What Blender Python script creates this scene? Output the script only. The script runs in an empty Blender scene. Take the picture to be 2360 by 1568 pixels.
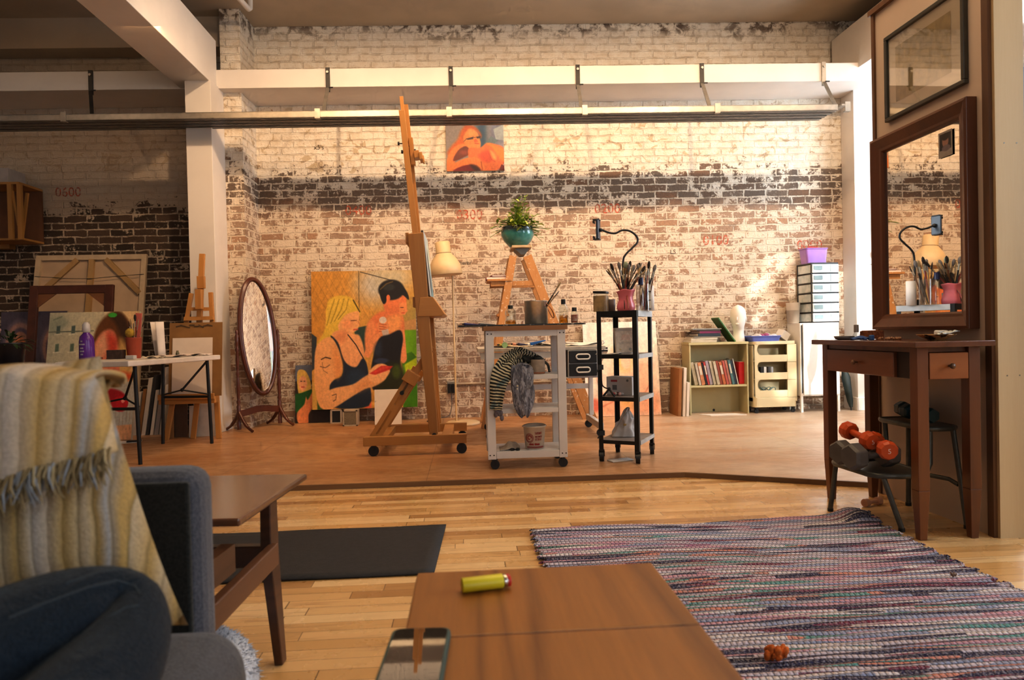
import bpy, bmesh, math, random
import numpy as np
from mathutils import Vector, Matrix, Euler
R = random.Random(11)
NR = np.random.default_rng(5)
COL = bpy.context.scene.collection
PI = math.pi
V = Vector
ST = .025          # height of the raised studio floor
YW = 6.42          # brick wall

# ---------- surveying: turn a sighted direction into a point on a known plane ----------
CAMZ = .83
_yaw, _pit, _rol = math.atan(100 / 1573), -math.radians(.72), -.0225
CM = Matrix.Rotation(-_yaw, 3, 'Z') @ Matrix.Rotation(PI / 2 + _pit, 3, 'X') @ Matrix.Rotation(_rol, 3, 'Z')
def at(px, py, X=None, Y=None, Z=None):
    d = CM @ V(((px - 1180) / 1573, -(py - 784) / 1573, -1))
    o = V((0, 0, CAMZ))
    t = (X - o.x) / d.x if X is not None else (Y - o.y) / d.y if Y is not None else (Z - o.z) / d.z
    return o + d * t

WT = Matrix.Translation((1.2, YW, 0)) @ Matrix.Rotation(-.035, 4, 'Z') @ Matrix.Translation((-1.2, -YW, 0))   # the brick wall is a little out of square
def yw(x): return YW + .035 * (1.2 - x)
def atw(px, py, off=0.):
    p = at(px, py, Y=YW)
    for _ in range(3): p = at(px, py, Y=yw(p.x) - off)
    return p
# ---------- node helpers ----------
def node(nt, typ, ins=None, **attrs):
    n = nt.nodes.new(typ)
    for k, v in attrs.items(): setattr(n, k, v)
    for k, v in (ins or {}).items():
        s = n.inputs[k]
        if isinstance(v, bpy.types.NodeSocket): nt.links.new(v, s)
        else: s.default_value = v
    return n
def mth(nt, op, a, b=0., clamp=False):
    return node(nt, 'ShaderNodeMath', {0: a, 1: b}, operation=op, use_clamp=clamp).outputs[0]
def col4(c): return tuple(c) if len(c) == 4 else (c[0], c[1], c[2], 1)
def mixc(nt, f, a, b, blend='MIX'):
    a = a if isinstance(a, bpy.types.NodeSocket) else col4(a)
    b = b if isinstance(b, bpy.types.NodeSocket) else col4(b)
    return node(nt, 'ShaderNodeMix', {0: f, 6: a, 7: b}, data_type='RGBA', blend_type=blend).outputs[2]
def noise(nt, vec, scale, detail=3., rough=.55, dist=0.):
    return node(nt, 'ShaderNodeTexNoise', {'Vector': vec, 'Scale': scale, 'Detail': detail, 'Roughness': rough, 'Distortion': dist}).outputs[0]
def mapr(nt, v, a, b, c=0., d=1., smooth=True):
    n = node(nt, 'ShaderNodeMapRange', {0: v, 1: a, 2: b, 3: c, 4: d}, interpolation_type='SMOOTHSTEP' if smooth else 'LINEAR')
    return n.outputs[0]
def ramp(nt, f, stops, interp='LINEAR'):
    n = node(nt, 'ShaderNodeValToRGB', {0: f}); r = n.color_ramp; r.interpolation = interp
    while len(r.elements) < len(stops): r.elements.new(.5)
    for e, (p, c) in zip(r.elements, stops): e.position = p; e.color = col4(c)
    return n.outputs[0]
def mapping(nt, vec, sc=(1, 1, 1), loc=(0, 0, 0), rot=(0, 0, 0)):
    return node(nt, 'ShaderNodeMapping', {'Vector': vec, 'Location': loc, 'Rotation': rot, 'Scale': sc}).outputs[0]
def lin(r, g, b):
    f = lambda c: (c / 255 / 12.92) if c / 255 <= .04045 else ((c / 255 + .055) / 1.055) ** 2.4
    return (f(r), f(g), f(b))
def newmat(name):
    m = bpy.data.materials.new(name); m.use_nodes = True
    nt = m.node_tree; b = nt.nodes['Principled BSDF']
    tc = node(nt, 'ShaderNodeTexCoord').outputs['Object']
    return m, nt, b, tc
def bumpn(nt, b, h, strength=.3, dist=.01):
    n = node(nt, 'ShaderNodeBump', {'Height': h, 'Strength': strength, 'Distance': dist})
    nt.links.new(n.outputs[0], b.inputs['Normal'])
def setp(b, **k):
    names = dict(rough='Roughness', metal='Metallic', spec='Specular IOR Level', coat='Coat Weight', coatr='Coat Roughness',
                 trans='Transmission Weight', ior='IOR', alpha='Alpha', sheen='Sheen Weight', sss='Subsurface Weight')
    for q, v in k.items(): b.inputs[names[q]].default_value = v
_MC = {}
def mat(name, c, rough=.5, var=.12, vs=14., bump=0., bs=60., emit=0., c2=None, **k):
    if name in _MC: return _MC[name]
    m, nt, b, tc = newmat(name)
    f = mapr(nt, noise(nt, tc, vs, 4.), .35, .65, 0, 1)
    cc2 = c2 or tuple(x * (1 - var) for x in c)
    nt.links.new(mixc(nt, f, c, cc2), b.inputs['Base Color'])
    setp(b, rough=rough, **k)
    if bump: bumpn(nt, b, noise(nt, tc, bs, 3.), bump, .004)
    if emit:
        b.inputs['Emission Color'].default_value = col4(c); b.inputs['Emission Strength'].default_value = emit
    _MC[name] = m
    return m
def wood(name, c1, c2, axis='X', rough=.45, sc=1., coat=0., rings=26., bump=.05):
    if name in _MC: return _MC[name]
    m, nt, b, tc = newmat(name)
    s = {'X': (.06, 1, 1), 'Y': (1, .06, 1), 'Z': (1, 1, .06)}[axis]
    v = mapping(nt, tc, tuple(q * sc for q in s))
    big = noise(nt, v, 5., 2., .5, .6)
    w = mth(nt, 'MULTIPLY', big, rings)
    g = mth(nt, 'ABSOLUTE', mth(nt, 'SINE', w))
    fine = noise(nt, v, 130., 3., .6)
    f = mth(nt, 'ADD', mth(nt, 'MULTIPLY', g, .5), mth(nt, 'MULTIPLY', fine, .55), True)
    c = mixc(nt, f, c1, c2)
    c = mixc(nt, mapr(nt, noise(nt, v, 2.2, 2.), .3, .7), c, mixc(nt, .35, c, (0, 0, 0)))
    nt.links.new(c, b.inputs['Base Color'])
    setp(b, rough=rough, coat=coat, coatr=.15)
    if bump: bumpn(nt, b, fine, bump, .002)
    _MC[name] = m
    return m
def vcol_mat(name, rough=.5, bump=.08):
    if name in _MC: return _MC[name]
    m, nt, b, tc = newmat(name)
    a = node(nt, 'ShaderNodeAttribute', attribute_name='paint')
    f = mapr(nt, noise(nt, tc, 60., 4.), .3, .7, .9, 1.06)
    h = node(nt, 'ShaderNodeHueSaturation', {'Value': f, 'Color': a.outputs[0]})
    nt.links.new(h.outputs[0], b.inputs['Base Color'])
    setp(b, rough=rough)
    bumpn(nt, b, noise(nt, tc, 120., 3.), bump, .003)
    _MC[name] = m
    return m
def glass(name, c=(1, 1, 1), rough=.02, alpha=1., ior=1.45):      # thin-walled clear pane or bottle
    if name in _MC: return _MC[name]
    m, nt, b, tc = newmat(name)
    f = mapr(nt, noise(nt, tc, 20., 2.), .3, .7, .96, 1.)
    t_ = node(nt, 'ShaderNodeBsdfTransparent', {0: mixc(nt, f, tuple(x * .94 for x in c), c)})
    g_ = node(nt, 'ShaderNodeBsdfGlossy', {'Color': (1, 1, 1, 1), 'Roughness': rough})
    k_ = node(nt, 'ShaderNodeLayerWeight', {0: .25}).outputs[1]
    x_ = node(nt, 'ShaderNodeMixShader', {0: mapr(nt, k_, 0., 1., .05, .75, False), 1: t_.outputs[0], 2: g_.outputs[0]})
    nt.links.new(x_.outputs[0], nt.nodes['Material Output'].inputs[0])
    _MC[name] = m
    return m

# ---------- mesh builder ----------
def perp(d):
    d = d.normalized(); a = V((0, 0, 1)) if abs(d.z) < .9 else V((1, 0, 0))
    u = d.cross(a).normalized(); return u, d.cross(u).normalized()
class MB:
    def __init__(s, T=None): s.v = []; s.f = []; s.m = []; s.sm = []; s.T = T or Matrix(); s.cols = None
    def add(s, vs, fs, m=0, smooth=False):
        b = len(s.v); s.v += [s.T @ V(p) for p in vs]
        for f in fs: s.f.append(tuple(b + i for i in f)); s.m.append(m); s.sm.append(smooth)
        return s
    def box(s, c, d, m=0, rot=None):
        hx, hy, hz = d[0] / 2, d[1] / 2, d[2] / 2; c = V(c)
        q = [V((x * hx, y * hy, z * hz)) for x in (-1, 1) for y in (-1, 1) for z in (-1, 1)]
        if rot is not None:
            M_ = Euler(rot).to_matrix() if not isinstance(rot, Matrix) else rot
            q = [M_ @ p for p in q]
        return s.add([c + p for p in q], [(0, 1, 3, 2), (4, 6, 7, 5), (0, 4, 5, 1), (2, 3, 7, 6), (0, 2, 6, 4), (1, 5, 7, 3)], m)
    def lohi(s, a, b, m=0):
        return s.box([(a[i] + b[i]) / 2 for i in range(3)], [abs(b[i] - a[i]) for i in range(3)], m)
    def bar(s, p, q, w, h, m=0, up=(0, 0, 1), w2=None, h2=None):
        p, q = V(p), V(q); d = (q - p).normalized(); u = V(up)
        if abs(d.dot(u)) > .99: u = V((0, 1, 0))
        sx = d.cross(u).normalized(); sz = sx.cross(d).normalized()
        w2 = w2 or w; h2 = h2 or h; vs = []
        for P, a, b in ((p, w, h), (q, w2, h2)):
            vs += [P - sx * a / 2 - sz * b / 2, P + sx * a / 2 - sz * b / 2, P + sx * a / 2 + sz * b / 2, P - sx * a / 2 + sz * b / 2]
        return s.add(vs, [(3, 2, 1, 0), (4, 5, 6, 7), (0, 1, 5, 4), (1, 2, 6, 5), (2, 3, 7, 6), (3, 0, 4, 7)], m)
    def tube(s, pts, r, n=8, m=0, closed=False, cap=True):
        pts = [V(p) for p in pts]; k = len(pts); rr = r if isinstance(r, (list, tuple)) else [r] * k
        vs, fs = [], []; u = None
        for i, p in enumerate(pts):
            a = pts[i - 1] if (i or closed) else p; b = pts[(i + 1) % k] if (i < k - 1 or closed) else p
            d = (b - a); d = d.normalized() if d.length > 1e-9 else V((0, 0, 1))
            if u is None: u, w = perp(d)
            else:
                u = (u - d * u.dot(d)); u = u.normalized() if u.length > 1e-6 else perp(d)[0]; w = d.cross(u)
            for j in range(n):
                t = 2 * PI * j / n; vs.append(p + (u * math.cos(t) + w * math.sin(t)) * rr[i])
        for i in range(k if closed else k - 1):
            for j in range(n):
                a, b = i * n + j, i * n + (j + 1) % n; c, d = ((i + 1) % k) * n + (j + 1) % n, ((i + 1) % k) * n + j
                fs.append((a, b, c, d))
        s.add(vs, fs, m, True)
        if cap and not closed:
            s.add([vs[j] for j in range(n)], [tuple(range(n))[::-1]], m); s.add(vs[-n:], [tuple(range(n))], m)
        return s
    def cyl(s, p, q, r, r2=None, n=16, m=0): return s.tube([p, q], [r, r if r2 is None else r2], n, m)
    def lathe(s, prof, c=(0, 0, 0), n=24, m=0, M_=None, smooth=True):
        c = V(c); vs, fs = [], []; M_ = M_ or Matrix.Identity(3)
        for r, z in prof:
            for j in range(n):
                t = 2 * PI * j / n; vs.append(c + M_ @ V((r * math.cos(t), r * math.sin(t), z)))
        for i in range(len(prof) - 1):
            for j in range(n):
                fs.append((i * n + j, i * n + (j + 1) % n, (i + 1) * n + (j + 1) % n, (i + 1) * n + j))
        s.add(vs, fs, m, smooth)
        if prof[0][0] > 1e-5: s.add(vs[:n], [tuple(range(n))[::-1]], m)
        if prof[-1][0] > 1e-5: s.add(vs[-n:], [tuple(range(n))], m)
        return s
    def ball(s, c, r, nu=16, nv=10, m=0, M_=None):
        r = r if isinstance(r, (tuple, list)) else (r, r, r); M_ = M_ or Matrix.Identity(3)
        return s.grid(lambda u, v: V(c) + M_ @ V((r[0] * math.sin(PI * v) * math.cos(2 * PI * u), r[1] * math.sin(PI * v) * math.sin(2 * PI * u), -r[2] * math.cos(PI * v))), nu, nv, m, wrap=True)
    def grid(s, fn, nu, nv, m=0, wrap=False, smooth=True):
        k = nu if wrap else nu + 1
        vs = [fn(i / nu, j / nv) for j in range(nv + 1) for i in range(k)]; fs = []
        for j in range(nv):
            for i in range(nu):
                a = j * k + i; b = j * k + (i + 1) % k
                fs.append((a, b, b + k, a + k))
        return s.add(vs, fs, m, smooth)
    def prism(s, poly, h, M_=None, m=0):      # polygon in local xy, extruded along local z
        M_ = M_ or Matrix(); n = len(poly)
        vs = [M_ @ V((x, y, 0)) for x, y in poly] + [M_ @ V((x, y, h)) for x, y in poly]
        fs = [tuple(range(n))[::-1], tuple(range(n, 2 * n))] + [(i, (i + 1) % n, n + (i + 1) % n, n + i) for i in range(n)]
        return s.add(vs, fs, m)
    def build(s, name, mats, parent=None, bevel=0., seg=2, sub=0, solid=0., local=False, shell=False):
        me = bpy.data.meshes.new(name)
        vs = s.v
        if parent is not None and not local:
            Mi = rootmat(parent).inverted(); vs = [Mi @ p for p in vs]
        me.from_pydata([tuple(p) for p in vs], [], s.f)
        mats = mats if isinstance(mats, (list, tuple)) else [mats]
        for q in mats: me.materials.append(q)
        me.polygons.foreach_set('material_index', s.m); me.polygons.foreach_set('use_smooth', s.sm)
        if s.cols is not None:
            at_ = me.color_attributes.new('paint', 'FLOAT_COLOR', 'POINT')
            at_.data.foreach_set('color', np.asarray(s.cols, dtype=np.float32).ravel())
        if not shell:
            bm = bmesh.new(); bm.from_mesh(me); bmesh.ops.recalc_face_normals(bm, faces=bm.faces); bm.to_mesh(me); bm.free()
        me.update()
        o = bpy.data.objects.new(name, me); COL.objects.link(o)
        if parent is not None: o.parent = parent
        if solid:
            q = o.modifiers.new('solid', 'SOLIDIFY'); q.thickness = solid; q.offset = 0
        if bevel:
            q = o.modifiers.new('bevel', 'BEVEL'); q.width = bevel; q.segments = seg; q.limit_method = 'ANGLE'; q.angle_limit = math.radians(40)
        if sub:
            q = o.modifiers.new('sub', 'SUBSURF'); q.levels = sub; q.render_levels = sub
        return o
_RM = {}
def rootmat(o):
    while o.parent is not None: o = o.parent
    return _RM.get(o.name, Matrix())
def tag(o, label=None, cat=None, group=None, kind=None):
    if label: o['label'] = label
    if cat: o['category'] = cat
    if group: o['group'] = group
    if kind: o['kind'] = kind
    return o
def thing(name, label, cat, loc=(0, 0, 0), rz=0., group=None, rot=None):
    o = bpy.data.objects.new(name, None); COL.objects.link(o); o.empty_display_size = .05
    o.location = loc; e = Euler(rot) if rot is not None else Euler((0, 0, rz)); o.rotation_euler = e
    _RM[o.name] = Matrix.LocRotScale(V(loc), e, None)
    return tag(o, label, cat, group)
def one(mb, name, mats, label, cat, loc=(0, 0, 0), group=None, **k):   # a thing that is a single mesh, origin at loc
    loc = V(loc); mb.v = [p - loc for p in mb.v]
    o = mb.build(name, mats, None, **k); o.location = loc; _RM[o.name] = Matrix.Translation(loc)
    return tag(o, label, cat, group)
def struct(mb, name, mats, **k):
    return tag(mb.build(name, mats, **k), kind='structure')
def dup(o, loc=None, rot=None, label=None, group=None, scale=None, cat=None):
    r = o.copy(); COL.objects.link(r)
    if loc is not None: r.location = loc
    if rot is not None: r.rotation_euler = rot
    if scale is not None: r.scale = scale
    if label: r['label'] = label
    if group: r['group'] = group
    for ch in list(o.children):
        c = ch.copy(); COL.objects.link(c); c.parent = r
        for g in ch.children:
            d = g.copy(); COL.objects.link(d); d.parent = c
    return r
def text_into(mb, body, size, M_, m=0, align='CENTER', ext=.0004):
    cu = bpy.data.curves.new('t', 'FONT'); cu.body = body; cu.size = size; cu.align_x = align; cu.align_y = 'CENTER'; cu.extrude = ext; cu.resolution_u = 3
    ob = bpy.data.objects.new('t', cu); COL.objects.link(ob)
    me = bpy.data.meshes.new_from_object(ob)
    mb.add([M_ @ v.co for v in me.vertices], [tuple(p.vertices) for p in me.polygons], m)
    bpy.data.objects.remove(ob); bpy.data.meshes.remove(me); bpy.data.curves.remove(cu)
    return mb
FACE_CAM = Matrix.Rotation(PI / 2, 4, 'X')      # text in the XZ plane, read from -Y

# ---------- a little painter for the canvases ----------
class Art:
    def __init__(s, w, h, bg):       # coordinates 0..1, y down
        s.w, s.h = w, h; s.a = np.zeros((h, w, 3)); s.a[:] = bg
        yy, xx = np.mgrid[0:h, 0:w]; s.x = (xx + .5) / w; s.y = (yy + .5) / h; s.asp = h / w
    def _mix(s, k, c): s.a += (np.array(c, float) - s.a) * k[..., None]
    def poly(s, pts, c, a=1., soft=.004):
        P = np.array(pts, float); n = len(P); inside = np.zeros(s.x.shape, bool); dm = np.full(s.x.shape, 9.)
        for i in range(n):
            x1, y1 = P[i]; x2, y2 = P[(i + 1) % n]
            cond = ((y1 > s.y) != (y2 > s.y)); inside ^= cond & (s.x < (x2 - x1) * (s.y - y1) / ((y2 - y1) if y2 != y1 else 1e-9) + x1)
            L = (x2 - x1) ** 2 + (y2 - y1) ** 2 + 1e-12
            t = np.clip(((s.x - x1) * (x2 - x1) + (s.y - y1) * (y2 - y1)) / L, 0, 1)
            dm = np.minimum(dm, np.hypot(s.x - x1 - t * (x2 - x1), s.y - y1 - t * (y2 - y1)))
        sd = np.where(inside, dm, -dm); s._mix(np.clip(.5 + sd / soft / 2, 0, 1) * a, c)
    def blob(s, pts, c, a=1., soft=.004):    # smooth closed curve through pts
        P = np.array(pts, float); n = len(P); out = []
        for i in range(n):
            p0, p1, p2, p3 = P[i - 1], P[i], P[(i + 1) % n], P[(i + 2) % n]
            for t in (0, .25, .5, .75):
                out.append(.5 * ((2 * p1) + (-p0 + p2) * t + (2 * p0 - 5 * p1 + 4 * p2 - p3) * t * t + (-p0 + 3 * p1 - 3 * p2 + p3) * t ** 3))
        s.poly(out, c, a, soft)
    def ell(s, cx, cy, rx, ry, c, a=1., soft=.15):
        d = np.hypot((s.x - cx) / rx, (s.y - cy) / ry); s._mix(np.clip((1 - d) / soft + .5, 0, 1) * a, c)
    def line(s, pts, w, c, a=1.):
        dm = np.full(s.x.shape, 9.)
        for (x1, y1), (x2, y2) in zip(pts[:-1], pts[1:]):
            L = (x2 - x1) ** 2 + (y2 - y1) ** 2 + 1e-12
            t = np.clip(((s.x - x1) * (x2 - x1) + (s.y - y1) * (y2 - y1)) / L, 0, 1)
            dm = np.minimum(dm, np.hypot(s.x - x1 - t * (x2 - x1), s.y - y1 - t * (y2 - y1)))
        s._mix(np.clip((w - dm) / (w * .6), 0, 1) * a, c)
    def grad(s, c, k): s._mix(np.clip(k, 0, 1), c)
    def rough(s, amt, cell=6):
        g = NR.normal(0, 1, (s.h // cell + 2, s.w // cell + 2)); g = np.kron(g, np.ones((cell, cell)))[:s.h, :s.w]
        for _ in range(2): g = (g + np.roll(g, 2, 0) + np.roll(g, 2, 1) + np.roll(g, -2, 0)) / 4
        s.a *= (1 + amt * g)[..., None]
    def panel(s, P00, P10, P01, depth=.02, name='painted_face', mb=None):
        # returns an MB grid: P00 top-left, P10 top-right, P01 bottom-left (world)
        P00, P10, P01 = V(P00), V(P10), V(P01); mb = mb or MB(); k0 = len(mb.v)
        U = P10 - P00; W = P01 - P00
        vs = [P00 + U * (i / (s.w - 1)) + W * (j / (s.h - 1)) for j in range(s.h) for i in range(s.w)]
        fs = [(j * s.w + i, (j + 1) * s.w + i, (j + 1) * s.w + i + 1, j * s.w + i + 1) for j in range(s.h - 1) for i in range(s.w - 1)]
        mb.add(vs, fs, 0, False)
        c = np.clip(s.a, 0, 255) / 255; c = np.where(c <= .04045, c / 12.92, ((c + .055) / 1.055) ** 2.4)
        mb.cols = np.concatenate([c.reshape(-1, 3), np.ones((s.w * s.h, 1))], 1)
        return mb
# ================= the room =================
def brick_mat():
    m, nt, b, tc = newmat('painted old brick')
    sp = node(nt, 'ShaderNodeSeparateXYZ', {0: tc}); x, y, z = sp.outputs
    xx = mth(nt, 'ADD', x, y)
    base = node(nt, 'ShaderNodeCombineXYZ', {0: xx, 1: z, 2: 0.}).outputs[0]
    wob = node(nt, 'ShaderNodeTexNoise', {'Vector': base, 'Scale': 9., 'Detail': 3.})
    off = node(nt, 'ShaderNodeVectorMath', {0: wob.outputs['Color'], 1: (.5, .5, .5)}, operation='SUBTRACT').outputs[0]
    off = node(nt, 'ShaderNodeVectorMath', {0: off, 'Scale': .028}, operation='SCALE').outputs[0]
    vec = node(nt, 'ShaderNodeVectorMath', {0: base, 1: off}, operation='ADD').outputs[0]
    bt = node(nt, 'ShaderNodeTexBrick', {'Vector': vec, 'Color1': (0, 0, 0, 1), 'Color2': (1, 1, 1, 1), 'Mortar': (.5, .5, .5, 1), 'Scale': 1.,
              'Mortar Size': .0085, 'Mortar Smooth': .35, 'Bias': 0., 'Brick Width': .205, 'Row Height': .0665}, offset=.5, squash=.62, squash_frequency=6)
    rnd, mort = bt.outputs[0], bt.outputs[1]
    n1 = noise(nt, base, 2.1, 3., .62); n2 = noise(nt, base, 11., 4., .68, .4); n3 = noise(nt, base, 55., 3., .7); n4 = noise(nt, base, 4.5, 3., .5, .8)
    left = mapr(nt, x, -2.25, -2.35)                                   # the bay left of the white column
    # how much paint survives, by height; the dip follows the track's shadow
    zj = mth(nt, 'ADD', z, mth(nt, 'MULTIPLY', mth(nt, 'SUBTRACT', n1, .5), .55))
    keep_main = ramp(nt, mapr(nt, zj, 0., 4., 0, 1, False), [(0, (.49,) * 3), (.25, (.545,) * 3), (.47, (.53,) * 3), (.52, (.475,) * 3), (.565, (.485,) * 3), (.615, (.655,) * 3), (.68, (.70,) * 3), (.76, (.85,) * 3), (1, (.88,) * 3)])
    keep_left = ramp(nt, mapr(nt, zj, 0., 4., 0, 1, False), [(0, (.445,) * 3), (.49, (.43,) * 3), (.56, (.74,) * 3), (1, (.80,) * 3)])
    keep = mixc(nt, left, keep_main, keep_left)
    patch = mth(nt, 'ADD', mth(nt, 'MULTIPLY', n2, .55), mth(nt, 'ADD', mth(nt, 'MULTIPLY', n4, .27), mth(nt, 'MULTIPLY', n3, .30)))
    patch = mth(nt, 'ADD', patch, mth(nt, 'MULTIPLY', mth(nt, 'SUBTRACT', rnd, .5), .10))
    patch = mth(nt, 'SUBTRACT', patch, mth(nt, 'MULTIPLY', mort, .085))
    pm = mapr(nt, mth(nt, 'SUBTRACT', keep, patch), -.06, -.01)       # 1 = painted
    # bare brick
    hue = ramp(nt, rnd, [(0, (.20, .115, .075)), (.3, (.31, .19, .125)), (.6, (.36, .25, .18)), (.85, (.26, .19, .15)), (1, (.42, .20, .10))])
    hue = mixc(nt, mapr(nt, n3, .3, .7, 0, .5), hue, (.15, .10, .075))
    shade_band = mth(nt, 'MULTIPLY', mapr(nt, zj, 1.98, 2.08), mapr(nt, zj, 2.5, 2.36))
    hue = mixc(nt, mth(nt, 'MULTIPLY', shade_band, .55), hue, (.15, .125, .10))  # grey-brown brick, darkened to paint in the sliding track's shadow
    lo = mth(nt, 'MULTIPLY', mapr(nt, zj, 2.05, 1.95), mth(nt, 'SUBTRACT', 1., left))
    hue = mixc(nt, mth(nt, 'MULTIPLY', lo, .40), hue, (.56, .38, .26))
    up = mapr(nt, zj, 2.38, 2.5); hue = mixc(nt, mth(nt, 'MULTIPLY', up, .75), hue, (.50, .37, .23))
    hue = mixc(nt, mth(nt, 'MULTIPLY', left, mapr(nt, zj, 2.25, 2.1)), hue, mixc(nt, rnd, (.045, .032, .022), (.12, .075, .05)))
    mcol = mixc(nt, mapr(nt, n3, .35, .65), (.55, .46, .37), (.36, .28, .21))
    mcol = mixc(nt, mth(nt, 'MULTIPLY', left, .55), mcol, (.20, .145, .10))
    bare = mixc(nt, mort, hue, mcol)
    paint = mixc(nt, mapr(nt, n2, .35, .7), (.84, .765, .655), (.74, .635, .50))
    paint = mixc(nt, mth(nt, 'MULTIPLY', mapr(nt, n3, .62, .72), .75), paint, (.40, .28, .17))
    paint = mixc(nt, mth(nt, 'MULTIPLY', mth(nt, 'MULTIPLY', mort, mapr(nt, n2, .35, .62)), mapr(nt, zj, 2.3, 2.5, .10, .42)), paint, (.42, .32, .22))
    c = mixc(nt, pm, bare, paint)
    tanp = mth(nt, 'MULTIPLY', mapr(nt, noise(nt, base, 7.5, 5., .62, 1.1), .585, .625), mth(nt, 'MULTIPLY', mapr(nt, z, 2.2, 2.4), mapr(nt, z, 3.1, 2.9)))
    paint = mixc(nt, mth(nt, 'MULTIPLY', tanp, .7), paint, mixc(nt, mort, (.50, .37, .21), (.36, .25, .15)))
    paint = mixc(nt, mth(nt, 'MULTIPLY', mapr(nt, zj, 2.25, 1.9), .55), paint, (.66, .52, .385))
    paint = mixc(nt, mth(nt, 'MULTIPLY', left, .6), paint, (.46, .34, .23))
    c = mixc(nt, pm, bare, paint)
    chip = mth(nt, 'MULTIPLY', mapr(nt, noise(nt, base, 5.5, 5., .7, 1.), .69, .72), mapr(nt, z, 2.6, 3.2, .4, 1))
    c = mixc(nt, chip, c, (.42, .18, .07))
    top_dark = mth(nt, 'MULTIPLY', mapr(nt, zj, 3.55, 3.75), mapr(nt, n2, .45, .6)); c = mixc(nt, top_dark, c, (.16, .11, .08))  # patchy darkening towards the ceiling
    nt.links.new(c, b.inputs['Base Color']); setp(b, rough=.85, spec=.25)
    h = mth(nt, 'ADD', mth(nt, 'MULTIPLY', mort, -1.2), mth(nt, 'MULTIPLY', n3, .9))
    bumpn(nt, b, h, .75, .012)
    return m
BRICK = brick_mat()
WHITE = mat('white wall paint', (.80, .74, .68), .6, .05, 3., .04, 90.)
CEIL = mat('ceiling paint', (.58, .47, .35), .8, .12, 2.)
def plank_mat():
    m, nt, b, tc = newmat('maple strip floor')
    sp = node(nt, 'ShaderNodeSeparateXYZ', {0: tc}); x, y, z = sp.outputs
    row = mth(nt, 'FLOOR', mth(nt, 'DIVIDE', y, .057))
    wn = node(nt, 'ShaderNodeTexWhiteNoise', {'W': row}, noise_dimensions='1D').outputs[0]
    xs = mth(nt, 'ADD', x, mth(nt, 'MULTIPLY', wn, 3.7))
    ln = mth(nt, 'ADD', .45, mth(nt, 'MULTIPLY', wn, .5))
    q = mth(nt, 'DIVIDE', xs, ln); ci = mth(nt, 'FLOOR', q)
    cell = node(nt, 'ShaderNodeCombineXYZ', {0: ci, 1: row, 2: 0.}).outputs[0]
    rnd = node(nt, 'ShaderNodeTexWhiteNoise', {'Vector': cell}, noise_dimensions='2D').outputs[0]
    v = mapping(nt, tc, (.09, 1, 1)); v2 = node(nt, 'ShaderNodeVectorMath', {0: v, 1: node(nt, 'ShaderNodeCombineXYZ', {0: mth(nt, 'MULTIPLY', rnd, 9.), 1: mth(nt, 'MULTIPLY', rnd, 3.), 2: 0.}).outputs[0]}, operation='ADD').outputs[0]
    g = noise(nt, v2, 30., 4., .6, 1.2); g2 = noise(nt, v2, 9., 3., .6, .8)
    c = ramp(nt, rnd, [(0, (.42, .215, .075)), (.25, (.60, .35, .135)), (.6, (.70, .435, .19)), (1, (.77, .53, .27))])
    c = mixc(nt, mapr(nt, g, .5, .75, 0, .45), c, (.30, .14, .05)); c = mixc(nt, mapr(nt, g2, .62, .74, 0, .65), c, (.26, .115, .045))
    fy = mth(nt, 'FRACT', mth(nt, 'DIVIDE', y, .057)); fx = mth(nt, 'FRACT', q)
    e = mth(nt, 'MAXIMUM', mth(nt, 'LESS_THAN', fy, .03), mth(nt, 'LESS_THAN', fx, .005))
    c = mixc(nt, mth(nt, 'MULTIPLY', e, .75), c, (.12, .06, .025))
    nt.links.new(c, b.inputs['Base Color'])
    nt.links.new(mapr(nt, noise(nt, tc, 6., 4.), .3, .7, .2, .36), b.inputs['Roughness'])
    bumpn(nt, b, mth(nt, 'SUBTRACT', g, mth(nt, 'MULTIPLY', e, 2.)), .08, .002)
    return m
def board_mat():
    m, nt, b, tc = newmat('worn hardboard stage floor')
    v = mapping(nt, tc, (.5, 1.2, 1)); n1 = noise(nt, v, 1.6, 5., .65); n2 = noise(nt, v, 14., 5., .7); n3 = noise(nt, tc, 90., 3., .7)
    c = mixc(nt, mapr(nt, n1, .35, .68), (.44, .205, .075), (.55, .31, .145)); c = mixc(nt, mapr(nt, n2, .4, .72, 0, .5), c, (.27, .14, .065))
    c = mixc(nt, mth(nt, 'MULTIPLY', mapr(nt, node(nt, 'ShaderNodeSeparateXYZ', {0: tc}).outputs[0], .4, 2.2), mapr(nt, n1, .25, .6, .25, .8)), c, (.52, .42, .32))  # paler towards the right: wear plus daylight put into the colour
    c = mixc(nt, mapr(nt, n3, .7, .74, 0, .8), c, (.62, .52, .42))
    sp = node(nt, 'ShaderNodeSeparateXYZ', {0: tc})
    sx = mth(nt, 'LESS_THAN', mth(nt, 'FRACT', mth(nt, 'DIVIDE', mth(nt, 'ADD', sp.outputs[0], .25), 1.22)), .003)
    sy = mth(nt, 'LESS_THAN', mth(nt, 'FRACT', mth(nt, 'DIVIDE', mth(nt, 'ADD', sp.outputs[1], .5), 2.44)), .0018)
    c = mixc(nt, mth(nt, 'MULTIPLY', mth(nt, 'MAXIMUM', sx, sy), .6), c, (.12, .06, .03))
    nt.links.new(c, b.inputs['Base Color']); nt.links.new(mapr(nt, n2, .3, .7, .28, .5), b.inputs['Roughness'])
    bumpn(nt, b, n3, .06, .002)
    return m
PLANK, BOARD = plank_mat(), board_mat()
DARKWOOD = wood('dark stained trim', (.10, .045, .02), (.20, .09, .04), 'Z', .4)
PLY = wood('pale plywood', (.62, .42, .21), (.72, .52, .29), 'Z', .6, rings=9.)
XL, XR, YB, ZC = -6., 4.6, -3., 3.72
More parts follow.
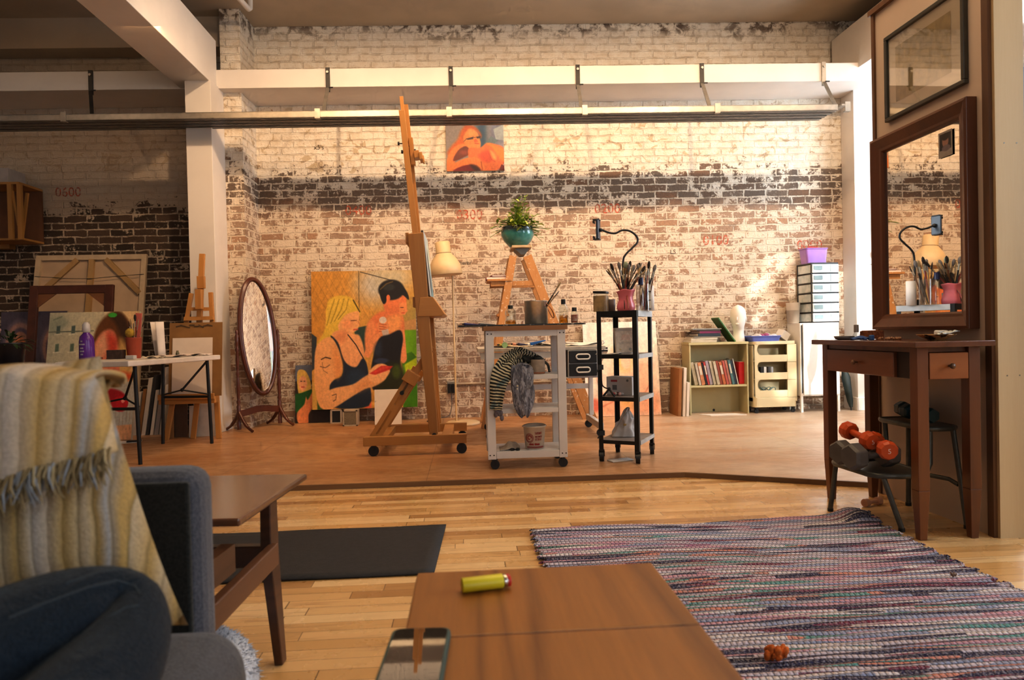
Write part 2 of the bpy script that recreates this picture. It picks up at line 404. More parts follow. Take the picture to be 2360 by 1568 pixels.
struct(MB().lohi((XL, YB, -.1), (XR, YW + .3, 0)), 'floor', PLANK)
# raised studio floor with its cut corner and wooden nosing
edge = [(XL, 3.78), (1.18, 3.72), (2.0, 3.33), (XR, 2.75)]
struct(MB().prism([(p[0], p[1]) for p in edge] + [(XR, YW + .3), (XL, YW + .3)], ST, None, 0), 'floor_stage', BOARD)
nz = MB()
for p, q in zip(edge[:-1], edge[1:]): nz.bar((p[0], p[1] - .008, ST / 2 + .001), (q[0], q[1] - .008, ST / 2 + .001), .018, ST + .002)
struct(nz, 'trim_1', wood('stage nosing', (.16, .08, .035), (.26, .14, .06), 'X', .5))
WALLB = struct(MB(WT).lohi((XL - .3, YW, 0), (XR + .3, YW + .2, ZC)), 'wall_back', BRICK)
struct(MB(WT).lohi((-2.11, 6.06, 0), (-1.935, YW, ZC)), 'wall_pilaster', BRICK)
struct(MB().lohi((XL - .1, YB, 0), (XL, YW + .3, ZC)), 'wall_left', WHITE)
struct(MB().lohi((XL, YB, ZC), (XR, YW + .3, ZC + .1)), 'ceiling', CEIL)
# white columns and beams
struct(MB(WT).lohi((-2.305, 5.78, ST), (-2.09, 6.06, 3.0)), 'column_left', WHITE, bevel=.004)
struct(MB(WT).lohi((3.60, 6.19, ST), (XR, YW, 3.02)), 'column_right', WHITE, bevel=.004)
bb = MB(WT).lohi((3.585, 6.175, ST), (XR, 6.20, ST + .12)); bb.lohi((3.585, 6.175, ST), (3.602, YW, ST + .12))
struct(bb, 'baseboard_right', WHITE, bevel=.004)
struct(MB(WT).lohi((XL, 5.95, 2.985), (XR, YW, 3.145)), 'beam_back', WHITE, bevel=.003)
struct(MB().lohi((-2.43, YB, 2.99), (-2.12, 6.08, 3.40)), 'beam_left', WHITE, bevel=.004)
struct(MB().lohi((3.5, 2.0, 3.1), (XR, YW - .12, 3.52)), 'beam_right', WHITE, bevel=.004)
struct(MB(WT).lohi((XL, 6.2, 3.45), (-2.11, YW, ZC)), 'trim_2', CEIL)
# window walls behind and to the right of the viewer
def wall_with_holes(name, holes, fixed, axis, lo, hi, mat_):
    mb = MB(); us = sorted({lo[0], hi[0]} | {h[0] for h in holes} | {h[2] for h in holes}); zs = sorted({lo[1], hi[1]} | {h[1] for h in holes} | {h[3] for h in holes})
    for u0, u1 in zip(us[:-1], us[1:]):
        for z0, z1 in zip(zs[:-1], zs[1:]):
            if any(h[0] <= (u0 + u1) / 2 <= h[2] and h[1] <= (z0 + z1) / 2 <= h[3] for h in holes): continue
            a, b_ = (fixed, fixed + .12)
            mb.lohi((u0, a, z0), (u1, b_, z1)) if axis == 'Y' else mb.lohi((a, u0, z0), (b_, u1, z1))
    return struct(mb, name, mat_)
HB = [(1.85, .9, 3.5, 3.35)]
HR = [(.0, .9, 2.0, 3.0), (4.4, .9, 5.8, 3.0)]
wall_with_holes('wall_front', HB, YB - .12, 'Y', (XL, 0), (XR, ZC), WHITE)
wall_with_holes('wall_right', HR, XR, 'X', (YB, 0), (YW, ZC), WHITE)
WF = mat('window frame paint', (.75, .73, .7), .4, .04)
k = 0
for h in HB + HR:
    k += 1; mb = MB(); ax = h in HB; f = (YB - .06) if ax else (XR + .06)
    for u0, z0, u1, z1 in ((h[0], h[1], h[0] + .05, h[3]), (h[2] - .05, h[1], h[2], h[3]), (h[0], h[1], h[2], h[1] + .05), (h[0], h[3] - .05, h[2], h[3]), ((h[0] + h[2]) / 2 - .02, h[1], (h[0] + h[2]) / 2 + .02, h[3]), (h[0], 2.2, h[2], 2.24)):
        mb.lohi((u0, f - .03, z0), (u1, f + .03, z1)) if ax else mb.lohi((f - .03, u0, z0), (f + .03, u1, z1))
    struct(mb, 'window_%d' % k, WF)
# partition: painted panel between two dark strips, plywood on its end
PAINTP = mat('partition paint', (.60, .47, .37), .55, .06, 2.)
pt = MB().lohi((1.995, 2.505, 0), (2.10, 3.20, 2.33), 0); struct(pt, 'wall_partition', PAINTP)
struct(MB().lohi((1.985, 2.475, 0), (2.10, 2.507, 3.0)), 'trim_3', DARKWOOD)
struct(MB().lohi((1.985, 3.195, 0), (2.10, 3.215, 2.33)), 'trim_4', DARKWOOD)
struct(MB().lohi((1.975, 2.507, 2.32), (2.10, 3.225, 2.345)), 'trim_5', DARKWOOD)
pp = MB().lohi((2.0, 2.462, 0), (2.115, 2.4755, 3.2), 0)
for zz in (1.5, .62):
    for dx in (.035, .085): pp.cyl((2.0 + dx, 2.4615, zz), (2.0 + dx, 2.4625, zz), .003, n=10, m=1)
struct(pp, 'wall_plywood', [PLY, mat('screw steel', (.2, .18, .15), .4, metal=1.)])
# stencilled numbers on the brick
STEN = None
def stencil_mat():
    m, nt, b, tc = newmat('faded red stencil')
    nt.links.new(mixc(nt, noise(nt, tc, 40., 3.), (.55, .10, .05), (.75, .22, .12)), b.inputs['Base Color']); setp(b, rough=.8)
    nt.links.new(mapr(nt, noise(nt, tc, 45., 4., .7), .40, .60, .06, .85), b.inputs['Alpha'])
    return m
STEN = stencil_mat()
for s_, px, py, sz in (('0600', 157, 444, .105), ('0400', 826, 486, .11), ('0300', 1082, 496, .11), ('0200', 1400, 482, .11), ('0100', 1650, 555, .11), ('0000', 1866, 566, .11)):
    p = atw(px, py, .003)
    mb = text_into(MB(), s_, sz * 1.2, Matrix.Translation(p) @ Matrix.Rotation(-.035, 4, 'Z') @ FACE_CAM @ Matrix.Diagonal((.95, 1, 1, 1)))
    mb.build('stencil_number', STEN, WALLB)['label'] = 'faded red stencilled number ' + s_
for s_, px, py in (("x5's", 735, 340), ('Power', 1068, 606), ('LS', 1551, 581)):
    p = atw(px, py, .003)
    text_into(MB(), s_, .06, Matrix.Translation(p) @ Matrix.Rotation(-.035, 4, 'Z') @ FACE_CAM).build('pencil_mark', mat('dark scrawl', (.10, .07, .05), .8), WALLB)
# ================= foreground =================
WAL = wood('walnut veneer', (.17, .050, .007), (.50, .195, .035), 'Y', .42, .8, coat=.05, rings=22.)
WALD = wood('dark walnut', (.055, .022, .011), (.12, .048, .023), 'Y', .35, coat=.1)
BLK = mat('black plastic', (.012, .012, .013), .45, .2)
BLKM = mat('black painted steel', (.016, .015, .015), .4, .2, metal=.2)
STEEL = mat('galvanised steel', (.50, .47, .42), .38, .15, 20., metal=.75)
CHROME = mat('brushed steel', (.62, .60, .57), .22, .08, 30., metal=1.)
WPAPER = mat('white paper', (.80, .76, .71), .8, .05)
WPLA = mat('white plastic', (.80, .78, .74), .4, .04)
DGREY = mat('dark grey', (.05, .05, .05), .5)

# coffee table
ct = thing('coffee_table', 'low walnut coffee table at bottom centre with a yellow lighter on it', 'table', (.10, .55, 0))
mb = MB(); mb.lohi((-.090, .06, .425), (.288, .852, .45)); mb.lohi((-.090, .854, .425), (.288, 1.088, .45)); mb.build('table_top', WAL, ct, bevel=.003)
mb = MB().lohi((-.05, .1, .37), (.25, 1.05, .424)); mb.build('apron', WAL, ct, bevel=.002)
for sx in (-.055, .253):
    for sy in (.12, 1.03): MB().bar((sx, sy, .371), (sx * 1.05, sy + (.02 if sy > .5 else -.02), .024 if sx > 0 and sy > .5 else 0), .04, .04, w2=.024, h2=.024, up=(0, 1, 0)).build('leg', WAL, ct, bevel=.004)
# lighter
p0, p1 = at(1064, 1350, Z=.461), at(1176, 1337, Z=.461)
lt = thing('lighter', 'yellow disposable lighter lying on the walnut coffee table', 'lighter', (p0 + p1) / 2)
d = (p1 - p0).normalized(); n_ = V((-d.y, d.x, 0))
def lit(a, b, w, h, name, m):
    mb = MB(); pts = [p0 + d * a, p0 + d * b]; vs = []
    for P in pts:
        for j in range(14): t = 2 * PI * j / 14; vs.append(P + n_ * math.cos(t) * w + V((0, 0, 1)) * (math.sin(t) * h))
    mb.add(vs, [(j, (j + 1) % 14, 14 + (j + 1) % 14, 14 + j) for j in range(14)] + [tuple(range(13, -1, -1)), tuple(range(14, 28))], 0, True)
    return mb.build(name, m, lt, bevel=.0015)
L = (p1 - p0).length
lit(0, L * .84, .0125, .0105, 'fuel_body', mat('yellow plastic', (.72, .62, .03), .35, .05))
lit(L * .84, L * .93, .011, .009, 'collar', CHROME); lit(L * .90, L, .010, .009, 'button', mat('red plastic', (.6, .03, .02), .35))
# phone
q0, q1, q2 = at(906, 1452, Z=.459), at(1040, 1448, Z=.459), at(1058, 1568, Z=.459)
ph = thing('phone', 'smartphone in teal case lying on the corner of the coffee table', 'phone', (q0 + q1) / 2 + V((0, -.06, -.009)))
ux = (q1 - q0).normalized(); uy = V((-ux.y, ux.x, 0)); w_ = (q1 - q0).length
def rrect(cx, cy, w, h, r, n=5):
    o = []
    for sx, sy, a0 in ((1, 1, 0), (-1, 1, 90), (-1, -1, 180), (1, -1, 270)):
        for k in range(n + 1): a = math.radians(a0 + 90 * k / n); o.append((cx + sx * (w / 2 - r) + r * math.cos(a), cy + sy * (h / 2 - r) + r * math.sin(a)))
    return o
PM = Matrix.Translation(V((q0.x, q0.y, .4505))) @ Matrix(((ux.x, uy.x, 0, 0), (ux.y, uy.y, 0, 0), (0, 0, 1, 0), (0, 0, 0, 1)))
MB().prism(rrect(w_ / 2, -.075, w_, .152, .012), .010, PM).build('case', mat('teal silicone case', (.035, .09, .095), .5), ph, bevel=.002)
m, nt, b, tc = newmat('black glass screen'); nt.links.new(mixc(nt, noise(nt, tc, 30.), (.006, .006, .007), (.01, .01, .01)), b.inputs['Base Color']); setp(b, rough=.03, spec=1., coat=1.)
MB().prism(rrect(w_ / 2, -.075, w_ - .008, .144, .009), .0107, PM).build('screen', m, ph)

# rag rug
def rug_mat():
    m, nt, b, tc = newmat('woven rag rug')
    sp = node(nt, 'ShaderNodeSeparateXYZ', {0: tc}); x, y, z = sp.outputs
    yw = mth(nt, 'ADD', y, mth(nt, 'MULTIPLY', mth(nt, 'SUBTRACT', noise(nt, mapping(nt, tc, (3, 6, 1)), 1., 2.), .5), .035))
    row = mth(nt, 'FLOOR', mth(nt, 'DIVIDE', yw, .0145))
    seg = mth(nt, 'FLOOR', mth(nt, 'ADD', mth(nt, 'MULTIPLY', x, 1.25), mth(nt, 'MULTIPLY', node(nt, 'ShaderNodeTexWhiteNoise', {'W': row}, noise_dimensions='1D').outputs[0], 5.)))
    wn = node(nt, 'ShaderNodeTexWhiteNoise', {'Vector': node(nt, 'ShaderNodeCombineXYZ', {0: seg, 1: row, 2: 0.}).outputs[0]}, noise_dimensions='2D').outputs[0]
    broad = noise(nt, mapping(nt, tc, (.35, 5.5, 1)), 1.6, 3., .6)
    f = mth(nt, 'ADD', mth(nt, 'MULTIPLY', wn, .62), mth(nt, 'MULTIPLY', mapr(nt, broad, .3, .7), .38), True)
    c = ramp(nt, f, [(0, (.02, .018, .045)), (.08, (.035, .035, .085)), (.17, (.22, .035, .08)), (.23, (.66, .58, .66)), (.34, (.32, .36, .52)), (.42, (.66, .36, .44)), (.50, (.80, .73, .74)), (.60, (.04, .035, .085)), (.68, (.70, .28, .20)), (.72, (.12, .34, .32)), (.78, (.62, .54, .60)), (.87, (.46, .18, .34)), (.93, (.74, .64, .54)), (.97, (.05, .16, .13))], 'CONSTANT')
    sp2 = noise(nt, tc, 190., 2., .6); c = mixc(nt, mapr(nt, sp2, .40, .64, 0, .5), c, (.55, .50, .52))
    wx = mth(nt, 'FRACT', mth(nt, 'ADD', mth(nt, 'MULTIPLY', x, 62.), mth(nt, 'MULTIPLY', mth(nt, 'MODULO', row, 2.), .5)))
    wx = mth(nt, 'ABSOLUTE', mth(nt, 'SUBTRACT', wx, .5))
    c = mixc(nt, mapr(nt, wx, .30, .5, 0, .72), c, (.03, .025, .04))
    fy = mth(nt, 'ABSOLUTE', mth(nt, 'SUBTRACT', mth(nt, 'FRACT', mth(nt, 'DIVIDE', yw, .0145)), .5))
    c = mixc(nt, mapr(nt, fy, .34, .5, 0, .8), c, (.02, .017, .03))
    nt.links.new(c, b.inputs['Base Color']); setp(b, rough=.95, spec=.1)
    bumpn(nt, b, mth(nt, 'ADD', mth(nt, 'MULTIPLY', fy, -2.), mth(nt, 'ADD', mth(nt, 'MULTIPLY', wx, -1.), sp2)), .9, .006)
    return m
RUG = rug_mat()
def rugp(u, v):
    x = .252 + u * 1.40; y = .75 + v * 2.04 + u * v * .05
    e = .010 * math.sin(v * 190) * (1 if u > .5 else -1) * (abs(u - .5) > .49) + .012 * math.sin(v * 13 + 2) * (u - .5)
    y += .008 * math.sin(u * 9) * v
    z = .011 + .0025 * math.sin(v * 300 + 3 * math.sin(u * 7)) + .004 * math.sin(u * 5 + v * 8)
    k = math.exp(-((u - .97) / .05) ** 2) * (math.exp(-((v - .955) / .022) ** 2) * .04 + math.exp(-((v - .995) / .014) ** 2) * .028)
    return V((x + e, y, max(z + k, .004)))
mb = MB(); mb.grid(rugp, 110, 260)
rg = one(mb, 'rag_rug', RUG, 'multicoloured striped rag rug spread over the maple floor', 'rug', (.95, 1.77, 0), shell=True)
fr = MB()
for k in range(210):
    v = k / 210; 
    for u, s in ((0, -1), (1, 1)):
        p = rugp(u, v); fr.tube([p, p + V((s * R.uniform(.006, .016), R.uniform(-.006, .006), -.004))], [.0045, .0025], 5)
fr.build('selvedge', RUG, rg)
# scraps on the rug
def fluff(name, px, py, r, m, label, cat, n=26, squash=.5):
    p = at(px, py, Z=.02); mb = MB()
    for _ in range(n):
        a = R.uniform(0, 2 * PI); rr = r * R.random() ** .5 * .8; s = r * R.uniform(.25, .5)
        mb.ball(p + V((rr * math.cos(a), rr * math.sin(a) * .7, R.uniform(0, r * squash))), (s, s * .6, s * .5), 8, 5, 0, Euler((R.random() * 3, R.random() * 3, R.random() * 3)).to_matrix())
    return one(mb, name, m, label, cat, p)
fluff('toy_scrap', 1788, 1512, .032, mat('orange felt', (.62, .15, .02), .9, .4, 90., .3), 'chewed orange fabric toy scrap lying on the rag rug', 'toy', 30)
fluff('lint_ball', 2196, 1327, .013, mat('brown fluff', (.25, .16, .12), .9, .4), 'small brown lint ball on right part of rag rug', 'lint', 12)
# yoga mat
mb = MB(); mb.grid(lambda u, v: V((-1.90 + u * (1.785 + .022 * (1 - v) * -1 + 0) - 0.0, 2.345 + v * .585, .006 + .001 * math.sin(u * 20))), 40, 12)
m = mat('black rubber mat', (.026, .026, .029), .75, .25, 60., .25, 220.)
one(mb, 'yoga_mat', m, 'black exercise mat rolled out on the maple floor', 'mat', (-1., 2.6, .0), solid=.006, shell=True)

# ---- sofa end, seen from its seat ----
def fabric(name, c, c2, sc=260.):
    m, nt, b, tc = newmat(name); n1 = noise(nt, tc, sc, 3., .7); n2 = noise(nt, tc, 9., 3.)
    c_ = mixc(nt, mapr(nt, n1, .35, .65), c, c2); c_ = mixc(nt, mapr(nt, n2, .3, .7, 0, .25), c_, tuple(x * .5 for x in c))
    nt.links.new(c_, b.inputs['Base Color']); setp(b, rough=.92, spec=.15, sheen=.25); bumpn(nt, b, n1, .5, .003); return m
SOF = fabric('grey tweed upholstery', (.065, .068, .085), (.115, .118, .14))
SOFD = fabric('charcoal upholstery', (.075, .073, .08), (.12, .118, .13)); SOFSH = fabric('shaded arm upholstery', (.018, .019, .017), (.035, .036, .033))
sofa = thing('sofa', 'grey tweed sofa with square padded arm at left foreground', 'sofa', (-.9, .2, 0))
def softbox(lo, hi, r, n=6, bulge=0.):
    mb = MB(); mb.lohi(lo, hi); return mb
arm = softbox((-1.38, .975, .19), (-.384, 1.058, .645), .02); arm.build('arm', SOF, sofa, bevel=.032, seg=4)
MB().lohi((-1.30, .966, .30), (-.391, .976, .632)).build('arm_shade_panel', SOFSH, sofa, bevel=.004)  # dark sheet that paints the shade on the arm's inner face
st = MB(); st.lohi((-1.2, .18, .30), (-.300, .958, .448)); o = st.build('seat_cushion', SOFD, sofa, bevel=.062, seg=6)
st = MB(); st.lohi((-1.2, -.65, .30), (-.300, .165, .448)); st.build('seat_cushion', SOFD, sofa, bevel=.055, seg=6)
MB().lohi((-1.38, -.75, .17), (-.36, .97, .30)).build('base_frame', SOF, sofa, bevel=.02, seg=3)
MB().lohi((-1.42, -.75, .30), (-1.205, .97, .82)).build('backrest', SOF, sofa, bevel=.05, seg=4)
MB().lohi((-1.38, -.85, .19), (-.40, -.752, .645)).build('arm', SOF, sofa, bevel=.032, seg=4)
for lx in (-1.3, -.45):
    for ly in (-.7, .98): MB().bar((lx, ly, .188), (lx, ly, 0), .045, .045, w2=.028, h2=.028, up=(0, 1, 0)).build('leg', WALD, sofa)
# piping line around the arm shade panel edge
# striped corduroy fabric
def stripe_mat(name, ribs=.48, bs=.4):
    m, nt, b, tc = newmat(name)
    sp = node(nt, 'ShaderNodeSeparateXYZ', {0: tc}); x = sp.outputs[0]
    wob = mth(nt, 'MULTIPLY', mth(nt, 'SUBTRACT', noise(nt, tc, 14., 2.), .5), .012); xw = mth(nt, 'ADD', x, wob)
    f = mth(nt, 'FRACT', mth(nt, 'DIVIDE', mth(nt, 'ADD', xw, 1.), .175))
    Y1, Cr, Wh, Gr = (.52, .345, .13), (.60, .475, .32), (.68, .60, .53), (.40, .38, .37)
    c = ramp(nt, f, [(0, Cr), (.10, Y1), (.17, Cr), (.24, Y1), (.31, Cr), (.38, Y1), (.45, Cr), (.50, Wh), (.66, Y1), (.78, Cr), (.84, Y1), (.89, Gr), (.96, Y1)])
    rib = mth(nt, 'ABSOLUTE', mth(nt, 'SINE', mth(nt, 'MULTIPLY', xw, 210.)))
    n1 = noise(nt, tc, 240., 3., .7)
    c = mixc(nt, mth(nt, 'MULTIPLY', mapr(nt, rib, .55, 0., 0, ribs), mth(nt, 'SUBTRACT', 1., mth(nt, 'MULTIPLY', mapr(nt, f, .48, .5), mapr(nt, f, .68, .66)))), c, (.20, .145, .06))
    c = mixc(nt, mapr(nt, n1, .35, .7, 0, .5), c, mixc(nt, .5, c, (.16, .13, .08)))
    nt.links.new(c, b.inputs['Base Color']); setp(b, rough=.95, spec=.1)
    bumpn(nt, b, mth(nt, 'ADD', mth(nt, 'MULTIPLY', rib, 1.0), n1), bs, .005); return m
STRIPE = stripe_mat('yellow and cream ribbed cloth'); THROW = stripe_mat('yellow and cream woven throw', .24, .3)
# cushion leaning on the arm
def pillow(u, v, w, h, t, side):
    a, c = 2 * u - 1, 2 * v - 1
    k = (max(0, (1 - a * a) * (1 - c * c))) ** .42
    s = 1 - .07 * (1 - abs(c) ** 2) * 0 
    x = a * w / 2 * (1 - .05 * (1 - abs(a)) + .04 * abs(c) ** 3); z = c * h / 2 * (1 + .05 * abs(a) ** 3)
    x -= .27 * z
    return V((x, side * t / 2 * k, z))
pl = thing('cushion', 'yellow and cream striped cushion leaning against the sofa arm', 'cushion', (-.624, .838, .640), rot=(-.08, -.05, 0))
mb = MB()
for sd in (-1, 1): mb.grid(lambda u, v: pillow(u, v, .45, .31, .12, sd), 30, 26)
mb.build('cover', STRIPE, pl, local=True)
# throw folded over the top of the cushion, with a fringed hem
th = thing('throw_blanket', 'fringed yellow and cream throw draped over the top of the cushion', 'blanket', (-.624, .838, .640), rot=(-.08, -.05, 0))
def thr(u, v):
    a = 2 * u - 1; x = a * .205 * (1 + .10 * v) + .012 * v + .002 * math.sin(v * 17)
    s = v * (.378 - .068 * a)                           # length of cloth from the back hem over the top to the front hem
    if s < .15: z = .02 + s; y = .080
    elif s < .22: t = (s - .15) / .07 * PI; z = .160 + .016 * math.sin(t) - .006 * a * a; y = .080 * math.cos(t)
    else: z = .160 - (s - .22) * 1.0; y = -.080 - .010 * math.sin((s - .22) / .21 * PI)
    k = (max(0, 1 - a * a)) ** .3
    y = y * (.62 + .38 * k) - .006 * math.sin(a * 9 + v * 3) * (v > .45)
    x = x * (1 - .20 * min(1, max(0, .17 - s) / .08)) - .02 * min(1, max(0, .17 - s) / .08)
    x -= .20 * (z - .05)
    return V((x, y, z - .012 - .08 * x * max(0, 1 - max(0, s - .15) / .24) + .003 * math.sin(a * 12)))
mb = MB(); mb.grid(thr, 46, 60); o = mb.build('cloth', THROW, th, local=True, shell=True, solid=.006)
fr = MB()
for k in range(520):
    u = R.random(); p = thr(u, 1.); L = R.uniform(.014, .034); sx = R.uniform(-.012, .012); y0 = R.uniform(-.012, .004)
    fr.tube([p + V((0, y0, .006)), p + V((sx * .4, y0 - .008, -L * .4)), p + V((sx, y0 - .006 + R.uniform(-.006, .006), -L))], [.0016, .0014, .0006], 5, m=R.choice((0, 0, 1, 1, 2)))
tag(fr.build('fringe', [mat('tan yarn', (.46, .36, .20), .9), mat('dark tan yarn', (.26, .185, .085), .9), mat('grey yarn', (.34, .36, .39), .9)], th, local=True), kind='stuff')

# bent leg of the person sitting on the sofa
def jeans_mat():
    m, nt, b, tc = newmat('dark blue denim'); n1 = noise(nt, tc, 420., 2.); n2 = noise(nt, tc, 11., 4., .6)
    c = mixc(nt, mapr(nt, n1, .35, .65), (.003, .0085, .017), (.008, .018, .032)); c = mixc(nt, mapr(nt, n2, .62, .78, 0, .5), c, (.03, .045, .06))
    nt.links.new(c, b.inputs['Base Color']); setp(b, rough=.85, spec=.2, sheen=.1)
    wr = noise(nt, mapping(nt, tc, (2.5, 1, 2.5)), 9., 3., .5, .8)
    bumpn(nt, b, mth(nt, 'ADD', n1, mth(nt, 'MULTIPLY', wr, 7.)), .5, .004); return m
JEAN = jeans_mat()
def skin(name, joints, edges, m, parent=None, sub=2):
    me = bpy.data.meshes.new(name); me.from_pydata([j[:3] for j in joints], edges, []); me.materials.append(m)
    o = bpy.data.objects.new(name, me); COL.objects.link(o)
    if parent: o.parent = parent
    q = o.modifiers.new('skin', 'SKIN'); q.use_smooth_shade = True; q.use_x_symmetry = False; q.branch_smoothing = .6
    for i, j in enumerate(joints):
        s = me.skin_vertices[0].data[i]; s.radius = (j[3], j[3] * (j[4] if len(j) > 4 else 1)); s.use_root = (i == 0)
    q = o.modifiers.new('sub', 'SUBSURF'); q.levels = sub; q.render_levels = sub
    return o
J = [(-.66, .12, .545, .125), (-.575, .24, .54, .098), (-.50, .42, .535, .090), (-.415, .60, .543, .082), (-.350, .715, .551, .074), (-.318, .735, .540, .066),
     (-.300, .66, .520, .064), (-.305, .50, .512, .064), (-.345, .32, .508, .056), (-.40, .17, .505, .046), (-.42, .12, .502, .044),
     (-.80, .24, .54, .10), (-.90, .42, .535, .088), (-.96, .58, .535, .078), (-.93, .60, .525, .068), (-.86, .50, .51, .062), (-.76, .36, .505, .052), (-.70, .28, .505, .045)]
Ed = [(0, 1), (1, 2), (2, 3), (3, 4), (4, 5), (5, 6), (6, 7), (7, 8), (8, 9), (9, 10), (0, 11), (11, 12), (12, 13), (13, 14), (14, 15), (15, 16), (16, 17)]
J = [(j[0] - .035, j[1] - .005, j[2] + .002 + .03 * max(0, 1 - j[1] / .5), j[3] * .82) for j in J]
per = skin('person', J, Ed, JEAN)
bpy.context.view_layer.update(); _dg = bpy.context.evaluated_depsgraph_get(); _ev = per.evaluated_get(_dg); _me = _ev.to_mesh()
from mathutils.bvhtree import BVHTree
_bv = BVHTree.FromPolygons([v_.co.copy() for v_ in _me.vertices], [tuple(p_.vertices) for p_ in _me.polygons]); _ev.to_mesh_clear()
SEAM = mat('worn denim seam', (.030, .045, .06), .85)
for ln in ([(-40, 1620), (60, 1560), (150, 1490), (220, 1440), (290, 1400), (330, 1395)], [(20, 1425), (110, 1388), (200, 1355), (270, 1338), (310, 1350), (325, 1375)], [(150, 1345), (230, 1318), (300, 1310)]):
    pts = []
    for (xa, ya), (xb, yb) in zip(ln[:-1], ln[1:]):
        for t in (0, .25, .5, .75):
            dr_ = CM @ V(((xa + (xb - xa) * t - 1180) / 1573, -(ya + (yb - ya) * t - 784) / 1573, -1)); h_ = _bv.ray_cast(V((0, 0, CAMZ)), dr_.normalized())
            if h_[0] is not None and (not pts or (h_[0] - pts[-1]).length < .08): pts.append(h_[0] - h_[1] * .0004)
    if len(pts) > 3: MB().tube(pts, .0013, 6).build('trouser_seam', SEAM, per)
tag(per, 'person sitting cross-legged on the sofa, knee in dark blue jeans', 'person')
# fluffy pet bed on the floor behind the sofa arm
fx = mat('pale blue faux fur', (.60, .63, .70), .95, .25, 120., .4, 300.)
bx, by = -.725, 1.45
mb = MB(); mb.grid(lambda u, v: V((bx + (.175 + .085 * math.cos(2 * PI * v)) * math.cos(2 * PI * u), by + (.175 + .085 * math.cos(2 * PI * v)) * math.sin(2 * PI * u), .087 + .085 * math.sin(2 * PI * v))), 56, 18, wrap=True)
mb.lathe([(.2, .01), (.18, .05), (0.0001, .06)], (bx, by, 0), 40)
pb = one(mb, 'pet_bed', fx, 'round fluffy pale blue pet bed on the floor beside the sofa', 'pet bed', (bx, by, 0), shell=True)
fur = MB()
for k in range(7500):
    t = R.uniform(-1.5, 1.5) if k % 3 else R.uniform(-PI, PI); a = R.uniform(-.35, 2.9) * PI * .5
    n_ = V((math.cos(a) * math.cos(t), math.cos(a) * math.sin(t), math.sin(a))); c_ = V((bx + .175 * math.cos(t), by + .175 * math.sin(t), .087))
    p = c_ + n_ * .083; q = p + n_ * R.uniform(.005, .012) + V((R.uniform(-1, 1), R.uniform(-1, 1), -.6)) * .007
    if q.z < .004: continue
    s = n_.cross(V((R.random(), R.random(), R.random()))).normalized() * .0022
    fur.add([p - s, p + s, q], [(0, 1, 2)], 0, True)
tag(fur.build('fur', fx, pb, shell=True), kind='stuff')
# side table beyond the sofa arm
sd = thing('side_table', 'dark walnut side table with tapered legs behind the sofa arm', 'table', (-.75, 1.7, 0))
c0, c1 = at(708, 1092, Z=.44), at(552, 1196, Z=.44); dv = (c0 - c1).normalized(); lv = V((-dv.y, dv.x, 0))   # near->far edge; leftward
def sp_(a, l, z): q = c1 + dv * a + lv * l; return V((q.x, q.y, z))
LEN = (c0 - c1).length
mb = MB(); top = [sp_(0, 0, 0), sp_(LEN, 0, 0), sp_(LEN, .62, 0), sp_(0, .62, 0)]
mb.prism([(p.x, p.y) for p in top], .018, Matrix.Translation((0, 0, .422))); mb.build('table_top', wood('side table walnut', (.11, .046, .022), (.20, .09, .045), 'X', .16, coat=.5, rings=14.), sd, bevel=.005)
mb = MB(); mb.bar(sp_(-.36, .035, .35), sp_(.02, .035, .35), .03, .06); mb.build('rail', WALD, sd)
for a in (LEN * .56, -.34):
    for l in (.035, .585):
        k = -.01 if l < .3 else .01
        mb = MB(); P = [sp_(a, l, .421), sp_(a, l, .27), sp_(a, l + k * 2, 0)]
        mb.bar(P[0], P[1], .026, .05, up=dv, w2=.028, h2=.058); mb.bar(P[1], P[2], .028, .058, up=dv, w2=.022, h2=.03); mb.build('leg', WALD, sd, bevel=.003)
mb = MB(); mb.bar(sp_(LEN * .56 - .015, .018, .285), sp_(-.33, .018, .262), .022, .055); mb.build('side_stretcher', wood('side rail walnut', (.14, .055, .024), (.23, .10, .045), 'Y', .4), sd, bevel=.003)
MB().bar(sp_(LEN * .56 - .015, .6, .285), sp_(-.33, .6, .262), .022, .055).build('side_stretcher', WALD, sd, bevel=.003)
MB().bar(sp_(LEN * .56, .03, .275), sp_(LEN * .56, .59, .275), .03, .055).build('cross_stretcher', WALD, sd, bevel=.003)
# ================= console table corner =================
CW = wood('cherry console wood', (.10, .028, .008), (.22, .068, .018), 'Z', .33, coat=.2, rings=12.)
CWX = wood('cherry console top', (.10, .032, .013), (.18, .06, .026), 'Y', .2, coat=.5, rings=12.)
cs = thing('console_table', 'tall cherry console table with two drawers against the partition', 'table', (1.83, 2.82, 0))
x0, x1, y0, y1, zt = 1.685, 1.935, 2.47, 3.16, .735
MB().lohi((x0 - .03, y0 - .035, zt), (x1 + .035, y1 + .045, zt + .022)).build('table_top', CWX, cs, bevel=.003)
for lx in (x0, x1 - .045):
    for ly in (y0, y1 - .045):
        mb = MB(); mb.lohi((lx, ly, .19), (lx + .045, ly + .045, zt)); c = V((lx + .0225, ly + .0225, 0)); mb.bar((c.x, c.y, .19), (c.x, c.y, 0), .045, .045, up=(0, 1, 0), w2=.028, h2=.028)
        mb.build('leg', CW, cs, bevel=.002)
mb = MB(); mb.lohi((x0 + .006, y0 + .045, zt - .02), (x0 + .022, y1 - .045, zt)); mb.lohi((x1 - .02, y0 + .045, zt - .12), (x1 - .006, y1 - .045, zt))
mb.lohi((x0 + .045, y1 - .03, zt - .12), (x1 - .045, y1 - .014, zt)); mb.lohi((x0 + .045, y0 + .016, zt - .02), (x1 - .045, y0 + .03, zt)); mb.build('apron', CW, cs, bevel=.001)
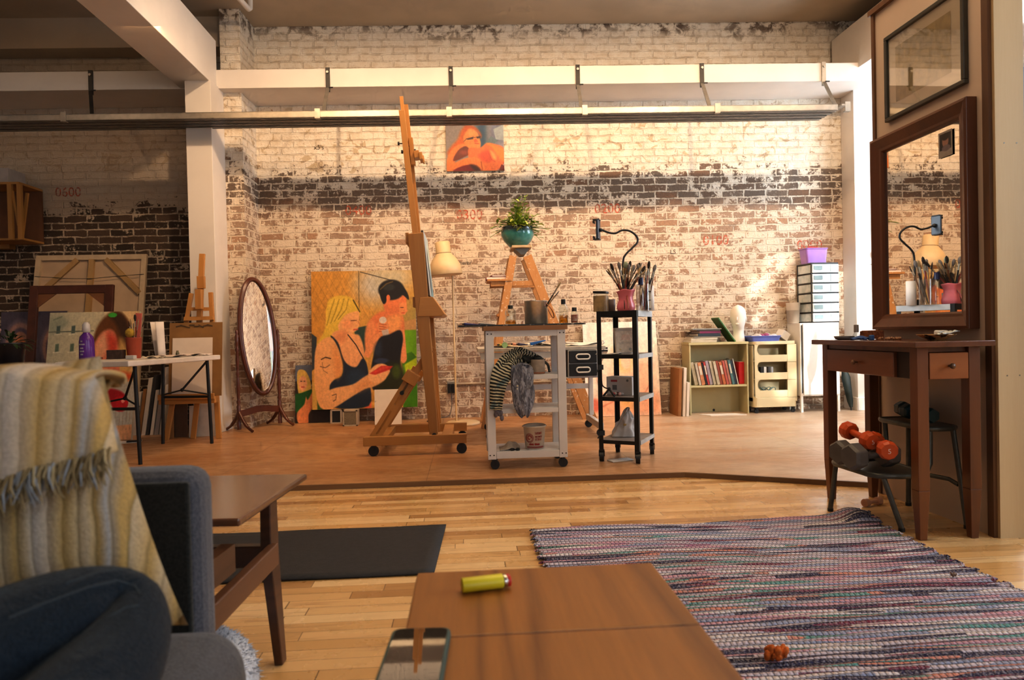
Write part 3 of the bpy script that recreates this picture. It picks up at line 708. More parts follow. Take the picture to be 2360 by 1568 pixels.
MB().lohi((x0 + .012, y0 + .045, zt - .122), (x0 + .022, y0 + .14, zt - .021)).build('side_shade_panel', mat('painted recess shade', (.03, .014, .008), .6), cs)  # dark panel put in for the shade beside the drawer
DRW = wood('cherry drawer face', (.12, .035, .011), (.22, .07, .022), 'Y', .3, coat=.2, rings=9.)
dr = MB().lohi((x0 - .003, y0 + .14, zt - .122), (x0 + .03, y1 - .048, zt - .022)).build('drawer', DRW, cs, bevel=.003)
MB().lathe([(.004, 0), (.004, .012), (.010, .016), (.011, .022), (.006, .026), (.0001, .027)], (x0 - .003, (y0 + .14 + y1 - .048) / 2, zt - .072), 14, 0, Matrix.Rotation(-PI / 2, 3, 'Y')).build('knob', DARKWOOD, dr)
dr = MB().lohi((x0 + .048, y0 - .002, zt - .122), (x1 - .048, y0 + .03, zt - .022)).build('drawer', wood('cherry end drawer', (.26, .075, .018), (.36, .12, .032), 'X', .28, coat=.3, rings=9.), cs, bevel=.003)
MB().lathe([(.004, 0), (.004, .012), (.010, .016), (.011, .022), (.006, .026), (.0001, .027)], ((x0 + x1) / 2, y0 - .002, zt - .072), 14, 0, Matrix.Rotation(PI / 2, 3, 'X')).build('knob', DARKWOOD, dr)
ZT = zt + .0225
# things on the console
def lathe_thing(name, prof, loc, m, label, cat, n=24, **k):
    return one(MB().lathe(prof, loc, n), name, m, label, cat, loc, shell=True, **k)
def on(px, py, Z): p = at(px, py, Z=Z); return V((p.x, p.y, Z))
yy = 2.95
def ont(px, y): p = at(px, 800, Y=y); return V((p.x, y, ZT))
lathe_thing('dish', [(.03, 0), (.038, .003), (.045, .016), (.042, .016), (.034, .006), (.0001, .005)], ont(1946, 3.06), mat('grey stoneware', (.17, .15, .14), .5), 'small dark grey dish at the far end of the console table', 'dish')
p = ont(1974, 3.0); bt_ = thing('glass_bottle', 'small clear bottle with tall grey cap on the console table', 'bottle', p)
MB().lathe([(.017, 0), (.019, .004), (.017, .018), (.009, .030), (.008, .034), (.0001, .034)], p, 18).build('bottle_body', glass('clear bottle glass', (.9, .93, .95)), bt_)
MB().lathe([(.0105, .034), (.0105, .066), (.0095, .068), (.0001, .068)], p, 16).build('cap', mat('taupe cap', (.25, .20, .17), .4), bt_)
p = ont(1984, 2.86); mb = MB()
mb.grid(lambda u, v: p + V((.032 * (u - .5) * 2 * (1 - .3 * (2 * v - 1) ** 2), .045 * (v - .5) * 2, .006 + .010 * math.exp(-((u - .5) ** 2 + (v - .45) ** 2) * 9) + .004 * math.sin(u * 11 + v * 9))), 14, 14)
one(mb, 'cloth', mat('blue cloth', (.03, .09, .30), .7, .3), 'crumpled blue cloth on the console table beside the small bottle', 'cloth', p, solid=.004, shell=True)
p = ont(2009, 2.80); one(MB().box((p.x, p.y, ZT + .012), (.018, .018, .022)), 'bottle_cap', mat('blue screw cap', (.03, .10, .28), .4), 'tiny blue cap lying in front of the cork block', 'cap', p, bevel=.004)
p = ont(2010, 2.99); mb = MB(); mb.box((p.x, p.y, ZT + .020), (.085, .05, .036), rot=(0, 0, .1)); mb.box((p.x, p.y, ZT + .039), (.075, .042, .003), rot=(0, 0, .1))
one(mb, 'cork_block', mat('cork', (.32, .10, .03), .85, .5, 90., .4, 150., c2=(.16, .045, .015)), 'reddish brown cork block on the console table', 'block', p, bevel=.002)
p = ont(2055, 2.80); mb = MB()
for k in range(34): a = k * .55; q = p + V((.002 * k * math.cos(a) * .5, .0045 * (k - 17) * .8, .005 + .003 * (k % 3 == 0))); mb.ball(q, .0048, 8, 6)
one(mb, 'bead_string', mat('amber beads', (.42, .20, .09), .3, .3), 'string of amber beads lying on the console table', 'beads', p)
p = ont(2158, 2.58); m, nt, b, tc = newmat('painted plate glaze')
c = mixc(nt, mapr(nt, noise(nt, tc, 26., 3., .6, 1.), .45, .5), (.05, .03, .015), (.55, .30, .12)); nt.links.new(c, b.inputs['Base Color']); setp(b, rough=.15)
lathe_thing('plate', [(.028, 0), (.032, .003), (.066, .020), (.070, .024), (.064, .0225), (.030, .007), (.0001, .006)], p, m, 'brown patterned plate holding a white box on the console table', 'plate', 32)
q = p + V((.028, .01, .016)); one(MB().box((q.x, q.y, q.z + .012), (.05, .03, .022), rot=(.05, 0, .3)), 'soap_bar', mat('white soap', (.80, .80, .78), .4), 'white soap bar resting on the patterned plate', 'soap', q, bevel=.006, seg=3)
q = p + V((.030, -.028, .013)); mb = MB(); mb.grid(lambda u, v: q + V((.034 * (u - .5) * 2, .018 * (v - .5) * 2, .011 + .006 * math.sin(u * 9 + 1) * math.sin(v * 7) + .012 * u)), 12, 8)
one(mb, 'wrapper', mat('pale foil', (.62, .68, .70), .3, .3, 60., metal=.4), 'crumpled pale wrapper at the plate rim', 'wrapper', q, solid=.002, shell=True)
# ---- framed mirror on the partition ----
XP = 1.995
FRW = wood('mirror frame wood', (.065, .018, .006), (.17, .055, .018), 'Z', .35, coat=.2, rings=10.)
mr = thing('wall_mirror', 'rectangular wall mirror in a wide brown wooden frame on the partition', 'mirror', (XP, 2.87, 1.25))
Y0, Y1, Z0, Z1 = 2.545, 3.185, .80, 1.705
def frame4(mb, x0_, x1_, a0, a1, b0, b1, w, m=0):
    mb.lohi((x0_, a0, b0), (x1_, a1, b0 + w), m); mb.lohi((x0_, a0, b1 - w), (x1_, a1, b1), m); mb.lohi((x0_, a0, b0 + w), (x1_, a0 + w, b1 - w), m); mb.lohi((x0_, a1 - w, b0 + w), (x1_, a1, b1 - w), m)
fo = None
for nm, aa in (('frame', None),):
    mb = MB()
    # mitred moulding: profile swept round the rectangle
    prof = [(0, 0), (0, -.045), (.012, -.048), (.05, -.030), (.062, -.028), (.070, -.018), (.070, 0)]
    ring = []
    for cy, cz, sy, sz in ((Y0, Z0, 1, 1), (Y1, Z0, -1, 1), (Y1, Z1, -1, -1), (Y0, Z1, 1, -1)):
        ring.append([V((XP + d_, cy + sy * w_2, cz + sz * w_2)) for w_2, d_ in prof])
    n = len(prof); vs = sum(ring, []); fs = []
    for i in range(4):
        for j in range(n): a_, b_ = i * n + j, i * n + (j + 1) % n; c_, d_ = ((i + 1) % 4) * n + (j + 1) % n, ((i + 1) % 4) * n + j; fs.append((a_, b_, c_, d_))
    mb.add(vs, fs); mb.build('frame', FRW, mr, bevel=.002)
m, nt, b, tc = newmat('mirror silver'); nt.links.new(mixc(nt, noise(nt, tc, 5.), (.90, .87, .82), (.93, .90, .85)), b.inputs['Base Color']); setp(b, rough=.008, metal=1.); MIRR = m
MB().lohi((XP - .012, Y0 + .065, Z0 + .065), (XP - .004, Y1 - .065, Z1 - .065)).build('mirror_glass', MIRR, mr)
# small photograph tucked in the mirror
pa = Art(40, 46, (150, 140, 130)); pa.poly([(.1, .08), (.9, .08), (.9, .72), (.1, .72)], (40, 36, 38)); pa.ell(.5, .38, .22, .26, (150, 110, 95)); pa.ell(.5, .22, .26, .14, (35, 25, 22)); pa.ell(.55, .66, .3, .12, (110, 95, 100))
mb = pa.panel((XP - .017, 2.742, 1.615), (XP - .017, 2.660, 1.615), (XP - .017, 2.742, 1.51)); mb.add([(XP - .0165, 2.742, 1.615), (XP - .0165, 2.66, 1.615), (XP - .0165, 2.66, 1.51), (XP - .0165, 2.742, 1.51)], [(0, 1, 2, 3)], 1)
mb.cols = np.vstack([mb.cols, np.ones((4, 4)) * .6])
VC = vcol_mat('photo print', .35, 0)
one(mb, 'photo_print', [VC, WPAPER], 'small dark photo print tucked into the mirror frame corner', 'photo', (XP - .017, 2.70, 1.56), shell=True)
# ---- framed drawing above ----
fd = thing('framed_drawing', 'dark framed drawing under glass above the wall mirror', 'picture', (XP, 2.85, 1.97))
mb = MB(); frame4(mb, XP - .022, XP, 2.585, 3.10, 1.77, 2.165, .018); mb.build('frame', mat('dark bronze frame', (.055, .047, .035), .35, .2), fd, bevel=.003)
MB().lohi((XP - .008, 2.6, 1.785), (XP - .003, 3.085, 2.15)).build('mat_board', mat('cream mount board', (.82, .68, .50), .7, .05), fd)
da = Art(70, 56, (176, 152, 100)); da.rough(.18, 2); da.grad((150, 138, 100), (da.y - .5) * .6)
mb = da.panel((XP - .0095, 3.03, 2.095), (XP - .0095, 2.67, 2.095), (XP - .0095, 3.03, 1.845)); mb.build('drawing', vcol_mat('charcoal drawing', .8), fd, shell=True)
m = glass('picture glazing', (.97, .97, .96))
MB().lohi((XP - .0135, 2.602, 1.787), (XP - .0115, 3.083, 2.148)).build('glazing', m, fd)
# ---- step stool with dumb-bells ----
GM = mat('olive grey steel', (.11, .105, .085), .4, .2, 30., metal=.5)
ss = thing('step_stool', 'grey tubular two-step stool under the console loaded with dumb-bells', 'stool', (1.82, 2.80, 0))
def ring_plate(name, pts, z, t=.02, rim=.011):
    s_ = MB(); s_.prism(pts, .008, Matrix.Translation((0, 0, z - .008))); o = s_.build(name, GM, ss)
    MB().tube([(x_, y_, z - .006) for x_, y_ in pts], rim, 8, 0, closed=True).build('step_rim', GM, o)
ring_plate('step', [(1.60, 2.92), (1.585, 2.88), (1.60, 2.66), (1.62, 2.625), (1.70, 2.60), (1.80, 2.60), (1.825, 2.63), (1.825, 2.90), (1.80, 2.93), (1.70, 2.935)], .225)
ring_plate('step', [(1.835, 2.95), (1.825, 2.92), (1.83, 2.66), (1.85, 2.63), (1.93, 2.625), (1.965, 2.65), (1.97, 2.92), (1.95, 2.95)], .405)
for a, bq in (((1.60, 2.90, .215), (1.585, 2.925, 0)), ((1.645, 2.63, .215), (1.70, 2.60, 0)), ((1.955, 2.65, .395), (1.972, 2.60, 0)), ((1.955, 2.93, .395), (1.972, 2.965, 0))):
    o = MB().cyl(a, (bq[0], bq[1], .012), .0105, n=10).build('leg', GM, ss); MB().cyl((bq[0], bq[1], .014), (bq[0], bq[1], 0), .0125, n=10).build('rubber_foot', BLK, o)
MB().tube([(1.825, 2.63, .222), (1.845, 2.635, .26), (1.85, 2.64, .40)], .0105, 8).build('upright', GM, ss); MB().tube([(1.825, 2.90, .222), (1.840, 2.91, .26), (1.845, 2.93, .40)], .0105, 8).build('upright', GM, ss)
MB().tube([(1.962, 2.632, .17), (1.950, 2.67, .185), (1.90, 2.75, .19), (1.945, 2.90, .185), (1.962, 2.945, .17)], .009, 8).build('cross_bar', GM, ss)
def hexprof(r, L, ax, n=6, off=0.):
    return [(r * .82, -L / 2), (r, -L / 2 + .012), (r, L / 2 - .012), (r * .82, L / 2)]
def dumbbell(p, d, r, Lh, grip, m, label, sub, text=None, n=6, group=None):
    p = V(p); d = V(d).normalized(); u, w_ = perp(d); M_ = Matrix((u, w_, d)).transposed()
    t = thing('dumbbell', label, 'dumbbell', p - V((0, 0, r)), group=group)
    for s in (-1, 1):
        c = p + d * (s * (grip / 2 + Lh / 2)); mb = MB(); mb.lathe(hexprof(r, Lh, 0), c, n, 0, M_ @ Matrix.Rotation(PI / n, 3, 'Z'), smooth=False)
        o = mb.build('weight_head', m, t, bevel=.005, seg=2)
        if text and s == text[1]:
            Mx = Matrix.Translation(c + d * (s * (Lh / 2 + .001))) @ text[2]
            text_into(MB(), text[0], r * .75, Mx).build('number', text[3], o)
    MB().cyl(p - d * (grip / 2 + .006), p + d * (grip / 2 + .006), .0145, n=14).build('grip', m if sub else CHROME, t)
    return t
GRY = mat('grey vinyl dumb-bell', (.115, .10, .09), .5, .2); ORG = mat('orange vinyl dumb-bell', (.62, .085, .012), .38, .12); GRN = mat('dark teal vinyl dumb-bell', (.008, .032, .036), .38, .2)
GOLD = mat('gold print', (.42, .33, .12), .5)
fx_ = Matrix.Rotation(PI / 2, 4, 'X')
z = .225 + .055
dd = V((.9, -.30, 0))
def ftxt(d): d = V(d).normalized(); u = V((0, 0, 1)).cross(-d).normalized(); return Matrix(((-u.x, 0, d.x, 0), (-u.y, 0, d.y, 0), (0, 1, d.z, 0), (0, 0, 0, 1)))
dv1 = V((.22, -1, 0))
dumbbell((1.632, 2.79, .238 + .053), (.85, .25, 0), .053, .062, .10, GRY, 'back grey dumb-bell on the lower step of the stool', True)
dumbbell((1.622, 2.672, .238 + .056), (.93, .22, 0), .056, .062, .10, GRY, 'front grey dumb-bell on the lower step under the orange ones', True)
W5 = mat('pale print', (.85, .62, .52), .6)
d1 = V((.05, -.97, -.15)).normalized(); d2 = V((-.22, -.97, -.10)).normalized()
dumbbell(at(2004, 1016, Y=2.69) - d1 * .072, (.05, -.97, -.15), .038, .05, .09, ORG, 'upper orange dumb-bell lying on the grey ones', True, ('5', 1, ftxt((.05, -.97, -.15)), W5), 10)
dumbbell(at(2045, 1038, Y=2.585) - d2 * .072, (-.22, -.97, -.10), .038, .05, .09, ORG, 'lower orange dumb-bell at right on the grey ones', True, ('5', 1, ftxt((-.22, -.97, -.10)), W5), 10)
dumbbell((1.902, 2.83, .416 + .034), (.10, 1, 0), .034, .055, .085, GRN, 'dark teal dumb-bell on upper step beside partition', True)
dumbbell((1.868, 2.735, .416 + .034), (.02, 1, 0), .033, .055, .085, GRN, 'dark teal dumb-bell on the outer edge of the upper step', True)
# little wooden roller on the floor
p = at(2010, 1157, Z=.018); mt_ = thing('massage_roller', 'small pale wooden roller lying on floor behind the stool', 'roller', p)
dx = V((1, .35, 0)).normalized(); RW = mat('pale pink wood', (.55, .28, .17), .45)
MB().cyl(p - dx * .05, p + dx * .05, .009, n=12).build('axle', RW, mt_)
for s in (-1, 1): MB().cyl(p + dx * (s * .05), p + dx * (s * .028), .018, n=16).build('wheel', RW, mt_, bevel=.003)
# ================= sliding track under the beam =================
tr = thing('sliding_track', 'long galvanised steel sliding-door track hanging below the white beam', 'track', (-1, 5.7, 2.6))
xe = at(1934, 250, Y=5.52).x
for i in range(4):
    mb = MB(WT); yy = 5.55 + i * .068; zt = 2.652 - i * .002
    mb.lohi((-5.9, yy, zt - .006), (xe - i * .012, yy + .054, zt)); mb.lohi((-5.9, yy, zt - .052), (xe - i * .012, yy + .004, zt)); mb.lohi((-5.9, yy + .05, zt - .052), (xe - i * .012, yy + .054, zt))
    mb.lohi((-5.9, yy, zt - .052), (xe - i * .012, yy + .018, zt - .047)); mb.lohi((-5.9, yy + .036, zt - .052), (xe - i * .012, yy + .054, zt - .047))
    mb.build('channel', STEEL, tr)
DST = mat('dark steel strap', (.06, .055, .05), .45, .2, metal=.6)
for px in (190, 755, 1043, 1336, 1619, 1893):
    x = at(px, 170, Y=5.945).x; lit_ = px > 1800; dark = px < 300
    mb = MB(WT); mb.lohi((x - .018, 5.937, 2.94), (x + .018, 5.948, 3.15)); mb.cyl((x, 5.936, 3.11), (x, 5.926, 3.11), .011, n=8, m=1)
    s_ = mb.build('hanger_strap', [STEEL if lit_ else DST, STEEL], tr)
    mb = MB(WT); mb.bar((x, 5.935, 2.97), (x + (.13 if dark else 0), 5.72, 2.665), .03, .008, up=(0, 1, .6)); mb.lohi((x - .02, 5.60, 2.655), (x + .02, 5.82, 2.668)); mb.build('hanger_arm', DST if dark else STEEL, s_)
    mb = MB(WT); mb.lohi((x - .022, 5.543, 2.594), (x + .022, 5.549, 2.668)); mb.lohi((x - .022, 5.543, 2.59), (x + .022, 5.58, 2.596)); mb.build('clamp', STEEL, s_)
    MB(WT).cyl((x + .01, 5.93, 2.975), (x + .045, 5.93, 2.975), .006, n=8).build('bolt', DST, s_)
# white conduit elbow at the ceiling
mb = MB(); p = V((-1.72, 5.95, 3.72)); mb.tube([(-1.86, 5.3, 3.62), (-1.80, 5.8, 3.60), (-1.79, 5.93, 3.605), (-1.79, 5.97, 3.63), (-1.79, 5.98, 3.72)], .022, 10)
one(mb, 'conduit_pipe', WHITE, 'white conduit pipe elbow at the ceiling by the brick pilaster', 'pipe', (-1.8, 5.8, 3.6))
# conduit and socket on the brick
mb = MB(); a, bq = at(1052, 886, Y=YW - .015), at(1116, 884, Y=YW - .015); mb.cyl((a.x, yw(a.x) - .011, a.z), (1.95, yw(1.95) - .011, a.z), .010, n=10)
one(mb, 'conduit_pipe', mat('painted conduit', (.58, .47, .34), .6, .3), 'cream conduit running low along the brick wall behind the carts', 'pipe', a)
p = atw(1040, 893); so = thing('wall_socket', 'metal wall socket box with black adapters behind floor lamp', 'socket', p)
MB().box(p + V((0, -.018, 0)), (.075, .034, .125)).build('box', STEEL, so, bevel=.004)
for s in (-1, 1): MB().box(p + V((s * .017, -.058, -.005)), (.030, .046, .085)).build('adapter', BLK, so, bevel=.004)
mb = MB(); pts = [p + V((0, -.06, -.05)), p + V((.005, -.08, -.14)), p + V((-.02, -.10, -.25)), V((p.x - .09, p.y - .2, ST + .03)), V((p.x - .16, p.y - .28, ST + .006)), V((p.x - .22, p.y - .22, ST + .006)), V((p.x - .15, p.y - .17, ST + .006))]
def smooth(pts, k=6):
    o = []; n = len(pts); P = [V(q) for q in pts]
    for i in range(n - 1):
        p0, p1, p2, p3 = P[max(i - 1, 0)], P[i], P[i + 1], P[min(i + 2, n - 1)]
        for j in range(k):
            t = j / k; o.append(.5 * ((2 * p1) + (p2 - p0) * t + (2 * p0 - 5 * p1 + 4 * p2 - p3) * t * t + (3 * p1 - p0 - 3 * p2 + p3) * t ** 3))
    return o + [P[-1]]
one(MB().tube(smooth(pts), .004, 6), 'power_cord', mat('grey cable', (.10, .09, .08), .5), 'thin cable trailing from the wall socket to the stage floor', 'cord', p)
# ================= big studio easel =================
BEE = wood('oiled beech', (.46, .195, .045), (.62, .30, .085), 'Z', .4, coat=.15, rings=9.)
BEX = wood('oiled beech rail', (.46, .195, .045), (.62, .30, .085), 'X', .4, coat=.15, rings=9.)
YN, YF = 4.56, 5.12; zb = ST + .058
ez = thing('studio_easel', 'tall wooden studio easel on casters holding a canvas', 'easel', (-.3, 4.85, ST))
def wheel(parent, c, r=.034, ax=(0, 1, 0), w=.026, name='caster', stem=.05):
    c = V(c); ax = V(ax).normalized(); mb = MB(); mb.cyl(c - ax * w / 2, c + ax * w / 2, r, n=20); o = mb.build(name, BLK, parent, bevel=.004)
    f = MB(); f.bar(c + V((0, 0, r + .002)), c + V((0, 0, r + .012)), .028, w * 1.2, up=ax)
    for s in (-1, 1): f.bar(c + ax * s * (w / 2 + .003), c + ax * s * (w / 2 + .003) + V((0, 0, r + .006)), .016, .003, up=ax)
    f.build('fork', BLKM, o); return o
L0, L1 = at(838, 1026, Y=YN).x, at(1076, 1022, Y=YN).x
for yy in (YN, YF): MB().lohi((L0, yy - .022, zb + .012), (L1, yy + .022, zb + .072)).build('base_rail', BEX, ez, bevel=.003)
for xx in (L0 + .12, L1 - .13): MB().lohi((xx - .035, YN + .022, zb + .018), (xx + .035, YF - .022, zb + .066)).build('base_crosspiece', BEE, ez, bevel=.003)
for xx, yy in ((L0 + .065, YN), (L1 - .035, YN), (L1 - .035, YF), (L0 + .065, YF)): wheel(ez, (xx, yy, ST + .034))
def ep(px, py, Y): return at(px, py, Y=Y)
for yy, dx in ((YN, 0), (YF, 0)):
    b0, b1 = ep(1001, 1014, YN), ep(957, 537, YN); b0 = V((b0.x, yy + .02, zb + .02)); b1 = V((b1.x, yy + .02, b1.z))
    MB().bar(b0, b1, .052 * 1.05, .032, up=(0, 1, 0), w2=.105).build('upright', BEE, ez, bevel=.004)
    k0 = b0 + V((0, -.02 if yy == YN else .02, .045)); MB().cyl(k0 + V((0, -.014, 0)), k0 + V((0, .014, 0)), .017, n=12).build('knob', BLK, ez)
# slotted braces with clamps
for yy in (YN + .05, YF - .05):
    d0, d1 = ep(862, 1012, YN + .05), ep(950, 868, YN + .05); d2 = ep(992, 806, YN + .05)
    d0, d1, d2 = [V((q.x, yy, q.z)) for q in (d0, d1, d2)]; dn = (d1 - d0).normalized(); sd_ = V((dn.z, 0, -dn.x))
    br = MB()
    for s in (-1, 1): br.bar(d0 + sd_ * .021 * s, d1 + sd_ * .021 * s, .028, .022, up=(0, 1, 0))
    for t in (.03, .5, .97): q = d0.lerp(d1, t); br.bar(q - dn * .025, q + dn * .025, .05, .021, up=(0, 1, 0))
    o = br.build('brace', BEE, ez)
    MB().bar(d1 - dn * .14 + V((0, .024, 0)), d2 + V((0, .024, 0)), .045, .02, up=(0, 1, 0)).build('brace_slider', BEE, ez)
    MB().bar(d1 - dn * .05 - V((0, .012, 0)), d1 + dn * .03 - V((0, .012, 0)), .10, .05, up=(0, 1, 0)).build('brace_collar', BEE, ez, bevel=.004)
    q = d0.lerp(d1, .74); MB().cyl(q - V((0, .035, 0)), q + V((0, .012, 0)), .014, n=12).build('knob', BLK, ez)
# centre mast
YM = 4.85
m0, m1 = ep(1008, 990, YM), ep(930, 258, YM); m0.z = zb + .05
for s, tp in ((-1, 0), (1, .06)):
    MB().bar((m0.x, YM + s * .030, m0.z), (m1.x + s * .010, YM + s * .030, m1.z + tp), .040, .022, up=(0, 1, 0)).build('mast_rail', BEE, ez, bevel=.002)
t1 = ep(925, 223, YM); mm = m0.lerp(m1, .55); MB().bar((mm.x, YM, mm.z), (t1.x, YM, t1.z), .026, .022, up=(0, 1, 0)).build('mast_slider', BEE, ez, bevel=.002)
for py in (700, 560): q = ep(968 if py == 700 else 952, py, YM); MB().lohi((q.x - .03, YN + .03, q.z - .035), (q.x - .008, YF - .01, q.z + .035)).build('crossbar', BEE, ez, bevel=.003)
# canvas holder near the top, wing knobs
q = ep(946, 352, YM); dn = (m1 - m0).normalized()
mb = MB(); mb.bar(q + V((.012, 0, 0)) - dn * .09, q + V((.012, 0, 0)) + dn * .10, .03, .05, up=(0, 1, 0)); mb.box(q + V((.045, 0, -.02)), (.035, .09, .05), rot=(0, -.1, 0)); mb.box(q + V((.075, 0, -.035)), (.022, .12, .05), rot=(0, -.1, 0)); mb.box(q + V((.09, 0, -.05)), (.012, .05, .05), rot=(0, -.1, 0))
mb.build('canvas_holder', BEE, ez, bevel=.002)
for px, py, s in ((918, 331, -1), (926, 350, -1), (952, 337, 1), (957, 348, 1)):
    q = ep(px, py, YM); MB().cyl(q, q - V((s * .045, 0, 0)), .004, n=8).cyl(q - V((s * -.004, 0, 0)), q + V((s * -.008, 0, 0)), .013, n=10).build('wing_knob', BLK, ez)
# tray: a long trough with sloping front
prof = [ep(968, 686, YN), ep(997, 684, YN), ep(1025, 724, YN), ep(1017, 729, YN), ep(962, 730, YN)]
mb = MB(); n = len(prof); yA, yB = YN + .0, YF + .06
vs = [V((q.x, yA, q.z)) for q in prof] + [V((q.x + .0, yB, q.z)) for q in prof]
mb.add(vs, [tuple(range(n)), tuple(range(2 * n - 1, n - 1, -1))] + [(i, (i + 1) % n, n + (i + 1) % n, n + i) for i in range(n)]); mb.build('tray', BEX, ez, bevel=.003)
# canvas on the easel (faces right)
ca0, ca1 = ep(977, 682, YN + .06), ep(961, 532, YN + .06)
ar = Art(60, 90, (190, 200, 205)); ar.grad((120, 165, 175), (ar.y - .2) * 1.2 * (ar.x > .3)); ar.blob([(.3, .35), (.6, .3), (.7, .8), (.4, .95)], (60, 75, 85), .8, .05); ar.blob([(.55, .1), (.9, .1), (.9, .5), (.6, .5)], (205, 215, 190), .8, .06); ar.rough(.08, 2)
P = lambda y, c: V((c.x + .042, y, c.z))
mb = ar.panel(P(YN + .045, ca1), P(YF - .01, ca1), P(YN + .045, ca0)); k = len(mb.v)
EZC = thing('stretched_canvas', 'pale blue canvas seen edge-on resting on the studio easel tray', 'canvas', (ca0.x, YM, ca0.z))
mb.build('painted_face', vcol_mat('oil paint', .45), EZC, shell=True)
nn = V((-.016, 0, 0)); q = [P(YN + .045, ca1), P(YF - .01, ca1), P(YF - .01, ca0), P(YN + .045, ca0)]
vs = [v_ - V((.001, 0, 0)) for v_ in q] + [v_ + nn for v_ in q]; CEDGE = mat('dark canvas edge', (.10, .07, .06), .8)
MB().add(vs, [(0, 1, 2, 3), (7, 6, 5, 4), (0, 4, 5, 1), (1, 5, 6, 2), (2, 6, 7, 3), (3, 7, 4, 0)]).build('stretcher', CEDGE, EZC)
# ================= floor lamp =================
LW = mat('cream enamel', (.70, .52, .30), .4, .05)
fl = thing('floor_lamp', 'cream floor lamp with bell-shaped metal shade and round base', 'lamp', (-.07, 6.06, ST))
cx, cy = at(1067, 973, Y=6.0).x, 6.0
MB().lathe([(.145, 0), (.15, .004), (.15, .016), (.13, .028), (.03, .034), (.0001, .034)], (cx, cy, ST), 40).build('base', LW, fl, shell=True)
pt0 = at(1043, 640, Y=6.0); MB().tube([(at(1052, 960, Y=6.0).x, cy, ST + .03), (pt0.x, cy, pt0.z), (pt0.x - .003, cy - .01, pt0.z + .08)], .009, 10).build('pole', LW, fl)
sc0, sc1 = at(1028, 635, Y=5.9), at(1019, 558, Y=5.9); ax = (sc1 - sc0); H = ax.length; zq = V((0, 0, 1)).rotation_difference(ax.normalized()).to_matrix()
mb = MB(); mb.lathe([(.138, 0), (.143, .004), (.135, H * .28), (.105, H * .48), (.066, H * .64), (.064, H * .66), (.064, H * .98), (.055, H), (.0001, H)], sc0, 36, 0, zq); sh = mb.build('shade', LW, fl, shell=True, solid=.002)
MB().lathe([(.0662, H * .63), (.0662, H * .665)], sc0, 36, 0, zq).build('shade_seam', mat('dark seam', (.20, .13, .07), .6), sh, shell=True)
MB().ball(sc0 + V((0, 0, .06)), .03, 14, 10).build('bulb', mat('frosted bulb', (.8, .75, .65), .4), sh)
# ================= cheval mirror =================
MAH = wood('red mahogany', (.085, .022, .012), (.16, .045, .022), 'Z', .28, coat=.4, rings=8.)
nA = V((.83, -.55, 0)).normalized(); tA = V((.55, .83, 0)).normalized()
pL = V((-1.97, 5.95, ST)); SEP = .44; pR = pL + tA * SEP; cM = (pL + pR) / 2
ch = thing('cheval_mirror', 'oval mahogany cheval mirror standing on curved feet by the brick', 'mirror', cM)
zc = at(607, 775, Y=6.06).z
def oval(rx, rz, t): return cM + tA * (rx * math.cos(t)) + V((0, 0, zc - ST + rz * math.sin(t))) + nA * (-.05 * math.sin(t))
N_ = 56; mb = MB()
ringp = [oval(.183, .505, 2 * PI * k / N_) for k in range(N_)]
mb.tube(ringp, .020, 10, 0, closed=True); mb.tube([p + nA * .008 for p in [oval(.178, .50, 2 * PI * k / N_) for k in range(N_)]], .017, 8, 0, closed=True); mb.build('oval_frame', MAH, ch)
mb = MB(); vs = [oval(0, 0, 0) + nA * .004] + [oval(.170, .492, 2 * PI * k / N_) + nA * .004 for k in range(N_)]
mb.add(vs, [(0, 1 + k, 1 + (k + 1) % N_) for k in range(N_)]); mb.build('mirror_glass', MIRR, ch, shell=True)
mb = MB(); vs = [v_ - nA * .012 for v_ in vs]; mb.add(vs, [(0, 1 + k, 1 + (k + 1) % N_) for k in range(N_)]); mb.build('back_board', DARKWOOD, ch, shell=True)
turn = [(.018, 0), (.018, .06), (.012, .075), (.017, .09), (.017, .20), (.011, .215), (.019, .235), (.011, .255), (.013, .27), (.017, .36), (.012, .44), (.010, .455), (.018, .475), (.010, .495), (.013, .51), (.016, .60), (.011, .66), (.019, .68), (.011, .70), (.015, .72), (.015, .80), (.009, .815), (.014, .832), (.010, .85), (.0001, .855)]
for p, s in ((pL, -1), (pR, 1)):
    MB().lathe([(r, z + .02) for r, z in turn], p, 14).build('turned_post', MAH, ch)
    q = p + V((0, 0, zc - ST)); MB().cyl(q, q - tA * s * .045, .009, n=10).build('pivot', MAH, ch)
    for k in (-1, 1):
        pts = smooth([p + V((0, 0, .17)), p + nA * k * .035 + V((0, 0, .12)), p + nA * k * .10 + V((0, 0, .05)), p + nA * k * .17 + V((0, 0, .013))], 6)
        MB().tube(pts, [.017] * 6 + [.015] * 6 + [.012] * 7, 8).build('foot', MAH, ch)
mb = MB(); P_ = [pL.lerp(pR, t) + V((0, 0, .165 + .012 * math.cos((t - .5) * 2 * PI) + .0)) for t in [i / 12 for i in range(13)]]
for a_, b_ in zip(P_[:-1], P_[1:]): mb.bar(a_, b_, .018, .055)
mb.build('stretcher', MAH, ch)
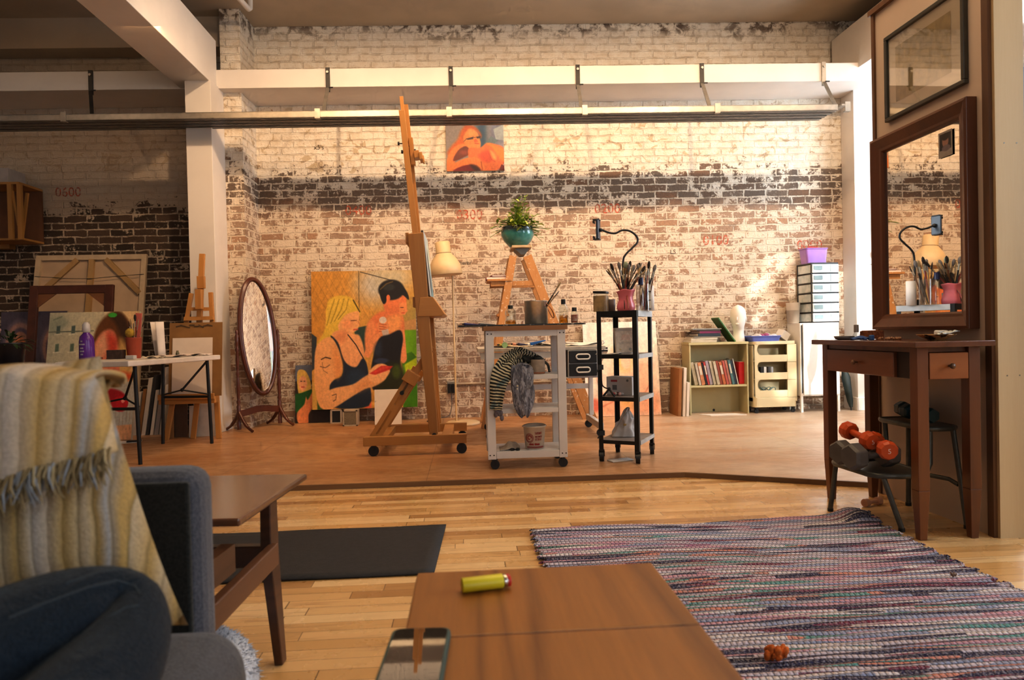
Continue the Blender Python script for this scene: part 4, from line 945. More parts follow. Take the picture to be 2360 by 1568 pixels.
# ================= paintings =================
def canvas_thing(name, label, art, TL, TR, BL, depth, loc=None, edge=None, vc='oil paint', group=None):
    TL, TR, BL = V(TL), V(TR), V(BL); n_ = (TR - TL).cross(BL - TL).normalized()
    if n_.y > 0: n_ = -n_
    t = thing(name, label, 'painting', (TL + TR) / 2 + (BL - TL), group=group)
    art.panel(TL, TR, BL).build('painted_face', vcol_mat(vc, .5), t, shell=True)
    q = [TL, TR, TR + BL - TL, BL]; vs = [p - n_ * .0008 for p in q] + [p - n_ * depth for p in q]
    MB().add(vs, [(0, 1, 2, 3), (7, 6, 5, 4), (0, 4, 5, 1), (1, 5, 6, 2), (2, 6, 7, 3), (3, 7, 4, 0)]).build('stretcher', edge or mat('raw canvas edge', (.50, .40, .28), .85), t)
    return t
# two women -- big canvas
A = Art(220, 286, (214, 168, 84))
A.grad((205, 150, 62), (.45 - A.x) * 1.5 * (A.y < .6)); A.grad((218, 160, 70), (A.y - .1) * .6 * (A.x < .4))
A.grad((200, 205, 205), np.clip(1.3 - np.hypot((A.x - .62) / .22, (A.y - .1) / .16), 0, 1)); A.grad((205, 205, 185), np.clip(1.2 - np.hypot((A.x - .8) / .25, (A.y - .05) / .12), 0, 1))
A.grad((170, 160, 95), np.clip((A.x - .7) * 3, 0, 1) * np.clip((A.y - .12) * 5, 0, 1) * (A.y < .45)); A.rough(.05, 3)
for k in range(-6, 10):
    for s in (-1, 1): A.line([(k * .07 + .0, 0 if s > 0 else .36), (k * .07 + .27, .36 if s > 0 else 0)], .0025, (120, 95, 35), .35 * (1 if k < 6 else .6))
A.line([(.455, 0), (.455, .36)], .004, (70, 60, 40), .8); A.line([(.47, .01), (.77, .075)], .005, (80, 75, 70), .9)
A.poly([(.86, .44), (1, .44), (1, 1), (.86, 1)], (120, 185, 20)); A.poly([(.88, .64), (1, .62), (1, .76), (.9, .9)], (190, 215, 30)); A.poly([(.86, .62), (.95, .60), (1, .64), (.86, .70)], (70, 130, 10)); A.poly([(.88, .84), (1, .83), (1, 1), (.86, 1)], (70, 140, 15)); A.poly([(.86, .38), (1, .36), (1, .44), (.86, .44)], (205, 165, 110))
A.poly([(0, .45), (.05, .48), (.04, .7), (0, .72)], (55, 65, 75)); A.poly([(.40, .42), (.55, .40), (.55, .6), (.45, .62)], (50, 75, 70)); A.poly([(0, .8), (.06, .8), (.06, 1), (0, 1)], (215, 180, 95)); A.poly([(.05, .93), (.16, .95), (.15, 1), (.05, 1)], (60, 95, 40))
A.poly([(.5, .82), (.56, .82), (.56, .92), (.5, .92)], (190, 150, 125)); A.poly([(.5, .9), (.56, .9), (.56, 1), (.5, 1)], (235, 120, 85)); A.poly([(.8, .86), (.86, .86), (.86, 1), (.8, 1)], (235, 190, 130))
SK, SKd, SKl, SKp = (236, 178, 120), (216, 140, 84), (246, 200, 150), (232, 140, 90)
# right figure
A.blob([(.70, .17), (.69, .27), (.72, .33), (.67, .36), (.68, .44), (.86, .44), (.84, .34), (.90, .31), (.91, .25), (.88, .16)], SKp); A.poly([(.84, .24), (.91, .24), (.905, .27), (.92, .30), (.89, .33), (.84, .33)], (236, 160, 105)); A.line([(.85, .275), (.88, .277)], .004, (95, 50, 35)); A.line([(.86, .315), (.89, .315)], .004, (200, 80, 60))
A.blob([(.51, .46), (.56, .36), (.64, .31), (.72, .30), (.84, .33), (.88, .36), (.88, .52), (.82, .56), (.70, .52), (.58, .58), (.52, .6)], SKp, 1., .01); A.blob([(.71, .35), (.84, .33), (.86, .40), (.82, .46), (.72, .45)], (244, 176, 112), 1., .02)
A.blob([(.52, .42), (.58, .36), (.62, .44), (.60, .52), (.54, .60), (.51, .58)], (238, 160, 108), 1., .015)
A.poly([(.49, .62), (.52, .56), (.60, .48), (.66, .44), (.68, .50), (.60, .56), (.54, .64)], (240, 165, 112)); A.ell(.68, .41, .055, .05, (240, 165, 112)); 
for k in range(4): A.line([(.645, .392 + k * .018), (.71, .40 + k * .017)], .005, (190, 100, 62), .8)
A.ell(.68, .365, .035, .025, (225, 220, 215)); A.poly([(.665, .44), (.73, .43), (.74, .48), (.68, .49)], (215, 212, 210), .9)
A.blob([(.82, .46), (.88, .44), (.90, .60), (.90, .66), (.86, .68), (.83, .60)], (238, 160, 110))
A.blob([(.64, .50), (.74, .47), (.84, .44), (.87, .50), (.85, .60), (.84, .70), (.86, .86), (.60, .88), (.56, .76), (.58, .64)], (30, 28, 34), 1., .006); A.blob([(.60, .55), (.66, .52), (.66, .62), (.60, .62)], (48, 62, 88), .8, .02); A.ell(.66, .66, .07, .02, (70, 85, 125), .7, .5); A.blob([(.68, .70), (.84, .68), (.88, .86), (.62, .88)], (45, 48, 18), .9, .02); A.ell(.80, .74, .04, .05, (80, 105, 25), .7, .6)
A.ell(.765, .145, .125, .075, (32, 30, 34)); A.blob([(.66, .16), (.68, .24), (.71, .24), (.74, .19), (.86, .18), (.93, .22), (.92, .17), (.86, .11), (.76, .09)], (30, 28, 33)); A.ell(.74, .125, .06, .025, (60, 70, 75), .6, .5); A.line([(.66, .14), (.72, .10), (.78, .085)], .006, (130, 110, 55), .8); A.ell(.735, .205, .018, .025, (225, 130, 85))
# left figure
A.blob([(.16, .22), (.24, .185), (.36, .19), (.44, .25), (.46, .33), (.30, .42), (.20, .50), (.10, .56), (.05, .53), (.12, .44), (.15, .32)], (222, 196, 78), 1., .008)
A.blob([(.30, .33), (.40, .30), (.455, .30), (.455, .36), (.45, .41), (.40, .45), (.30, .46), (.25, .40)], (240, 185, 130), 1., .006); A.ell(.345, .39, .05, .035, (240, 165, 115), .6, .8)
A.line([(.375, .365), (.43, .362)], .004, (110, 65, 40)); A.line([(.40, .43), (.44, .428)], .006, (215, 90, 70)); A.ell(.245, .335, .02, .025, (235, 150, 95)); A.line([(.445, .37), (.462, .40)], .004, (205, 130, 85))
A.blob([(.14, .28), (.22, .19), (.38, .20), (.45, .28), (.36, .30), (.28, .36), (.22, .44), (.12, .53), (.06, .54), (.14, .42)], (228, 200, 82), 1., .006)
for k in range(9): t = k / 9; A.line([(.20 + t * .2, .205), (.16 + t * .22, .29 - t * .01), (.13 + t * .16, .40 - t * .06)], .004, (95, 80, 25) if k % 2 else (238, 216, 120), .6)
A.line([(.40, .215), (.46, .30)], .008, (60, 48, 20), .8)
A.blob([(.19, .47), (.27, .43), (.40, .46), (.46, .48), (.50, .60), (.46, .70), (.36, .70), (.26, .60)], (238, 180, 128), 1., .006); A.blob([(.26, .44), (.34, .45), (.30, .52), (.22, .50)], (215, 140, 95), .6, .02)
A.blob([(.18, .47), (.25, .52), (.29, .62), (.34, .68), (.42, .70), (.48, .64), (.52, .68), (.54, .80), (.535, .98), (.20, .985), (.17, .88), (.18, .80), (.28, .76), (.29, .66), (.22, .56)], (34, 46, 66), 1., .005)
A.ell(.42, .78, .09, .06, (46, 70, 100), .6, .6); A.line([(.345, .465), (.42, .54), (.49, .64)], .006, (40, 35, 40)); A.line([(.19, .48), (.26, .56), (.30, .66)], .010, (45, 48, 52))
A.blob([(.04, .56), (.10, .50), (.18, .48), (.24, .54), (.28, .64), (.28, .74), (.22, .78), (.16, .85), (.20, .99), (.08, .985), (.03, .85), (.025, .70)], (240, 186, 128), 1., .005); A.blob([(.20, .56), (.27, .62), (.28, .73), (.23, .77)], (222, 152, 88), .7, .03)
A.blob([(.10, .90), (.20, .85), (.38, .825), (.48, .78), (.57, .745), (.68, .745), (.70, .79), (.60, .84), (.50, .86), (.36, .92), (.20, .99), (.12, .98)], (240, 188, 132), 1., .005); A.blob([(.44, .82), (.54, .78), (.66, .80), (.56, .84), (.42, .88)], (226, 158, 100), .6, .03)
A.blob([(.54, .74), (.60, .69), (.67, .68), (.72, .70), (.74, .74), (.68, .80), (.60, .82), (.54, .79)], (243, 190, 138), 1., .005); A.poly([(.545, .75), (.66, .695), (.77, .70), (.74, .725), (.60, .76)], (205, 60, 50)); A.poly([(.56, .745), (.67, .70), (.75, .702), (.62, .74)], (226, 84, 66), .8)
A.line([(.09, .64), (.13, .625), (.18, .635)], .006, (50, 30, 20), .8); A.line([(.08, .69), (.13, .70), (.17, .68)], .004, (70, 45, 30), .7); A.line([(.19, .90), (.23, .89), (.225, .93), (.20, .94)], .004, (60, 40, 30), .8); A.line([(.10, .66), (.11, .72), (.15, .74)], .003, (90, 60, 40), .6)
A.a *= np.array([.96, .90, .84]); A.rough(.05, 2)
TL, TR, BR, BL = at(721, 627, Y=6.43), at(946, 622, Y=6.43), at(970, 940, Y=6.33), at(717, 943, Y=6.33)
zt_, zb_ = (TL.z + TR.z) / 2, (BL.z + BR.z) / 2; xl, xr = BL.x, BR.x
canvas_thing('large_painting', 'large oil painting of two women, blonde and dark-haired, leaning on the brick', A, (xl + .01, 6.43, zt_), (xr - .03, 6.43, zt_), (xl + .01, 6.33, zb_), .03)
# things under it
B = Art(90, 110, (52, 40, 34)); B.poly([(0, 0), (1, 0), (1, .25), (0, .28)], (105, 112, 130)); B.blob([(.05, .12), (.22, .10), (.34, .3), (.36, .55), (.22, .6), (.08, .5)], (225, 185, 95)); B.ell(.17, .32, .09, .13, (235, 170, 125)); B.line([(.14, .38), (.2, .38)], .012, (200, 60, 50)); B.line([(.12, .28), (.15, .28)], .01, (60, 40, 30)); B.line([(.19, .28), (.22, .28)], .01, (60, 40, 30)); B.poly([(.0, .5), (.14, .48), (.36, .42), (.40, .55), (.2, .75), (.02, .82)], (35, 95, 40)); B.blob([(.42, .08), (.52, .04), (.6, .3), (.5, .5), (.36, .4)], (22, 20, 24)); B.line([(.36, .36), (.42, .28), (.52, .26)], .015, (150, 150, 150)); B.blob([(.08, 1.0), (.05, .82), (.2, .68), (.24, .55), (.28, .6), (.42, .42), (.55, .42), (.40, .72), (.30, .85), (.28, 1.02)], (238, 150, 95), 1., .01); B.rough(.08, 2)
xa, xb = at(680, 900, Y=6.44).x, at(785, 900, Y=6.44).x; za = at(680, 843, Y=6.44).z
canvas_thing('portrait_painting', 'small painting of blonde woman and raised hand, half behind the large painting', B, (xa, 6.475, za), (xb, 6.475, za), (xa, 6.41, ST + .002), .02, edge=CEDGE)
def slab(name, label, cat, px0, px1, py0, Y, m, lean=.03, th=.018, edge=None, frame=None):
    x0_, x1_ = at(px0, 950, Y=Y).x, at(px1, 950, Y=Y).x; z1 = at((px0 + px1) / 2, py0, Y=Y + lean).z; h = z1 - ST
    t = thing(name, label, cat, ((x0_ + x1_) / 2, Y, ST)); n_ = V((0, -1, 0)); d_ = V((0, lean, h)); nrm = V((0, -h, lean)).normalized()
    q = [V((x0_, Y, ST + .001)), V((x1_, Y, ST + .001)), V((x1_, Y, ST + .001)) + d_, V((x0_, Y, ST + .001)) + d_]
    vs = q + [p - nrm * th for p in q]; MB().add(vs, [(0, 1, 2, 3), (7, 6, 5, 4), (0, 4, 5, 1), (1, 5, 6, 2), (2, 6, 7, 3), (3, 7, 4, 0)]).build('canvas_face', m, t)
    if frame:
        w_f = frame[0]; mb = MB()
        for a, bq in ((0, 1), (1, 2), (2, 3), (3, 0)): mb.bar(q[a] + nrm * .004, q[bq] + nrm * .004, w_f, .012, up=nrm)
        mb.build('frame', frame[1], t)
    return t
PRIM = mat('primed white canvas', (.74, .66, .57), .8, .04)
slab('blank_canvas', 'blank white canvas leaning below the right half of the large painting', 'canvas', 863, 925, 898, 6.13, PRIM)
slab('framed_picture', 'small black picture in a pale frame under the large painting', 'picture', 763, 786, 946, 6.33, BLK, .012, .01, frame=(.016, mat('pale frame wood', (.45, .36, .27), .5)))
# speaker box
p0_, p1_ = at(790, 974, Y=6.10), at(822, 974, Y=6.10); sb = thing('speaker_box', 'small pale wooden speaker box with cloth grille below the large painting', 'speaker', ((p0_.x + p1_.x) / 2, 6.16, ST))
zs = at(800, 946, Y=6.10).z; mb = MB(); xx0, xx1 = p0_.x, p1_.x + .008
MB().lohi((xx0, 6.108, ST), (xx1, 6.22, zs)).build('cabinet', mat('pale veneer', (.47, .38, .27), .5), sb, bevel=.004)
mb = MB(); w_f = .012; mb.lohi((xx0, 6.10, ST), (xx1, 6.108, ST + w_f)); mb.lohi((xx0, 6.10, zs - w_f), (xx1, 6.108, zs)); mb.lohi((xx0, 6.10, ST), (xx0 + w_f, 6.108, zs)); mb.lohi((xx1 - w_f, 6.10, ST), (xx1, 6.108, zs)); mb.build('grille_frame', mat('pale veneer', (.47, .38, .27)), sb)
MB().lohi((xx0 + w_f, 6.104, ST + w_f), (xx1 - w_f, 6.109, zs - w_f)).build('grille_cloth', mat('grille cloth', (.24, .19, .12), .9, .4, 200.), sb)
# small wall painting of a reclining woman in sunglasses
D = Art(150, 124, (150, 160, 165)); D.grad((25, 90, 140), np.clip(1.2 - np.abs(D.x - .62) / .12, 0, 1) * (D.y < .6)); D.grad((115, 140, 180), np.clip((D.x - .68) * 8, 0, 1)); D.poly([(.82, .1), (1, .0), (1, .35), (.86, .32)], (165, 205, 225)); D.grad((190, 200, 215), np.clip((D.x - .8) * 4, 0, 1) * np.clip((D.y - .3) * 5, 0, 1)); D.poly([(.66, .42), (.78, .25), (.9, .35), (.8, .45)], (95, 140, 160), .8)
D.blob([(.36, .02), (.27, .12), (.20, .32), (.10, .45), (.02, .62), (.15, .72), (.34, .55), (.36, .3)], (214, 116, 44), 1., .03); D.blob([(.33, .10), (.42, .05), (.52, .14), (.57, .24), (.60, .40), (.58, .52), (.50, .56), (.38, .50), (.30, .32)], (240, 168, 88), 1., .01); D.blob([(.34, .03), (.46, .02), (.56, .10), (.62, .22), (.60, .3), (.55, .18), (.44, .09), (.34, .16), (.28, .3)], (196, 98, 40), .9, .02)
D.blob([(.40, .09), (.50, .12), (.55, .2), (.46, .24), (.38, .22)], (250, 190, 110), .8, .03); D.blob([(.0, .98), (.02, .70), (.14, .48), (.30, .40), (.36, .48), (.2, .62), (.14, .85), (.08, 1.0)], (243, 160, 82), 1., .015); D.blob([(.20, .56), (.34, .46), (.43, .60), (.34, .68), (.12, .78)], (120, 52, 34), 1., .01); D.ell(.30, .60, .07, .05, (160, 75, 60), .7, .8)
D.blob([(.40, .50), (.58, .50), (.70, .40), (.84, .42), (1, .52), (1, .82), (.86, 1), (.60, 1), (.42, .78), (.38, .66)], (240, 140, 76), 1., .012); D.blob([(.70, .40), (.86, .46), (1, .56), (1, .8), (.92, .72), (.80, .50)], (246, 168, 70), .9, .02); D.blob([(.56, .66), (.72, .56), (.78, .78), (.66, .80)], (226, 92, 60), .8, .03); D.blob([(.76, .56), (.84, .64), (.86, .76), (.80, .72)], (248, 206, 120), .9, .02); D.line([(.72, .58), (.78, .76), (.84, .80)], .012, (200, 80, 50), .7)
D.blob([(.05, .90), (.24, .76), (.44, .70), (.58, .76), (.64, 1), (.10, 1)], (244, 160, 84), 1., .01); D.blob([(.12, 1.0), (.30, .88), (.46, .88), (.58, 1.02)], (130, 12, 22), 1., .01); D.blob([(.40, .86), (.52, .88), (.60, 1.0), (.5, 1)], (50, 10, 15), .8, .02); D.poly([(.90, 1), (.95, .86), (1, .90), (1, 1)], (115, 12, 20)); D.line([(.60, .80), (.62, 1.0)], .015, (170, 80, 30), .7)
D.poly([(.34, .30), (.48, .255), (.47, .31), (.38, .325)], (70, 38, 42)); D.poly([(.52, .26), (.60, .24), (.60, .29), (.54, .30)], (60, 30, 36)); D.line([(.31, .36), (.35, .31), (.60, .25)], .008, (80, 45, 45)); D.line([(.50, .40), (.57, .41)], .012, (205, 84, 60)); D.poly([(.48, .33), (.52, .30), (.56, .37), (.49, .38)], (220, 110, 66), .8); D.a *= np.array([.86, .74, .70]); D.rough(.06, 2)
TL, TR, BL = atw(1027, 289, .029), atw(1160, 288, .029), atw(1025, 395, .029)
canvas_thing('wall_picture', 'small colourful painting of a reclining woman in sunglasses hung high on brick', D, (TL.x, TL.y, TL.z), (TR.x, TR.y, TL.z), (TL.x, TL.y, BL.z), .026)
# ================= stepladder with the plant =================
LAD = mat('paint-splashed ladder wood', (.50, .24, .085), .6, .35, 26., c2=(.34, .14, .045)); 
m, nt, b, tc = newmat('splashed ladder wood'); v = mapping(nt, tc, (1, 1, .12)); c = mixc(nt, noise(nt, v, 60., 3.), (.40, .17, .05), (.56, .28, .10))
c = mixc(nt, mapr(nt, noise(nt, tc, 38., 4., .7), .60, .66, 0, .8), c, (.72, .62, .50)); nt.links.new(c, b.inputs['Base Color']); setp(b, rough=.6); LAD = m
ly = 5.87; la = thing('stepladder', 'paint-splashed wooden stepladder behind the white cart carrying the plant', 'ladder', (.45, ly, ST))
def lp(px, py, y): q = at(px, py, Y=ly); return V((q.x, y, q.z))
tz = lp(1193, 586, ly)
for s in (-1, 1):
    yy = ly + s * .20; yt = ly + s * .13
    a, bq = lp(1362, 986, yy), lp(1212, 594, yt); a.z = ST; MB().bar(a, bq, .075, .024, up=(0, 1, 0)).build('rear_stile', LAD, la, bevel=.002)
    a, bq = lp(1116, 986, yy), lp(1180, 594, yt); a.z = ST; MB().bar(a, bq, .062, .024, up=(0, 1, 0)).build('front_stile', LAD, la, bevel=.002)
a0, a1 = lp(1116, 986, ly), lp(1180, 594, ly)
for t in (.22, .44, .66): q = a0.lerp(a1, t); w_ = .2 - .07 * t; MB().lohi((q.x - .05, ly - w_ + .01, q.z - .011), (q.x + .05, ly + w_ - .01, q.z + .011)).build('tread', LAD, la, bevel=.002)
g0, g1 = lp(1362, 986, ly), lp(1212, 594, ly); q = g0.lerp(g1, .45); MB().lohi((q.x - .012, ly - .16, q.z - .035), (q.x + .012, ly + .16, q.z + .035)).build('rear_brace', LAD, la)
s0, s1 = lp(1130, 655, ly), lp(1235, 650, ly); MB().lohi((s0.x, ly - .14, s0.z - .028), (s1.x, ly - .115, s0.z + .012)).build('shelf_arm', LAD, la); MB().lohi((s0.x, ly + .115, s0.z - .028), (s1.x, ly + .14, s0.z + .012)).build('shelf_arm', LAD, la)
e0, e1 = lp(1122, 655, ly), lp(1176, 655, ly); MB().lohi((e0.x, ly - .16, e0.z + .012), (e1.x, ly + .16, e0.z + .03)).build('paint_shelf', LAD, la, bevel=.002)
tp0, tp1 = lp(1177, 574, ly), lp(1222, 574, ly); MB().lohi((tp0.x, ly - .16, tp0.z - .008), (tp1.x, ly + .16, tp0.z + .012)).build('top_step', mat('worn pale top', (.58, .42, .24), .6), la, bevel=.003)
c_ = (tp0 + tp1) / 2; MB().bar((c_.x + .01, ly, c_.z - .005), (c_.x + .015, ly, c_.z - .06), .13, .22, up=(0, 1, 0), w2=.035).build('hinge_block', mat('grey hinge plate', (.20, .19, .17), .5, metal=.5), la)
# red books on the ladder shelf
bz = e0.z + .0305
for k, (w_, h_, cc, lab) in enumerate(((.20, .022, (.28, .035, .03), 'dark red book lying on the ladder paint shelf, lower of two'), (.165, .014, (.20, .04, .05), 'thin maroon book lying on top of the ladder shelf book'))):
    xc = (e0.x + e1.x) / 2 - .01 + .02 * k; t = thing('book', lab, 'book', (xc, ly, bz))
    MB().box((xc, ly, bz + h_ / 2), (w_, .2, h_), rot=(0, 0, .1 * k)).build('cover', mat('book cover %s' % lab[:8], cc, .5), t, bevel=.002); MB().box((xc, ly, bz + h_ / 2), (w_ - .01, .204, h_ - .006), rot=(0, 0, .1 * k)).build('pages', WPAPER, t)
    bz += h_ + .0006
# plant in a teal bowl
pz = tp0.z + .0125; pc = V((at(1193, 560, Y=ly).x, ly, pz)); pp_ = thing('potted_plant', 'leafy green plant in a glazed teal bowl on the stepladder', 'plant', pc)
m, nt, b, tc = newmat('teal glaze'); sp = node(nt, 'ShaderNodeSeparateXYZ', {0: tc}); f = mapr(nt, mth(nt, 'ADD', sp.outputs[2], mth(nt, 'MULTIPLY', noise(nt, tc, 30.), .03)), .12, .165)
nt.links.new(mixc(nt, f, mixc(nt, noise(nt, tc, 60., 4.), (.03, .17, .16), (.06, .26, .23)), (.02, .035, .05)), b.inputs['Base Color']); setp(b, rough=.18, coat=.6)
MB().lathe([(.055, 0), (.075, .004), (.118, .05), (.142, .10), (.142, .135), (.132, .160), (.135, .172), (.126, .174), (.12, .15), (.0001, .148)], pc, 40).build('bowl', m, pp_, shell=True)
MB().lathe([(.121, .150), (.0001, .158)], pc, 24).build('soil', mat('potting soil', (.05, .03, .02), .95, .5, 60.), pp_, shell=True)
lf = MB(); stm = MB()
def leaf(mb, p, d, L, w, m=0, droop=.3):
    d = d.normalized(); u = d.cross(V((0, 0, 1))); u = u.normalized() if u.length > .1 else V((1, 0, 0)); n = 4; pts = []
    for i in range(n + 1):
        t = i / n; c = p + d * (L * t) - V((0, 0, droop * L * t * t)); ww = w * math.sin(PI * (t * .93 + .05)) ** .8; pts += [c - u * ww / 2, c + V((0, 0, -.12 * ww)), c + u * ww / 2]
    mb.add(pts, [(3 * i + j, 3 * i + j + 1, 3 * i + j + 4, 3 * i + j + 3) for i in range(n) for j in range(2)], m, True)
RR = random.Random(3)
for k in range(70):
    a = RR.uniform(0, 2 * PI); central = k < 16
    el = RR.uniform(1.25, 1.5) if central else RR.uniform(.15, .95); L = RR.uniform(.18, .32) if central else RR.uniform(.19, .29)
    base = pc + V((RR.uniform(-.05, .05), RR.uniform(-.05, .05), .152)); d = V((math.cos(a) * math.cos(el), math.sin(a) * math.cos(el), math.sin(el)))
    dr = .1 if central else RR.uniform(.15, .55); pts = [base + d * (L * t) - V((0, 0, dr * L * t * t)) for t in (0, .25, .5, .75, 1)]
    stm.tube(pts, .0022, 5)
    for j in range(9 if central else 7):
        t = .25 + .75 * j / 8; q = base + d * (L * t) - V((0, 0, dr * L * t * t)); b2 = RR.uniform(0, 2 * PI)
        leaf(lf, q, d * .5 + V((math.cos(b2), math.sin(b2), RR.uniform(-.2, .5))) * .8, RR.uniform(.045, .075), RR.uniform(.018, .030), RR.choice((0, 0, 1, 2)))
stm.build('stem', mat('green stem', (.16, .22, .05), .6), pp_)
def leafmat(n, c): 
    q = mat(n, c, .45, .25, 40.); q.node_tree.nodes['Principled BSDF'].inputs['Subsurface Weight'].default_value = 0; return q
lf.build('foliage', [leafmat('leaf green', (.34, .48, .05)), leafmat('leaf dark', (.18, .29, .03)), leafmat('leaf lime', (.60, .66, .15))], pp_, shell=True)
# ================= drawing table behind the white cart =================
DT = thing('drawing_table', 'white-framed drawing table on casters cluttered with papers behind the white cart', 'table', (.55, 5.1, ST))
WM = mat('white powder coat', (.62, .60, .58), .4, .05)
X0, X1, ZT2 = .06, .955, .715
MB().lohi((X0, 4.72, ZT2 - .024), (X1, 5.42, ZT2)).build('table_top', mat('paint-stained white laminate', (.60, .54, .47), .5, .3, 12.), DT, bevel=.003)
MB().lohi((X0 + .02, 4.73, ZT2 - .075), (.66, 4.76, ZT2 - .03)).build('front_rail', WM, DT)
for xx in (X0 + .08, at(1361, 900, Y=5.45).x):
    MB().lohi((xx - .018, 5.42, ST + .12), (xx + .018, 5.455, ZT2 - .03)).build('leg', WM, DT, bevel=.004)
    MB().bar((xx, 5.02, ST + .085), (xx, 5.60, ST + .085), .035, .05).build('foot_rail', WM, DT, bevel=.004)
    MB().bar((xx, 5.44, .45), (xx, 4.80, ZT2 - .03), .03, .02).build('strut', WM, DT)
    for yy in (5.06, 5.58): wheel(DT, (xx, yy, ST + .030), .029)
MB().lohi((X0 + .1, 5.425, .36), (at(1361, 900, Y=5.45).x, 5.45, .40)).build('rear_beam', WM, DT)
for k, z_ in enumerate((.700, .682)): q = at(1400, 793, Y=4.73); MB().lohi((q.x - .075, 4.725, z_ - .007), (q.x, 4.74, z_ + .004)).build('clamp_handle', BLK, DT)
# lidded drawer boxes under the top
db = thing('drawer_box', 'black two-drawer box with white oval pulls hung under drawing table', 'drawers', (.78, 4.85, .5))
bx0, bx1 = at(1312, 840, Y=4.70).x, at(1376, 840, Y=4.70).x; bz1, bz0 = .6885, at(1340, 868, Y=4.70).z
MB().lohi((bx0 - .006, 4.712, bz0 - .006), (bx1 + .006, 5.0, bz1)).build('carcass', WM, db)
for k in range(2):
    h = (bz1 - bz0) / 2; za = bz0 + k * h; o = MB().lohi((bx0, 4.70, za + .003), (bx1, 4.74, za + h - .003)).build('drawer', mat('black board', (.018, .018, .02), .5), db, bevel=.003)
    c = V(((bx0 + bx1) / 2, 4.697, za + h / 2)); ring = [c + V((sx * .03 + .017 * math.cos(t), 0, .017 * math.sin(t))) for sx, t in [(1, -PI / 2 + i * PI / 8) for i in range(9)] + [(-1, PI / 2 + i * PI / 8) for i in range(9)]]
    MB().tube(ring, .0055, 8, 0, closed=True).build('pull', WPLA, o)
tl = MB(); tl.lohi((bx0 - .09, 4.72, bz0 - .012), (bx1 + .01, 5.0, bz0 - .007)); tl.build('under_shelf', WM, DT)
MB().lohi((bx0 - .085, 4.75, bz0 - .006), (bx0 - .02, 4.95, bz1 - .01)).build('side_panel', BLKM, DT)
# clutter on the drawing table
zc = ZT2 + .0005
def sheet(name, px, Y, w_, d_, rz, m, label, cat, Z=None, curl=.006, group=None):
    p = at(px, 780, Y=Y); M_ = Matrix.Rotation(rz, 3, 'Z'); mb = MB(); zz = (Z or zc)
    ph_ = R.random() * 6
    mb.grid(lambda u, v: V((p.x, p.y, zz + .003)) + M_ @ V(((u - .5) * w_, (v - .5) * d_, curl * (1 + math.sin(u * 5 + v * 4 + ph_)) )), 12, 10)
    return one(mb, name, m, label, cat, (p.x, p.y, zz), solid=.0015, shell=True, group=group)
def tub(name, px, Y, m, label, L=.09, r=.011, rz=.3, z0=None, capm=None):
    p = at(px, 780, Y=Y); z0 = zc if z0 is None else z0; c = V((p.x, Y, z0 + r)); d = V((math.cos(rz), math.sin(rz), 0)); t = thing(name, label, 'paint tube', c - V((0, 0, r)))
    u = V((0, 0, 1)); w_ = d.cross(u); k = 8; vs = []
    for i in range(k + 1):
        f = i / k; hh = r * (1 - .85 * f); ww = r * (.9 + .4 * f)
        for j in range(10): a = 2 * PI * j / 10; vs.append(c + d * (L * (f - .5)) + w_ * math.cos(a) * ww + u * (math.sin(a) * hh - (r - hh) * .9))
    MB().add(vs, [(i * 10 + j, i * 10 + (j + 1) % 10, (i + 1) * 10 + (j + 1) % 10, (i + 1) * 10 + j) for i in range(k) for j in range(10)] + [tuple(range(9, -1, -1)), tuple(range(k * 10, k * 10 + 10))], 0, True).build('tube_body', m, t)
    MB().cyl(c - d * (L / 2 - .002), c - d * (L / 2 + .012), r * .55, n=10).build('cap', capm or BLK, t)
    return t
ALU = mat('paint tube white', (.62, .58, .54), .4, .15)
def pm(n, c): return mat(n, c, .4, .1)
sheet('paper_sheet', 1175, 4.95, .30, .22, .1, mat('tan sketch paper', (.62, .50, .36), .8), 'tan paper sheet at the left of the drawing table', 'paper')
sheet('paper_sheet', 1250, 5.02, .26, .18, -.2, mat('pale sketch paper', (.72, .65, .55), .8), 'pale crumpled paper sheet at the middle of the drawing table', 'paper', curl=.012)
sheet('paper_sheet', 1340, 4.98, .24, .22, .2, WPAPER, 'white paper sheet at the right end of the drawing table', 'paper', curl=.010)
for k, (px, Y, c, rz, lab) in enumerate(((1163, 4.80, (.55, .42, .10), .4, 'yellow paint tube at left on the drawing table'), (1195, 4.86, (.60, .30, .22), -.5, 'pink paint tube left of the blue one'), (1208, 4.80, (.03, .03, .10), .15, 'dark navy paint tube near front edge of the drawing table'), (1222, 4.92, (.35, .25, .30), 2.6, 'mauve paint tube behind the navy one'), (1255, 4.98, (.62, .58, .50), .9, 'white paint tube at the back of the drawing table'), (1318, 4.90, (.70, .66, .60), -.2, 'white paint tube right of the white cart post'))):
    tub('paint_tube', px, Y, pm('tube colour %d' % k, c), lab, z0=zc + .012, rz=rz)
q = at(1240, 779, Y=4.82); t = thing('paint_tube', 'bright blue squeezed paint tube on drawing table', 'paint tube', (q.x, 4.82, zc + .012))
MB().bar((q.x - .06, 4.80, zc + .022), (q.x + .05, 4.83, zc + .045), .03, .022, w2=.035, h2=.006).build('tube_body', pm('cobalt blue', (.02, .13, .42)), t, bevel=.004); MB().cyl((q.x - .06, 4.80, zc + .022), (q.x - .078, 4.797, zc + .018), .009, n=10).build('cap', WPLA, t)
q = at(1163, 779, Y=4.78); t = thing('paint_jar', 'small paint jar with pale green lid on the drawing table', 'jar', (q.x, 4.78, zc))
